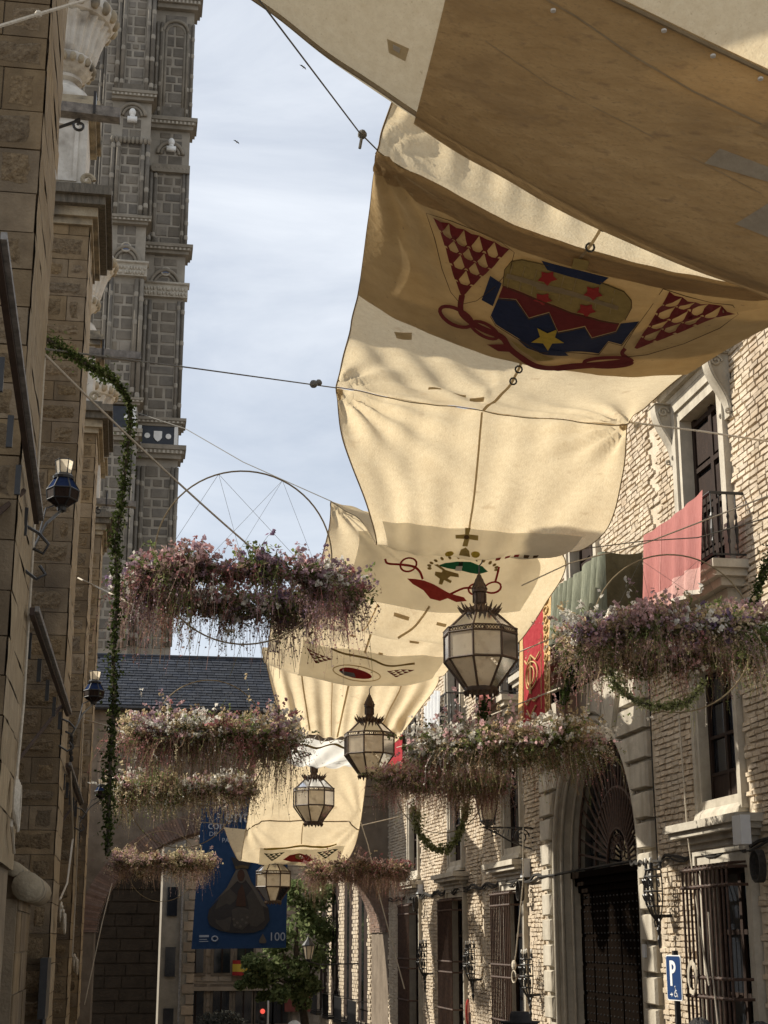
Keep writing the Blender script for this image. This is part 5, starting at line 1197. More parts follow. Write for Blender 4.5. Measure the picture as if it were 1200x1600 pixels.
applique(aG, shG, 'red_oval', 'scarlet', [(442, 1342), (452, 1336), (468, 1333), (482, 1335), (491, 1341), (478, 1346), (455, 1346)], .034, 5); applique(aG, shG, 'gold_boss', 'gold', ell(467, 1338, 6, 4, 9), .04, 4)
cord(aG, shG, 'gold_scroll', 'yellow', smoothpts([(412, 1325), (440, 1324), (470, 1321), (500, 1322), (526, 1319)]), 3, .034)
cord(aG, shG, 'ring_rope', 'patch', smoothpts([(474, 1285), (472, 1300), (471, 1318)]), 1.5, .03)

# ================================================================== big glazed lanterns hung on the street's centre line
LT = Tpl()
R8 = lambda r, k, z, o=PI / 8: (r * math.cos(o + k * PI / 4), r * math.sin(o + k * PI / 4), z)
tiers = [(.60, -.0, .0), (.60, 0, 0)]
zA, zB, zC, zD = 0.80, 0.50, 0.02, -0.43                # collar, shoulder, waist, foot heights; local origin at the waist
rA, rB, rC, rD = .27, .60, .60, .26
fr = MB()
for k in range(8):
    fr.tube([R8(rA, k, zA), R8(rB, k, zB), R8(rC, k, zC), R8(rD, k, zD)], .021, 5)
    for r_, z_ in ((rA, zA), (rC, zC), (rD, zD)): fr.tube([R8(r_, k, z_), R8(r_, k + 1, z_)], .023, 5)
    for z_ in (zB + .02, zB - .065): fr.tube([R8(rB + .01, k, z_), R8(rB + .01, k + 1, z_)], .016, 5)
fi = LT.add('frame', fr, M['bronze'])
lat = MB()
for k in range(8):
    a, b = np.array(R8(rB + .01, k, zB)), np.array(R8(rB + .01, k + 1, zB))
    for j in range(9):
        p0, p1 = a + (b - a) * j / 9, a + (b - a) * (j + 1) / 9
        lat.tube([p0 + np.array([0, 0, -.06]), p1 + np.array([0, 0, .015])], .007, 4); lat.tube([p0 + np.array([0, 0, .015]), p1 + np.array([0, 0, -.06])], .007, 4)
LT.add('lattice_band', lat, M['bronze'], fi)
for (ra, za, rb_, zb_) in ((rA, zA, rB, zB), (rB, zB - .065, rC, zC), (rC, zC, rD, zD)):
    for k in range(8):
        p = [np.array(R8(ra, k, za)), np.array(R8(ra, k + 1, za)), np.array(R8(rb_, k + 1, zb_)), np.array(R8(rb_, k, zb_))]
        c = sum(p) / 4; q = MB(); n_ = np.cross(p[1] - p[0], p[2] - p[0]); n_ /= np.linalg.norm(n_)
        q.add([x * .995 + c * .005 - 0 * n_ for x in p], [(0, 1, 2, 3)]); LT.add('pane', q, M['flowerglass'])
cr = MB(); cr.lathe([(.28, zA - .03), (.30, zA), (.25, zA + .05), (.20, zA + .10)], 8)
for k in range(8):
    a = PI / 8 + k * PI / 4; d = np.array([math.cos(a), math.sin(a), 0]); o_ = np.array([0, 0, zA])
    for sw in (-.11, .0, .11):
        dd = np.array([math.cos(a + sw * 2.4), math.sin(a + sw * 2.4), 0]); h = .17 if sw == 0 else .11
        cr.tube([o_ + dd * .26, o_ + dd * .32 + np.array([0, 0, h * .5]), o_ + dd * .37 + np.array([0, 0, h])], [.03, .02, .003], 5)
LT.add('crown', cr, M['bronze'])
spm = MB(); spm.lathe([(.11, zA + .08), (.12, zA + .12), (.09, zA + .15), (.10, zA + .18), (.10, zA + .34), (.125, zA + .36), (.125, zA + .40), (.10, zA + .45), (.06, zA + .56), (.02, zA + .66), (.012, zA + .70)], 12)
for k in range(8): spm.tube([(.105 * math.cos(k * PI / 4), .105 * math.sin(k * PI / 4), zA + .18), (.105 * math.cos(k * PI / 4), .105 * math.sin(k * PI / 4), zA + .34)], .012, 4)
for k in range(10): spm.ball((.12 * math.cos(k * PI / 5), .12 * math.sin(k * PI / 5), zA + .42), .02, 5, 3)
for k in range(4): spm.tube([(.11 * math.cos(k * PI / 2) * (1 - j / 6), .11 * math.sin(k * PI / 2) * (1 - j / 6), zA + .44 + j * .04 + (.015 if j % 2 else 0)) for j in range(6)], .012, 4)
LT.add('spire', spm, M['bronze'])
ft = MB(); ft.lathe([(.26, zD + .02), (.28, zD), (.27, zD - .05), (.20, zD - .07), (.05, zD - .08)], 16)
for k in range(16):
    a = 2 * PI * k / 16; ft.tube([(.265 * math.cos(a), .265 * math.sin(a), zD - .04), (.255 * math.cos(a), .255 * math.sin(a), zD - .09), (.25 * math.cos(a), .25 * math.sin(a), zD - (.14 if k % 2 else .11))], [.03, .022, .003], 5)
LT.add('foot_crown', ft, M['bronze'])
hk = MB(); hk.tube([(0, 0, zA + .68), (0, 0, zA + .80), (.05, 0, zA + .86), (.06, 0, zA + .93), (0, 0, zA + .99), (-.05, 0, zA + .93), (-.03, 0, zA + .88)], .011, 5); hk.tube([(0, 0, zA + .97), (0, 0, zA + 1.35)], .008, 5); LT.add('hook', hk, M['iron'])
lampm = MB(); lampm.tube([(0, 0, zA), (0, 0, .3)], .015, 5); lampm.ball((0, 0, .24), .07, 8, 6); LT.add('lamp_holder', lampm, M['bulb'])
for (x, yw, Y, lab) in ((751, 1035, 24.0, 'largest glazed lantern, hanging in front of the red hat emblem'), (577, 1181, 36.3, 'second largest glazed lantern, under the red oval emblem awning'), (490, 1261, 44.6, 'third glazed lantern, before the last awning and its rope'), (427, 1387, 52.0, 'smallest glazed lantern, in front of the blue banner')):
    p = qY(x, yw, Y); LT.place('glazed_lantern', tuple(p), lab, 'lantern', 'octagonal lanterns hung under the awnings', rotz=random.uniform(-.12, .12))

# ================================================================== flower rings and ivy
SP = {'mauve': (.39, .27, .31), 'pink': (.60, .40, .40), 'rose': (.42, .19, .19), 'white': (.74, .71, .64), 'cream': (.66, .57, .38), 'green': (.20, .24, .09), 'straw': (.50, .40, .25), 'brown': (.27, .17, .11), 'purple': (.27, .19, .28), 'dusty': (.42, .29, .26), 'dark': (.15, .085, .08)}
def strands(n, R, up, seed, hang, wide, species, drips):
    """dried stems rooted on a ring in clumps of one kind: some stand up and out, most arch over and hang; florets and leaves along them"""
    r = np.random.default_rng(seed); nv = lambda a: a / (np.linalg.norm(a, axis=-1, keepdims=True) + 1e-9)
    C = 64; cl = np.arange(C) * 2 * PI / C + r.normal(size=C) * .07; cs = r.integers(0, len(species), C); cd = r.integers(0, len(drips), C); cup = r.uniform(.55, 1.5, C); cdn = r.uniform(.3, 1.35, C); ct = r.normal(size=C) * .06; cz = r.normal(size=C) * .07
    k = r.integers(0, C, n); ph = cl[k] + r.normal(size=n) * .08
    o = np.stack([np.cos(ph), np.sin(ph), 0 * ph], 1); tg = np.stack([-np.sin(ph), np.cos(ph), 0 * ph], 1); zz = np.array([0, 0, 1.0])
    root = o * (R + ct[k] + r.normal(size=n) * .075)[:, None] + zz * (cz[k] + r.normal(size=n) * .05)[:, None]
    rise = r.random(n) < up; c = lambda lo, hi: r.uniform(lo, hi, (n, 1))
    L_ = c(.07, .33) * wide * cup[k][:, None] * np.where(r.random((n, 1)) < .035, 1.8, 1); d = nv(o * c(-.8, 1.2) + tg * (r.normal(size=(n, 1)) * .55) + zz * c(.3, 1.1))
    U = np.stack([root, root + d * L_ * .4, root + d * L_ * .75 - zz * L_ * .03, root + d * L_ - zz * .14 * L_], 1)
    H_ = hang * c(.15, 1.0) * cdn[k][:, None] * np.where(r.random((n, 1)) < .06, 1.35, 1); e = o * c(-.5, 1.2) + tg * r.normal(size=(n, 1)) * .5; s = c(.04, .26) * wide; wv = r.normal(size=(n, 3)) * .03
    D = np.stack([root, root + e * s + zz * (.05 - H_ * .10), root + e * s * 1.35 - zz * H_ * .5 + wv, root + e * s * 1.4 + r.normal(size=(n, 3)) * .035 - zz * H_], 1)
    P = np.where(rise[:, None, None], U, D)
    spc = np.array([SP[x] for x in species]); drc = np.array([SP[x] for x in drips])
    base = np.where(rise[:, None], spc[cs[k]], drc[cd[k]]); sw = r.random(n) < .22; base[sw] = spc[r.integers(0, len(species), sw.sum())]
    base = base * r.uniform(.7, 1.25, (n, 1))
    stem = np.where(rise[:, None], np.array([.13, .14, .055]), .5 * base + .5 * np.array([.22, .155, .10])) * r.uniform(.7, 1.4, (n, 1))
    w = c(.002, .0042); sd = nv(tg * c(.3, 1) + o * r.normal(size=(n, 1)) * .6 + zz * .05) * w
    segs = np.concatenate([np.stack([P[:, q] - sd, P[:, q] + sd, P[:, q + 1] + sd * .7, P[:, q + 1] - sd * .7], 1) for q in range(3)]); segc = np.concatenate([stem] * 3)
    K = 10; i = np.repeat(np.arange(n), K); m = n * K; ri = rise[i]
    t = np.where(ri, 1 - r.random(m) ** 1.6 * .55, r.uniform(.1, 1.0, m)) * 2.999; q = t.astype(int); f = (t - q)[:, None]
    big = (np.array([1.25 if x in ('white', 'pink') else 1.0 for x in species])[cs[k]])[i]
    ce = P[i, q] + (P[i, q + 1] - P[i, q]) * f + r.normal(size=(m, 3)) * np.where(ri, .017, .011)[:, None]
    a = nv(r.normal(size=(m, 3))); b = nv(np.cross(a, r.normal(size=(m, 3)))); sz = (np.where(ri, r.uniform(.014, .031, m) * big, r.uniform(.007, .021, m) * (1.2 - .5 * t / 3)))[:, None]
    flo = np.stack([ce - a * sz, ce - b * sz * .9, ce + a * sz, ce + b * sz * .9], 1); floc = base[i] * r.uniform(.75, 1.25, (m, 1))
    K = 4; i = np.repeat(np.arange(n), K); m = n * K; ce = P[i, 0] + (P[i, 1] - P[i, 0]) * r.uniform(0, 1.3, (m, 1))
    a = nv(nv(P[i, 1] - P[i, 0]) + r.normal(size=(m, 3)) * .7); b = nv(np.cross(a, r.normal(size=(m, 3)))); sz = r.uniform(.03, .12, (m, 1))
    lef = np.stack([ce, ce + a * sz * .5 - b * (.004 + sz * .06), ce + a * sz, ce + a * sz * .5 + b * (.004 + sz * .06)], 1); lc = np.where(r.random((m, 1)) < .55, np.array([.085, .105, .035]), np.array([.20, .17, .10])) * r.uniform(.6, 1.5, (m, 1))
    return (segs, segc), (flo, floc), (lef, lc)
def flower_ring(lab, x, y, Y, R, n, up, hang, species, drips, hoop=1.0, wide=1.0, tilt=0.0, lean=(0, 0), lift=0.0):
    c = qY(x, y, Y); r = thing('flower_ring', lab, 'flower ring', tuple(c), 'dried-flower rings hung over the street')
    h = MB(); h.tube([(R * math.cos(t), R * math.sin(t), 0) for t in np.linspace(0, 2 * PI, 49)[:-1]], .022, 6, True); o = obj('ring_frame', h, M['rust'], r, loc=tuple(c))
    if hoop:
        a_ = tilt; h = MB(); h.tube([(hoop * math.cos(t) * math.cos(a_), hoop * math.cos(t) * math.sin(a_), lift + hoop * math.sin(t)) for t in np.linspace(0, 2 * PI, 65)[:-1]], .010, 6, True); obj('hoop', h, M['hoop'], r, loc=tuple(c))
        for q in range(6):
            f = 2 * PI * q / 6 + .3; t_ = PI / 2 + (.35 if q % 2 else -.4); obj('hanging_wire', MB().tube([(R * math.cos(f), R * math.sin(f), 0), (hoop * math.cos(t_) * math.cos(a_), hoop * math.cos(t_) * math.sin(a_), lift + hoop * math.sin(t_))], .0022, 4), M['cable'], r, loc=tuple(c))
    for nm, (g_, col_) in zip(('dry_stems', 'blossoms', 'foliage'), strands(n, R, up, int(x * 7 + y), hang, wide, species, drips)):
        o = obj(nm, mesh(nm, g_, M['plant'], tint=col_), parent=r, loc=tuple(c), kind='stuff')
    r.rotation_euler = (lean[0], lean[1], 0)
    return c
flower_ring('large mauve flower ring with long hanging strands against the sky', 378, 925, 17.4, 1.12, 3300, .48, .62, ['mauve', 'pink', 'mauve', 'dusty', 'white', 'rose', 'purple', 'green'], ['dusty', 'dark', 'green', 'brown', 'mauve', 'rose'], hoop=1.03, wide=1.2, lean=(.03, .03), lift=.42)
flower_ring('white and pink flower ring just below the slate roof', 328, 1160, 26.2, 1.15, 3900, .60, .82, ['white', 'pink', 'white', 'mauve', 'cream', 'rose', 'green', 'straw'], ['dark', 'brown', 'green', 'straw', 'rose', 'dark'], hoop=1.05, wide=1.8, tilt=.3, lean=(.05, .02))
flower_ring('cream flower ring below the white and pink ring on the left', 285, 1240, 31.0, 1.12, 3300, .60, .62, ['cream', 'white', 'straw', 'white', 'green', 'cream', 'pink'], ['straw', 'green', 'brown', 'cream', 'dark'], hoop=1.05, wide=1.2, lean=(.02, -.03))
flower_ring('small dusty beige flower ring in front of the arch', 254, 1353, 46.0, 1.20, 3200, .6, .62, ['straw', 'dusty', 'pink', 'brown', 'cream'], ['straw', 'brown', 'dusty', 'dark'], hoop=1.0, wide=1.2)
flower_ring('big rose flower ring at the right edge before the balconies', 1052, 1012, 19.0, 1.15, 4400, .70, .62, ['pink', 'white', 'straw', 'green', 'straw', 'mauve', 'cream', 'pink', 'green', 'dusty', 'purple'], ['brown', 'rose', 'green', 'straw', 'dusty'], hoop=1.05, wide=1.55, tilt=-.2, lean=(.02, -.02), lift=.2)
flower_ring('white flower ring below the red tapestry near the portal', 797, 1178, 24.4, 1.20, 3900, .68, .58, ['white', 'cream', 'white', 'green', 'straw', 'pink', 'white'], ['brown', 'green', 'rose', 'straw', 'dark'], hoop=0, wide=1.8, lean=(.02, -.05))
flower_ring('pink-beige flower ring above the swag of ivy on the brick wall', 688, 1228, 33.0, 1.12, 3200, .58, .72, ['pink', 'straw', 'dusty', 'cream', 'green', 'rose'], ['dusty', 'brown', 'straw', 'rose'], hoop=1.0, wide=1.3, lean=(.03, .04))
flower_ring('dark shaded flower ring right of the last awning', 558, 1365, 45.3, 1.22, 3200, .48, .66, ['brown', 'dusty', 'dark', 'rose', 'straw'], ['dark', 'brown', 'dusty'], hoop=0, wide=1.3)
def garland(lab, pts, m='ivy', rad=.06, per=420, size=.032, group='ivy garlands', stem=.018):
    pts = smoothpts([np.array(p) for p in pts], 8); r = thing('ivy_garland', lab, 'garland', tuple(pts[0]), group)
    obj('stem', MB().tube(pts, stem, 6), M['bark'], r)
    seg = np.array(pts); ln = np.linalg.norm(np.diff(seg, axis=0), axis=1); cum = np.concatenate([[0], np.cumsum(ln)]); n = int(per * cum[-1])
    def pt():
        t = rng.uniform(0, cum[-1]); i = min(np.searchsorted(cum, t) - 1, len(ln) - 1); i = max(i, 0); f = (t - cum[i]) / (ln[i] + 1e-9); rr = rad * (1 + .6 * math.sin(t * 9) * math.sin(t * 3.7) + .5 * max(0, math.sin(t * 2.3 + 1)) ** 3) * (2.2 if rng.random() < .06 else 1); return seg[i] + (seg[i + 1] - seg[i]) * f + rng.normal(size=3) * rr * .55
    obj('leaves', leaf_quads(max(n, 60), pt, size, .75), M[m], r, kind='stuff'); return r
garland('long dark ivy garland hanging down beside the buttresses on the left', [qY(x, y, Y) for x, y, Y in ((74, 530, 12.9), (105, 552, 13.3), (150, 578, 13.8), (183, 600, 14.4), (203, 640, 14.8), (197, 720, 15), (188, 800, 15), (180, 850, 15), (183, 930, 15), (177, 1020, 15), (178, 1100, 15), (172, 1200, 15), (170, 1270, 15), (168, 1335, 15))], 'ivy', .045, 800, .020)
garland('pale ivy swag hanging below the big rose ring', [qY(x, y, 18.6) for x, y in ((950, 1040), (965, 1072), (1000, 1098), (1040, 1104), (1075, 1096), (1100, 1065))], 'palevy', .05, 900, .024)
garland('short ivy strand hanging left of the big rose ring', [qY(x, y, 19.4) for x, y in ((900, 1010), (893, 1045), (886, 1075), (880, 1100))], 'ivy', .05, 800, .024)
garland('ivy strand at the right frame edge above the big rose ring', [qY(x, y, 18.2) for x, y in ((1215, 850), (1200, 880), (1188, 910), (1176, 945))], 'ivy', .055, 900, .024)
garland('pale ivy swag hanging below the pink-beige ring on the brick wall', [qY(x, y, 33) for x, y in ((648, 1265), (655, 1300), (672, 1322), (690, 1328), (712, 1315), (722, 1290), (732, 1255))], 'palevy', .07, 700, .036)
garland('thin ivy strand hanging below the largest lantern', [qY(x, y, 25) for x, y in ((757, 1095), (754, 1120), (750, 1150))], 'ivy', .05, 700, .03)

# ================================================================== ropes and cables
def rope(lab, pts, r=.012, m='rope', extra=None, cat='rope', nm='rope', sag=0.0):
    P = [np.array(p, float) for p in pts]
    if len(P) == 2 and sag: P = [P[0] + (P[1] - P[0]) * t + np.array([0, 0, -sag * 4 * t * (1 - t)]) for t in np.linspace(0, 1, 15)]
    b = MB(); b.tube(P, r, 6)
    if extra: extra(b)
    return tag(obj(nm, b, M[m]), lab, cat, 'ropes and cables across the street')
anc = qX(70, 545, -0.88)
rope('steel cable from the first buttress to the cross-emblem awning corner', [anc, qY(300, 575, 17), qY(525, 606, 21)], .009, 'cable', lambda b: (b.ball(qY(490, 600, 20.3), .06, 7, 5), b.ball(qY(498, 598, 20.4), .05, 7, 5)), nm='cable')
rope('pale rope slanting from the first buttress down to the mauve flower ring', [anc + np.array([0, 0, -.05]), qY(405, 866, 17.3)], .011, sag=.04)
rope('dark rope running up from the awning corner to the top of the sky', [qY(590, 235, 14.5), qY(560, 205, 13.7), qY(405, 0, 10.2), qY(330, -100, 9)], .008, 'cable', lambda b: (b.ball(qY(566, 210, 13.8), .05, 7, 5), b.tube([qY(566, 210, 13.8), qY(562, 232, 13.8)], .016, 5)), nm='cable')
rope('thin wire from the tower side to the corner of the red hat awning', [qY(200, 640, 36), qY(290, 670, 33), qY(380, 722, 30), qY(517, 783, 27)], .009, 'cable', nm='cable')
rope('rope crossing the top left corner over the buttress', [qY(-30, 50, 8), qY(60, 22, 8.4), qY(135, 0, 8.8), qY(220, -30, 9.2)], .012, 'rope', lambda b: b.ball(qY(60, 22, 8.4), .025, 6, 4))
rope('taut rope from the cross-emblem awning corner to the right frame edge', [qY(985, 660, 20.8), qY(1090, 673, 19.6), qX(1215, 692, 9.7)], .015, 'rope', lambda b: (b.ball(qY(995, 664, 20.7), .05, 7, 5), b.tube([qY(995, 664, 20.7), qY(991, 676, 20.7)], .02, 5)))
rope('pale rope in front of the pink drape rising to the right', [qY(815, 915, 24), qY(890, 880, 23.4), qY(1010, 848, 22.6), qY(1200, 775, 19.6)], .011)
rope('dark cable passing across the pink drape', [qY(905, 858, 24), qY(1010, 845, 22), qY(1090, 840, 21), qY(1210, 806, 19)], .009, 'cable', nm='cable')
rope('pale rope below the green drape', [qY(760, 1040, 26), qY(880, 990, 24.5), qY(945, 965, 23.6)], .011)
rope('pale rope beside the white cloth running to the white flower ring', [qX(620, 1168, 8.0), qX(700, 1145, 7.2), qX(790, 1108, 6.4), qX(875, 1075, 6.3)], .011)
rope('pale rope from the red cloth to the white flower ring', [qX(640, 1174, 8.6), qX(690, 1157, 6.6)], .014)
rope('rope hanging down the brick wall left of the parking sign to the window grille', [qX(1060, 1110, 9.5), qX(1075, 1310, 9.45), qX(1098, 1480, 9.38), qX(1108, 1540, 9.36)], .014, 'rope', lambda b: [b.tube([np.array((9.34, 25.35 + .16 * math.cos(t) * (1 + .12 * k), -.62 + .24 * math.sin(t) + .02 * k)) for t in np.linspace(0, 2 * PI, 15)[:-1]], .013, 5, True) for k in range(4)])
rope('double rope hanging inside the near grille beside the coil', [qX(1107, 1425, 9.36), qX(1113, 1520, 9.36), qX(1122, 1600, 9.36)], .014)
rope('rope with a pulley hanging before the third barred window', [qX(818, 1250, 9.3), qX(817, 1380, 9.3), qX(806, 1490, 9.3), qX(803, 1512, 9.3)], .014, 'rope', lambda b: (b.ball(qX(803, 1508, 9.28), (.06, .12, .12), 8, 5), b.tube([qX(803, 1526, 9.28) + np.array([0, .2 * math.cos(t), .14 * math.sin(t)]) for t in np.linspace(0, 2 * PI, 17)[:-1]], .016, 5, True)))
rope('slack rope from the last awning down the shaded pier', [qY(563, 1283, 50), qY(575, 1320, 50), qY(590, 1390, 50), qY(632, 1545, 50)], .02)
rope('rope from the last awning to the brick wall', [qY(563, 1290, 50), qX(640, 1272, 9.7)], .016)
rope('pale rope down the street edge of the first buttress', [anc + np.array([.0, .05, -.05]), qX(52, 850, -.86), qX(37, 1100, -.86), qX(25, 1225, -.86)], .013, 'rope', lambda b: [b.tube([qX(24, 1250, -.83) + np.array([.0 + .01 * k, .13 * math.cos(t) * (1 - .1 * k), .17 * math.sin(t) - .02 * k]) for t in np.linspace(0, 2 * PI, 15)[:-1]], .012, 5, True) for k in range(4)] + [b.tube([qX(20, 1270, -.84), qX(18, 1290, -.84), qX(22, 1333, -.84)], .012, 5)])
rope('rope from the wall lamp bars ending in a white knot', [qX(110, 1195, -.8), qX(114, 1310, -.8), qX(105, 1380, -.8), qX(94, 1405, -.8)], .014, 'rope', lambda b: [b.tube([qX(95, 1425, -.8) + np.array([.02 * k, .17 * math.cos(t + k), .12 * math.sin(t) - .05 * k]) for t in np.linspace(0, 2 * PI, 13)[:-1]], .016, 5, True) for k in range(4)])
rope('long rope on the third buttress ending in a small pale knot', [qX(130, 1120, -.86), qX(118, 1400, -.86), qX(113, 1495, -.86)], .014, 'rope', lambda b: [b.tube([qX(116, 1503, -.84) + np.array([.02 * k, .17 * math.cos(t + k), .13 * math.sin(t) - .03 * k]) for t in np.linspace(0, 2 * PI, 13)[:-1]], .02, 5, True) for k in range(4)])
rope('short rope from the second buttress to the mauve ring', [qX(122, 903, -.88), qY(178, 930, 18.5), qY(210, 946, 17.5)], .012)
rope('short rope from the third buttress to the white and pink ring', [qX(132, 1125, -.88), qY(200, 1142, 27), qY(250, 1150, 26)], .013)
rope('thin twisted wire under the cream ring on the left', [qY(220, 1268, 30), qY(270, 1276, 30), qY(310, 1284, 30.5), qY(352, 1288, 31)], .008, 'rope')
rope('slanting rope on the dark arch wall at lower left', [qY(175, 1380, 50), qY(160, 1440, 50), qY(132, 1570, 50)], .016)

# ================================================================== lamp bars and wall lanterns on the cathedral
for i, (ya, yb, za, zb, lab) in enumerate(((7.7, 12.2, 3.62, 3.28, 'first brown lamp bar with pale edge at the left frame edge'), (12.3, 20.3, 2.56, 2.86, 'second brown lamp bar with struts between two buttresses'), (21.0, 28.0, 2.28, 2.36, 'third brown lamp bar farther along the buttresses'))):
    t = thing('lamp_bar', lab, 'lamp bar', (-.85, yb, zb), 'lamp bars along the cathedral wall')
    b = MB(); b.hexa([(-.84, ya, za - .06), (-.80, ya, za - .06), (-.80, yb, zb - .06), (-.84, yb, zb - .06), (-.84, ya, za), (-.80, ya, za), (-.80, yb, zb), (-.84, yb, zb)]); obj('beam', b, M['beam'], t)
    b = MB(); b.hexa([(-.80 + .002, ya, za - .03), (-.765, ya, za - .03), (-.765, yb, zb - .03), (-.798, yb, zb - .03), (-.798, ya, za + .012), (-.765, ya, za + .012), (-.765, yb, zb + .012), (-.798, yb, zb + .012)]); obj('pale_edge', b, M['steel'], t)
    b = MB(); b.tube([(-.9, yb - .1, zb - .1), (-.8, yb + .05, zb - .12), (-.72, yb + .08, zb - .2), (-.76, yb + .08, zb - .28), (-.84, yb + .08, zb - .24)], .014, 5); obj('scroll_bracket', b, M['iron'], t); b = MB()
    b.tube([(-.9, yb - .1, zb - .45), (-.8, yb + .05, zb - .5), (-.73, yb + .08, zb - .45), (-.78, yb + .08, zb - .38)], .014, 5); obj('scroll_bracket', b, M['iron'], t); obj('strut', MB().tube([(-.9, yb + .05, zb), (-.9, yb + .05, zb - .9)], .016, 5), M['iron'], t); obj('strut', MB().tube([(-1.3, yb - 2.0, zb - .9), (-.86, yb - 1.0, zb - .07)], .022, 5), M['beam'], t)
    for k in range(5):
        f_ = (k + .5) / 5; yy_, zz_ = ya + (yb - ya) * f_, za + (zb - za) * f_; obj('clip', MB().box(-.9, -.86, yy_, yy_ + .03, zz_ - .3, zz_ - .08), M['iron'], t)
BL = Tpl()
hx = lambda r, k, z: (r * math.cos(k * PI / 3), r * math.sin(k * PI / 3), z)
f = MB()
for k in range(6):
    f.tube([hx(.11, k, .33), hx(.13, k, .24), hx(.25, k, .04), hx(.23, k, -.12), hx(.09, k, -.22)], .012, 5)
    for r_, z_ in ((.13, .24), (.25, .04), (.23, -.12), (.09, -.22)): f.tube([hx(r_, k, z_), hx(r_, k + 1, z_)], .013, 5)
    f.tube([hx(.11, k, .30), hx(.14, k, .52)], .008, 4); f.tube([hx(.14, k, .52), hx(.14, k + 1, .52)], .009, 4)
fi = BL.add('frame', f, M['iron'])
for k in range(6):
    for (ra, za, rb_, zb_, m_) in ((.13, .24, .25, .04, 'blueglass'), (.25, .04, .23, -.12, 'oldwood'), (.23, -.12, .09, -.22, 'oldwood'), (.105, .30, .135, .52, 'flowerglass')):
        q = MB(); q.add([hx(ra, k, za), hx(ra, k + 1, za), hx(rb_, k + 1, zb_), hx(rb_, k, zb_)], [(0, 1, 2, 3)]); BL.add('pane', q, M[m_])
c = MB(); c.lathe([(.16, .22), (.17, .26), (.11, .31)], 12); c.lathe([(.02, -.32), (.07, -.29), (.08, -.24), (.1, -.22)], 10); BL.add('collar', c, M['iron'])
for (x, y, Y, ax, ay, aY, lab) in ((98, 770, 14.5, 45, 870, 13.4, 'blue-glazed wall lantern on a slanting arm, nearest on the left'), (147, 1082, 23, 112, 1150, 21.6, 'dark wall lantern on a slanting arm halfway along the buttresses'), (158, 1238, 31, 124, 1285, 29.2, 'small dark wall lantern beside the ivy garland')):
    p = qY(x, y, Y); r = BL.place('wall_lantern', tuple(p), lab, 'lantern', 'wall lanterns on the cathedral', rotz=0, scale={14.5: .62, 23: .60, 31: .50}[Y])
    a = qY(ax, ay, aY); b = MB(); k_ = 1 / {14.5: .62, 23: .60, 31: .50}[Y]; a = p + (a - p) * k_; b.tube([a - p, (a - p) * .5 + np.array([.0, 0, .0]), np.array([0, 0, -.28])], .024, 6); b.tube([(a - p) * .75, (a - p) * .35 + np.array([-.09, 0, .08]), np.array([-.1, 0, -.2])], .014, 5); b.ball(a - p, .05, 6, 4)
    o = bpy.data.objects.new('arm', mesh('arm', b, M['iron'])); COL.objects.link(o); o.parent = r
    b = MB()
    for q in range(5): b.ball((a - p) + np.array([.02 * (q % 2), 0, -.14 * q - .1]), (.05, .05, .08), 6, 4)
    b.tube([(a - p), (a - p) + np.array([0, 0, -.8])], .02, 5); o = bpy.data.objects.new('fitting', mesh('fitting', b, M['wire'])); COL.objects.link(o); o.parent = r
nb = thing('notice_board', 'tall narrow dark notice board on a post at the lower left', 'notice board', (-.82, 20.0, ground_z(20)))
obj('panel', MB().box(-.95, -.86, 19.6, 20.5, -.9, -.2), M['iron'], nb); obj('post', MB().tube([(-.9, 20.0, ground_z(20)), (-.9, 20.0, -.9)], .04, 8), M['iron'], nb)

# ================================================================== drapes on the balconies
def drape(lab, nm, fn, nu, nv, m, parts=(), group='cloths hung from the balconies'):
    t = thing(nm, lab, 'drape', fn(.5, 0), group); b = MB(); b.grid(fn, nu, nv); obj('cloth', b, M[m], t, smooth=True)
    for pn, f2, n1_, n2_, m2 in parts: b = MB(); b.grid(f2, n1_, n2_); obj(pn, b, M[m2], t, smooth=True)
    return t
def pf(u, v, z0=7.16, z1=5.92, amp=.035, dx=0.0):
    y = 26.15 - 3.05 * u; s = .25 + .75 * v; return (9.13 - dx - amp * 1.6 * s * math.sin(u * 26 + .8 * math.sin(u * 9)) - .06 * v, y, z0 + (z1 - z0) * v - .05 * math.sin(u * PI) * (1 - v) - .04 * math.sin(u * 7) * v)
drape('faded rose-pink drape with a pale hem on the near balcony', 'pink_drape', pf, 60, 12, 'pinkcloth',
      (('pale_hem', lambda u, v: pf(u, 1.0 + .30 * v, dx=.006), 60, 6, 'paleband'), ('fringe', lambda u, v: pf(u, 1.30 + .06 * v, dx=.008), 60, 2, 'fringe'), ('fold', lambda u, v: pf(u, .0 + .9 * v, dx=.012) if False else tuple(np.array(pf(.33 + .004 * u, v, dx=.012))), 1, 8, 'paleband')))
def gf(u, v): y = 28.15 + 3.7 * u; return (8.98 - .17 * (.35 + v) * (abs(math.sin(u * 24 + 1.2 * math.sin(u * 9))) * 1.6 - .8), y, 7.36 - 1.25 * v + .03 * math.sin(u * 9))
def gs(u, v): return (9.02 + .76 * u, 28.12 + .03 * math.sin(u * 8) * v, 7.36 - 1.12 * v - .05 * math.sin(u * PI))
drape('grey-green velvet drape over the corner of the portal balcony', 'green_drape', gf, 90, 10, 'greencloth', (('side_cloth', gs, 12, 8, 'olive'),))
def tf(u, v, dx=0.0): y = 31.9 + 2.9 * u; return (8.98 - dx - .03 * math.sin(u * 11 + v * 2) - .1 * v, y - .1 * v, 7.4 - 2.62 * v)
tp_ = drape('crimson tapestry with gold border and arms hanging from the portal balcony', 'red_tapestry', tf, 30, 24, 'redcloth')
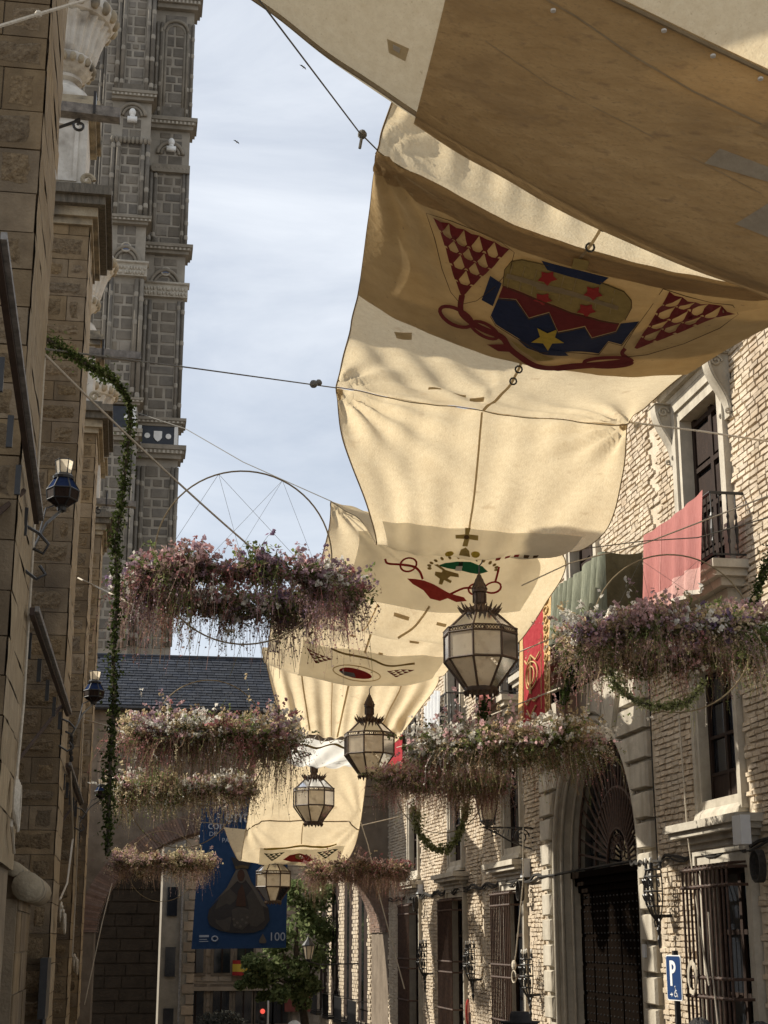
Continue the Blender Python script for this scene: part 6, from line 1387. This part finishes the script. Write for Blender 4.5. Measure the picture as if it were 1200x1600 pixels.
for u0, u1 in ((0.0, .22), (.9, 1.0)):
    b = MB(); b.grid(lambda u, v: tf(u0 + (u1 - u0) * u, v, .012), 6, 24); obj('gold_border', b, M['goldthread'], tp_)
def tline(pts, w=.02): b = MB(); b.tube([np.array(tf(u, v, .03)) for u, v in pts], w, 5); obj('embroidery', b, M['goldthread'], tp_)
tline([(.56 + .16 * math.cos(t), .62 + .12 * math.sin(t)) for t in np.linspace(0, 2 * PI, 25)]); tline([(.56 + .09 * math.cos(t), .62 + .08 * math.sin(t)) for t in np.linspace(0, 2 * PI, 21)]); tline([(.56, .46), (.56, .78)], .035); tline([(.36, .82), (.45, .86), (.56, .82), (.67, .86), (.78, .82)]); tline([(.42, .9), (.56, .98), (.70, .9)]); tline([(.35, .45), (.45, .5), (.56, .44), (.67, .5), (.77, .45)]); tline([(.3, .3), (.3, .95)], .012); tline([(.84, .3), (.84, .95)], .012)
for k in range(12): tline([(.11 + .06 * math.cos(t), .06 + k * .082 + .03 * math.sin(t)) for t in np.linspace(0, 2 * PI, 9)], .02)
def wf(u, v): y = 44.9 + 2.3 * u; return (9.1 - .07 * math.sin(u * 27 + .6 * v) - .05 * v, y, 7.2 - 1.45 * v + .12 * math.sin(u * 5) * (1 - v) - .25 * v * u)
drape('white cloth hanging in folds from a far balcony beside the laced awning', 'white_cloth', wf, 50, 10, 'whitecloth')
def rf2(u, v): return (9.05 - .05 * math.sin(u * 20), 51.2 + 2.6 * u, 7.2 - 1.6 * v)
drape('dark red cloth on the farthest balcony by the second lantern', 'red_cloth', rf2, 30, 6, 'redcloth')
def rf3(u, v): return (9.05 - .04 * math.sin(u * 20), 38.2 + 1.2 * u, 7.1 - 1.5 * v)
drape('rose cloth hanging below the largest lantern', 'rose_cloth', rf3, 24, 6, 'pinkcloth')

# ================================================================== iron wall torches
WT = Tpl(); b = MB(); n = 9
prof = [(.20, 0.0), (.24, -.18), (.25, -.38), (.22, -.60), (.14, -.78), (.05, -.90), (.03, -1.0), (.05, -1.05), (.02, -1.15), (.045, -1.22), (.01, -1.38)]
for k in range(n):
    a = PI / 2 + PI * k / (n - 1); b.tube([(r * math.cos(a) - .02, r * math.sin(a), z) for r, z in prof[:7]], .013, 5)
for r, z in ((.23, -.12), (.25, -.38), (.20, -.64), (.21, 0)): b.tube([(r * math.cos(PI / 2 + PI * k / 12) - .02, r * math.sin(PI / 2 + PI * k / 12), z) for k in range(13)], .016, 5)
for k in range(6):
    a = PI / 2 + PI * (k + .5) / 6
    for z in (-.24, -.5): b.tube([((.24 + .03 * math.cos(t)) * math.cos(a) - .02, (.24 + .0) * math.sin(a) + .05 * math.sin(t), z + .07 * math.cos(t)) for t in np.linspace(0, 2 * PI, 9)], .012, 4)
ti = WT.add('basket', b, M['iron'])
b = MB(); b.lathe([(max(.004, r * .9), z) for r, z in prof[4:][::-1]], 8, (-.03, 0, 0)); b.tube([(-.03, 0, -.82), (.22, 0, -.8)], .03, 6)
for k in (-1, 1): b.tube([(-.05, .05 * k, -.8), (-.06, .14 * k, -.9), (-.05, .12 * k, -1.0), (-.05, .06 * k, -.98)], .014, 5)
WT.add('tail', b, M['iron'], ti)
for a, rr, z in [(PI / 2 + .15, .24, .02), (PI * .8, .22, .0), (PI * 1.2, .22, .0), (PI * 1.5 - .15, .24, .02), (PI * .9, .16, -.28), (PI * 1.1, .16, -.28), (PI * .95, .12, -.55), (PI * 1.05, .12, -.55)]:
    x, y = rr * math.cos(a), rr * math.sin(a); c = MB(); c.lathe([(.03, z), (.045, z + .01), (.03, z + .03), (.028, z + .12)], 8, (x, y, 0)); ci = WT.add('candle_cup', c, M['iron'], ti); c = MB(); c.ball((x, y, z + .17), (.028, .028, .055), 7, 5); WT.add('bulb', c, M['bulb'], ci, smooth=True)
for y, z, lab in ((27.45, 1.24, 'black iron wall torch above the parking sign right of the portal'), (36.75, -.42, 'black iron wall torch just left of the portal stones'), (42.95, -.22, 'black iron wall torch between the middle and third barred windows'), (49.9, -.20, 'black iron wall torch farthest left on the brick wall')): WT.place('wall_torch', (XW - .24, y, z), lab, 'wall torch', 'iron torches on the brick wall')

# ================================================================== bracket street lamp by the portal
sl_ = thing('bracket_lamp', 'black street lantern on a scrolled wall bracket left of the portal', 'street lamp', (XW, 37.2, 2.6))
b = MB(); b.tube([(XW, 37.2, 2.66), (XW - 1.25, 37.2, 2.66)], .025, 6); b.tube([(XW, 37.2, 2.66), (XW, 37.2, 2.1)], .02, 6)
b.tube([(XW - .28 + .2 * (1 - t / 14) * math.cos(t), 37.2, 2.45 + .2 * (1 - t / 14) * math.sin(t)) for t in np.linspace(0, 11, 32)], .018, 5); b.tube([(XW, 37.2, 2.15), (XW - .25, 37.2, 2.22), (XW - .6, 37.2, 2.36), (XW - .85, 37.2, 2.5), (XW - 1.2, 37.2, 2.66)], .02, 5)
b.tube([(XW - .95 + .1 * (1 - t / 14) * math.cos(t), 37.2, 2.53 + .1 * (1 - t / 14) * math.sin(t)) for t in np.linspace(0, 9, 22)], .014, 5)
for k in range(5): b.tube([(XW - .35 - .12 * k, 37.2 , 2.62), (XW - .38 - .12 * k, 37.2, 2.38 + .04 * k)], .012, 4)
obj('bracket', b, M['iron'], sl_)
lx = XW - 1.12
b = MB(); q4 = lambda r, k, z: (lx + r * math.cos(PI / 4 + k * PI / 2), 37.2 + r * math.sin(PI / 4 + k * PI / 2), z)
for k in range(4):
    b.tube([q4(.19, k, 2.82), q4(.34, k, 3.42)], .02, 5)
    for r, z in ((.19, 2.82), (.34, 3.42)): b.tube([q4(r, k, z), q4(r, k + 1, z)], .024, 5)
    b.tube([q4(.34, k, 3.42), q4(.12, k, 3.72)], .018, 5); b.ball(q4(.20, k, 2.74), .03, 5, 4)
b.lathe([(.05, 2.66), (.07, 2.7), (.2, 2.80), (.2, 2.82)], 8, (lx, 37.2, 0)); b.lathe([(.13, 3.70), (.1, 3.76), (.05, 3.84), (.01, 3.92)], 8, (lx, 37.2, 0))
lh = obj('lantern_frame', b, M['iron'], sl_)
for k in range(4):
    q = MB(); q.add([q4(.185, k, 2.83), q4(.185, k + 1, 2.83), q4(.333, k + 1, 3.41), q4(.333, k, 3.41)], [(0, 1, 2, 3)]); obj('pane', q, M['flowerglass'], lh)
    q = MB(); q.add([q4(.335, k, 3.43), q4(.335, k + 1, 3.43), q4(.118, k + 1, 3.72), q4(.118, k, 3.72)], [(0, 1, 2, 3)]); obj('cap_plate', q, M['iron'], lh)
# lantern near the tree
p = qY(482, 1488, 66); s2 = thing('bracket_lamp', 'small pale street lantern on a long bracket in front of the tree', 'street lamp', tuple(p))
b = MB(); b.tube([(p[0] - .0, p[1], p[2] - .35), (p[0] + .5, p[1] + .1, p[2] - .5), (XW, p[1] + .2, p[2] - .45)], .03, 5); b.lathe([(.02, -.38), (.1, -.32), (.14, -.28)], 8, tuple(p)); b.lathe([(.26, .25), (.28, .28), (.1, .5), (.02, .65)], 8, tuple(p))
for k in range(6): b.tube([(p[0] + .14 * math.cos(k * PI / 3), p[1] + .14 * math.sin(k * PI / 3), p[2] - .28), (p[0] + .26 * math.cos(k * PI / 3), p[1] + .26 * math.sin(k * PI / 3), p[2] + .26)], .02, 4)
obj('bracket', b, M['iron'], s2); b = MB(); b.lathe([(.13, -.27), (.245, .25)], 6, tuple(p)); obj('pane', b, M['flowerglass'], s2)

# ================================================================== parking sign
ps = thing('parking_sign', 'blue parking sign with white P on a post before the brick wall', 'sign', (9.2, 25.86, ground_z(25.86)))
a_ = math.radians(9); ex = np.array([math.sin(a_), -math.cos(a_), 0]); nz_ = np.array([-math.cos(a_), -math.sin(a_), 0]); ez = np.array([0, 0, 1.0]); pc_ = np.array([9.2, 25.86, -.60])
w_, h_ = .245, .355
def rr(w, h, r=.04): return [(sx * (w - r) + r * math.cos(t), sy * (h - r) + r * math.sin(t)) for sx, sy, t0 in ((1, 1, 0), (-1, 1, PI / 2), (-1, -1, PI), (1, -1, 1.5 * PI)) for t in np.linspace(t0, t0 + PI / 2, 4)]
obj('plate', MB().prism(rr(w_ + .012, h_ + .012), pc_, ex, ez, nz_, -.012, .0), M['signwhite'], ps); fp = obj('blue_field', MB().prism(rr(w_ - .005, h_ - .005), pc_, ex, ez, nz_, .001, .004), M['signblue'], ps)
def onsign(nm, poly, parent=fp): obj(nm, MB().prism(poly, pc_, ex, ez, nz_, .006, .009), M['signwhite'], parent)
onsign('letter_stem', [(-.115, -.13), (-.045, -.13), (-.045, .28), (-.115, .28)])
bowl = [(-.045 + (.135) * math.cos(t), .175 + .105 * math.sin(t)) for t in np.linspace(PI / 2, -PI / 2, 14)]; inner = [(-.045 + .07 * math.cos(t), .175 + .045 * math.sin(t)) for t in np.linspace(-PI / 2, PI / 2, 12)]
for i in range(13):
    j = min(i, 10); onsign('letter_bowl', [bowl[i], bowl[i + 1], (-.045 + .07 * math.cos(PI / 2 - PI * (i + 1) / 13), .175 + .045 * math.sin(PI / 2 - PI * (i + 1) / 13)), (-.045 + .07 * math.cos(PI / 2 - PI * i / 13), .175 + .045 * math.sin(PI / 2 - PI * i / 13))])
onsign('arrow', [(-.14, -.262), (-.09, -.262), (-.09, -.235), (-.05, -.27), (-.09, -.305), (-.09, -.278), (-.14, -.278)])
b = MB(); c_ = pc_ + ex * .055 - ez * .26 + nz_ * .008; b.tube([c_ + ex * .045 * math.cos(t) + ez * .045 * math.sin(t) for t in np.linspace(.4 * PI, 2.1 * PI, 16)], .007, 5); b.tube([c_ + ez * .10 - ex * .01, c_ + ez * .02 - ex * .005, c_ + ez * .01 + ex * .04, c_ - ez * .05 + ex * .065], .009, 5); b.tube([c_ + ez * .06, c_ + ez * .055 + ex * .035], .007, 5); b.ball(c_ + ez * .118 - ex * .012, .014, 6, 4); obj('wheelchair_symbol', b, M['signwhite'], fp)
b = MB(); b.box(9.205, 9.285, 25.83, 25.91, ground_z(25.86), -.16); obj('post', b, M['iron'], ps)
rs = thing('round_sign', 'small pinkish round traffic sign seen edge-on by the barred windows', 'sign', tuple(qX(731, 1600, 8.8)))
c_ = qX(731, 1582, 8.8); e2 = np.array([math.sin(.35), math.cos(.35), 0]); n2_ = np.array([-math.cos(.35), math.sin(.35), 0])
b = MB(); b.prism([(.26 * math.cos(t), .3 * math.sin(t)) for t in np.linspace(0, 2 * PI, 21)[:-1]], c_, e2, ez, n2_, -.01, .01); obj('disc', b, M['paleband'], rs); b = MB(); b.tube([c_ + e2 * .26 * math.cos(t) + ez * .3 * math.sin(t) for t in np.linspace(0, 2 * PI, 21)[:-1]], .025, 5, True); obj('rim', b, M['scarlet'], rs); obj('post', MB().tube([c_ + np.array([.05, 0, 0]), np.array([c_[0] + .05, c_[1], ground_z(c_[1])])], .03, 6), M['steel'], rs)

# ================================================================== traffic light beyond the arch
p = qY(412, 1582, 72); tl = thing('traffic_light', 'traffic light showing red beyond the arch below the tree', 'traffic light', (p[0], 72, ground_z(62)))
b = MB(); b.tube([(p[0] + .2, 72.1, ground_z(62)), (p[0] + .2, 72.1, p[2] + .5)], .05, 6); obj('post', b, M['signwhite'], tl); b = MB(); b.box(p[0] - .2, p[0] + .1, 72, 72.25, p[2] - .6, p[2] + .45); hd = obj('housing', b, M['iron'], tl)
for k, m_ in ((0, 'lampred'), (1, 'iron'), (2, 'iron')): b = MB(); b.ball((p[0] - .05, 71.98, p[2] + .05 - .26 * k), (.11, .05, .11), 10, 6); obj('signal_lens', b, M[m_], hd, smooth=True)

# ================================================================== blue banner
bn = thing('blue_banner', 'large blue cloth banner with a crowned robed figure hanging before the arch', 'banner', (4, 56, 5))
BYb = 56.0; bTL, bTR, bBL, bBR = qY(318, 1225, BYb), qY(452, 1225, BYb), qY(299, 1483, BYb), qY(447, 1481, BYb)
def bf(u, v, off=0.0):
    p = (bTL * (1 - u) + bTR * u) * (1 - v) + (bBL * (1 - u) + bBR * u) * v; return p + np.array([0, -.03 * math.sin(u * 9 + v * 2) * (1 - .5 * v) - off, 0])
b = MB(); b.grid(lambda u, v: bf(u, v), 40, 30); obj('cloth', b, M['bannerblue'], bn, smooth=True)
def bpx(x, y):                                       # point on the banner under a surveyed image point
    v = (y - 1225) / (1482.5 - 1225); xl_ = 318 + (299 - 318) * v; xr_ = 452 + (447 - 452) * v; return (x - xl_) / (xr_ - xl_), v
def bpoly(nm, m, pts, off=.06):
    q = [bf(*bpx(*p), off) for p in pts]; c = sum(q) / len(q); mb = MB(); mb.add([c] + q, [(0, i + 1, (i + 1) % len(q) + 1) for i in range(len(q))]); obj(nm, mb, M[m], bn)
Zb = lambda pts: [(280 + x * .16245, 1240 + y * .1625) for x, y in pts]
bpoly('printed_robe', 'print_dark', Zb([(540, 760), (470, 900), (380, 1020), (285, 1120), (268, 1200), (290, 1270), (390, 1325), (500, 1345), (620, 1350), (720, 1345), (810, 1310), (868, 1230), (855, 1115), (760, 965), (690, 860), (650, 760)]))
bpoly('printed_mantle', 'print_light', Zb([(545, 740), (520, 830), (420, 960), (330, 1060), (300, 1090), (380, 1010), (480, 930), (560, 850), (560, 760)]), .075); bpoly('printed_mantle', 'print_light', Zb([(640, 740), (660, 830), (740, 930), (850, 1115), (790, 1090), (700, 930), (640, 850), (630, 760)]), .075)
bpoly('printed_mantle', 'print_mid', Zb([(380, 1010), (480, 920), (560, 1000), (520, 1060), (480, 1320), (440, 1330), (350, 1250), (340, 1130)]), .07); bpoly('printed_mantle', 'print_mid', Zb([(640, 1000), (700, 930), (800, 1080), (820, 1230), (740, 1290), (680, 1280), (660, 1080)]), .07)
bpoly('printed_dress', 'print_mid', Zb([(500, 1130), (590, 1090), (670, 1130), (680, 1250), (600, 1320), (520, 1290)]), .08)
for x, y in ((520, 1215), (555, 1250), (600, 1220), (640, 1250), (585, 1285), (650, 1200), (530, 1270)): bpoly('printed_ornament', 'print_light', Zb(ell(x, y, 14, 12, 7)), .09)
bpoly('printed_face', 'print_light', Zb(ell(592, 795, 55, 78, 18)), .08); bpoly('printed_face', 'print_face', Zb(ell(590, 800, 36, 58, 16)), .09)
bpoly('printed_crown', 'print_dark', Zb([(535, 740), (495, 620), (545, 640), (560, 590), (600, 630), (640, 600), (665, 640), (700, 640), (660, 740)]), .085); bpoly('printed_crown', 'print_gold', Zb([(535, 712), (600, 700), (662, 712), (658, 738), (598, 728), (540, 738)]), .095)
bpoly('printed_hands', 'print_face', Zb([(560, 960), (600, 880), (625, 960), (640, 1090), (590, 1100), (540, 1090)]), .095)
def btext(s, x, y, size):
    cu = bpy.data.curves.new('print', 'FONT'); cu.body = s; cu.size = size; to = bpy.data.objects.new('print', cu); COL.objects.link(to)
    dg = bpy.context.evaluated_depsgraph_get(); me = bpy.data.meshes.new_from_object(to.evaluated_get(dg)); bpy.data.objects.remove(to)
    o0 = np.array(bf(*bpx(x, y), .075)); n = len(me.vertices); co = np.zeros(n * 3); me.vertices.foreach_get('co', co); co = co.reshape(-1, 3)
    co2 = np.stack([o0[0] + co[:, 0], np.full(n, o0[1]), o0[2] + co[:, 1]], 1); me.vertices.foreach_set('co', co2.ravel()); me.materials.clear(); me.materials.append(M['bannertext']); me.update()
    o = bpy.data.objects.new('lettering', me); COL.objects.link(o); o.parent = bn; o.location = -W[bn]; return o
btext('ente', 350, 1286, .66); btext('con', 324, 1297, .42); btext('DE', 326, 1308, .22); btext('PATRO', 346, 1318, .22); btext('100', 419, 1471, .40)
for x, y, w in ((311, 1463, 15), (311, 1468, 12), (311, 1471, 14)): bpoly('small_print', 'bannertext', [(x, y - (1.6 if y < 1465 else .5)), (x + w, y - (1.6 if y < 1465 else .5)), (x + w, y + (1.6 if y < 1465 else .5)), (x, y + (1.6 if y < 1465 else .5))], .075)
b = MB(); b.tube([bf(*bpx(335 + 4.5 * math.cos(t), 1467 + 3.6 * math.sin(t)), .08) for t in np.linspace(0, 2 * PI, 15)[:-1]], .025, 5, True); obj('small_print', b, M['bannertext'], bn)
bpoly('small_print', 'print_light', [(410, 1460), (416, 1472), (414, 1475), (405, 1475), (404, 1471)], .075)
obj('top_rod', MB().tube([bTL + np.array([-.1, 0, .02]), bTR + np.array([.1, 0, .02])], .04, 6), M['steel'], bn)
rope('cable that carries the blue banner in front of the arch', [bTL + np.array([-3.2, 1.5, 1.2]), bTL, bTR, bTR + np.array([4.2, 1.5, .9])], .018, 'cable', nm='cable')

# ================================================================== people, seen only from the crown of the head
def person(lab, x, ytop, Y, hair, hat=False, height=1.72):
    p = qY(x, ytop, Y); zt = p[2] - (.10 if hat else 0.02); g0 = zt - height; k = height / 1.72
    t = thing('person', lab, 'person', (p[0], Y, g0), 'people in the street')
    V = [(0, 0, .98), (0, 0, 1.18), (0, .01, 1.36), (0, .01, 1.47), (0, -.01, 1.56), (0, 0, 1.64), (.17, 0, 1.40), (.23, .02, 1.12), (.22, -.06, .88), (.225, -.08, .80), (-.17, 0, 1.40), (-.23, .02, 1.12), (-.22, -.06, .88), (-.225, -.08, .80), (.10, 0, .92), (.11, -.01, .50), (.11, .02, .08), (.12, -.12, .03), (-.10, 0, .92), (-.11, .01, .50), (-.11, .02, .08), (-.12, -.12, .03), (0, .11, 1.585)]
    E_ = [(0, 1), (1, 2), (2, 3), (3, 4), (4, 5), (2, 6), (6, 7), (7, 8), (8, 9), (2, 10), (10, 11), (11, 12), (12, 13), (0, 14), (14, 15), (15, 16), (16, 17), (0, 18), (18, 19), (19, 20), (20, 21), (4, 22)]
    RD = [.15, .14, .16, .06, .085, .07, .07, .05, .035, .03, .07, .05, .035, .03, .10, .07, .045, .035, .10, .07, .045, .035, .012]
    me = bpy.data.meshes.new('body'); me.from_pydata([(a * k, b * k, c * k) for a, b, c in V], E_, []); me.materials.append(M['shirt'])
    o = bpy.data.objects.new('body', me); COL.objects.link(o); o.parent = t
    sk = o.modifiers.new('skin', 'SKIN')
    for i, r in enumerate(RD): me.skin_vertices[0].data[i].radius = (r * k, r * k)
    me.skin_vertices[0].data[0].use_root = True
    ss = o.modifiers.new('smooth', 'SUBSURF'); ss.levels = 1; ss.render_levels = 2
    hb = MB(); r_ = random.Random(x)
    def hf(u, v):
        a = 2 * PI * u; el_ = -.55 + (PI / 2 + .55) * v; j = 1 + .06 * math.sin(a * 7 + v * 9) + r_.uniform(-.025, .025); return (.098 * math.cos(el_) * math.cos(a) * j, (.118 * math.cos(el_) * math.sin(a) - .01) * j, 1.60 * k + .12 * k * math.sin(el_) * j)
    hb.grid(hf, 26, 12); obj('hair', hb, M[hair], t, loc=(p[0], Y, g0), smooth=True)
    if hat:
        q = MB(); q.lathe([(.115, 1.66 * k), (.18, 1.655 * k), (.215, 1.68 * k), (.218, 1.69 * k), (.18, 1.672 * k), (.118, 1.675 * k), (.112, 1.74 * k), (.095, 1.79 * k), (.05, 1.79 * k), (.01, 1.78 * k)], 24); obj('hat', q, M['hat'], t, loc=(p[0], Y, g0), smooth=True)
    return t
person('person in a black brimmed hat at the bottom edge below the portal', 812, 1576, 17.0, 'hairblack', True)
person('person with dark hair at the bottom edge beside the parking sign', 1092, 1586, 10.5, 'hairblack'); person('person with dark hair at the bottom right corner', 1186, 1592, 10.0, 'hairblack', height=1.68)
person('white-haired person at the bottom edge below the traffic light', 460, 1592, 19.0, 'hairwhite', height=1.66)

# ================================================================== two birds high in the sky
for x, y, Y, lab in ((474, 105, 60, 'tiny dark bird flying near the rope at the top of the sky'), (370, 222, 70, 'tiny dark bird flying in the open sky right of the tower')):
    c = qY(x, y, Y); b = MB(); b.lathe([(.005, -.16), (.035, -.08), (.045, 0), (.03, .1), (.012, .16)], 7); r = thing('bird', lab, 'bird', tuple(c), 'birds in the sky')
    for s_ in (-1, 1): b.add([(0, 0, .05), (s_ * .2, .05, .1), (s_ * .42, .1, -.04), (s_ * .16, .03, -.03), (0, 0, -.05), (0, .02, 0)], [(0, 1, 2, 3, 4, 5)])
    o = obj('body', b, M['iron'], r, loc=tuple(c)); r.rotation_euler = (.7, .2, .6); r.scale = (.5, .5, .5)
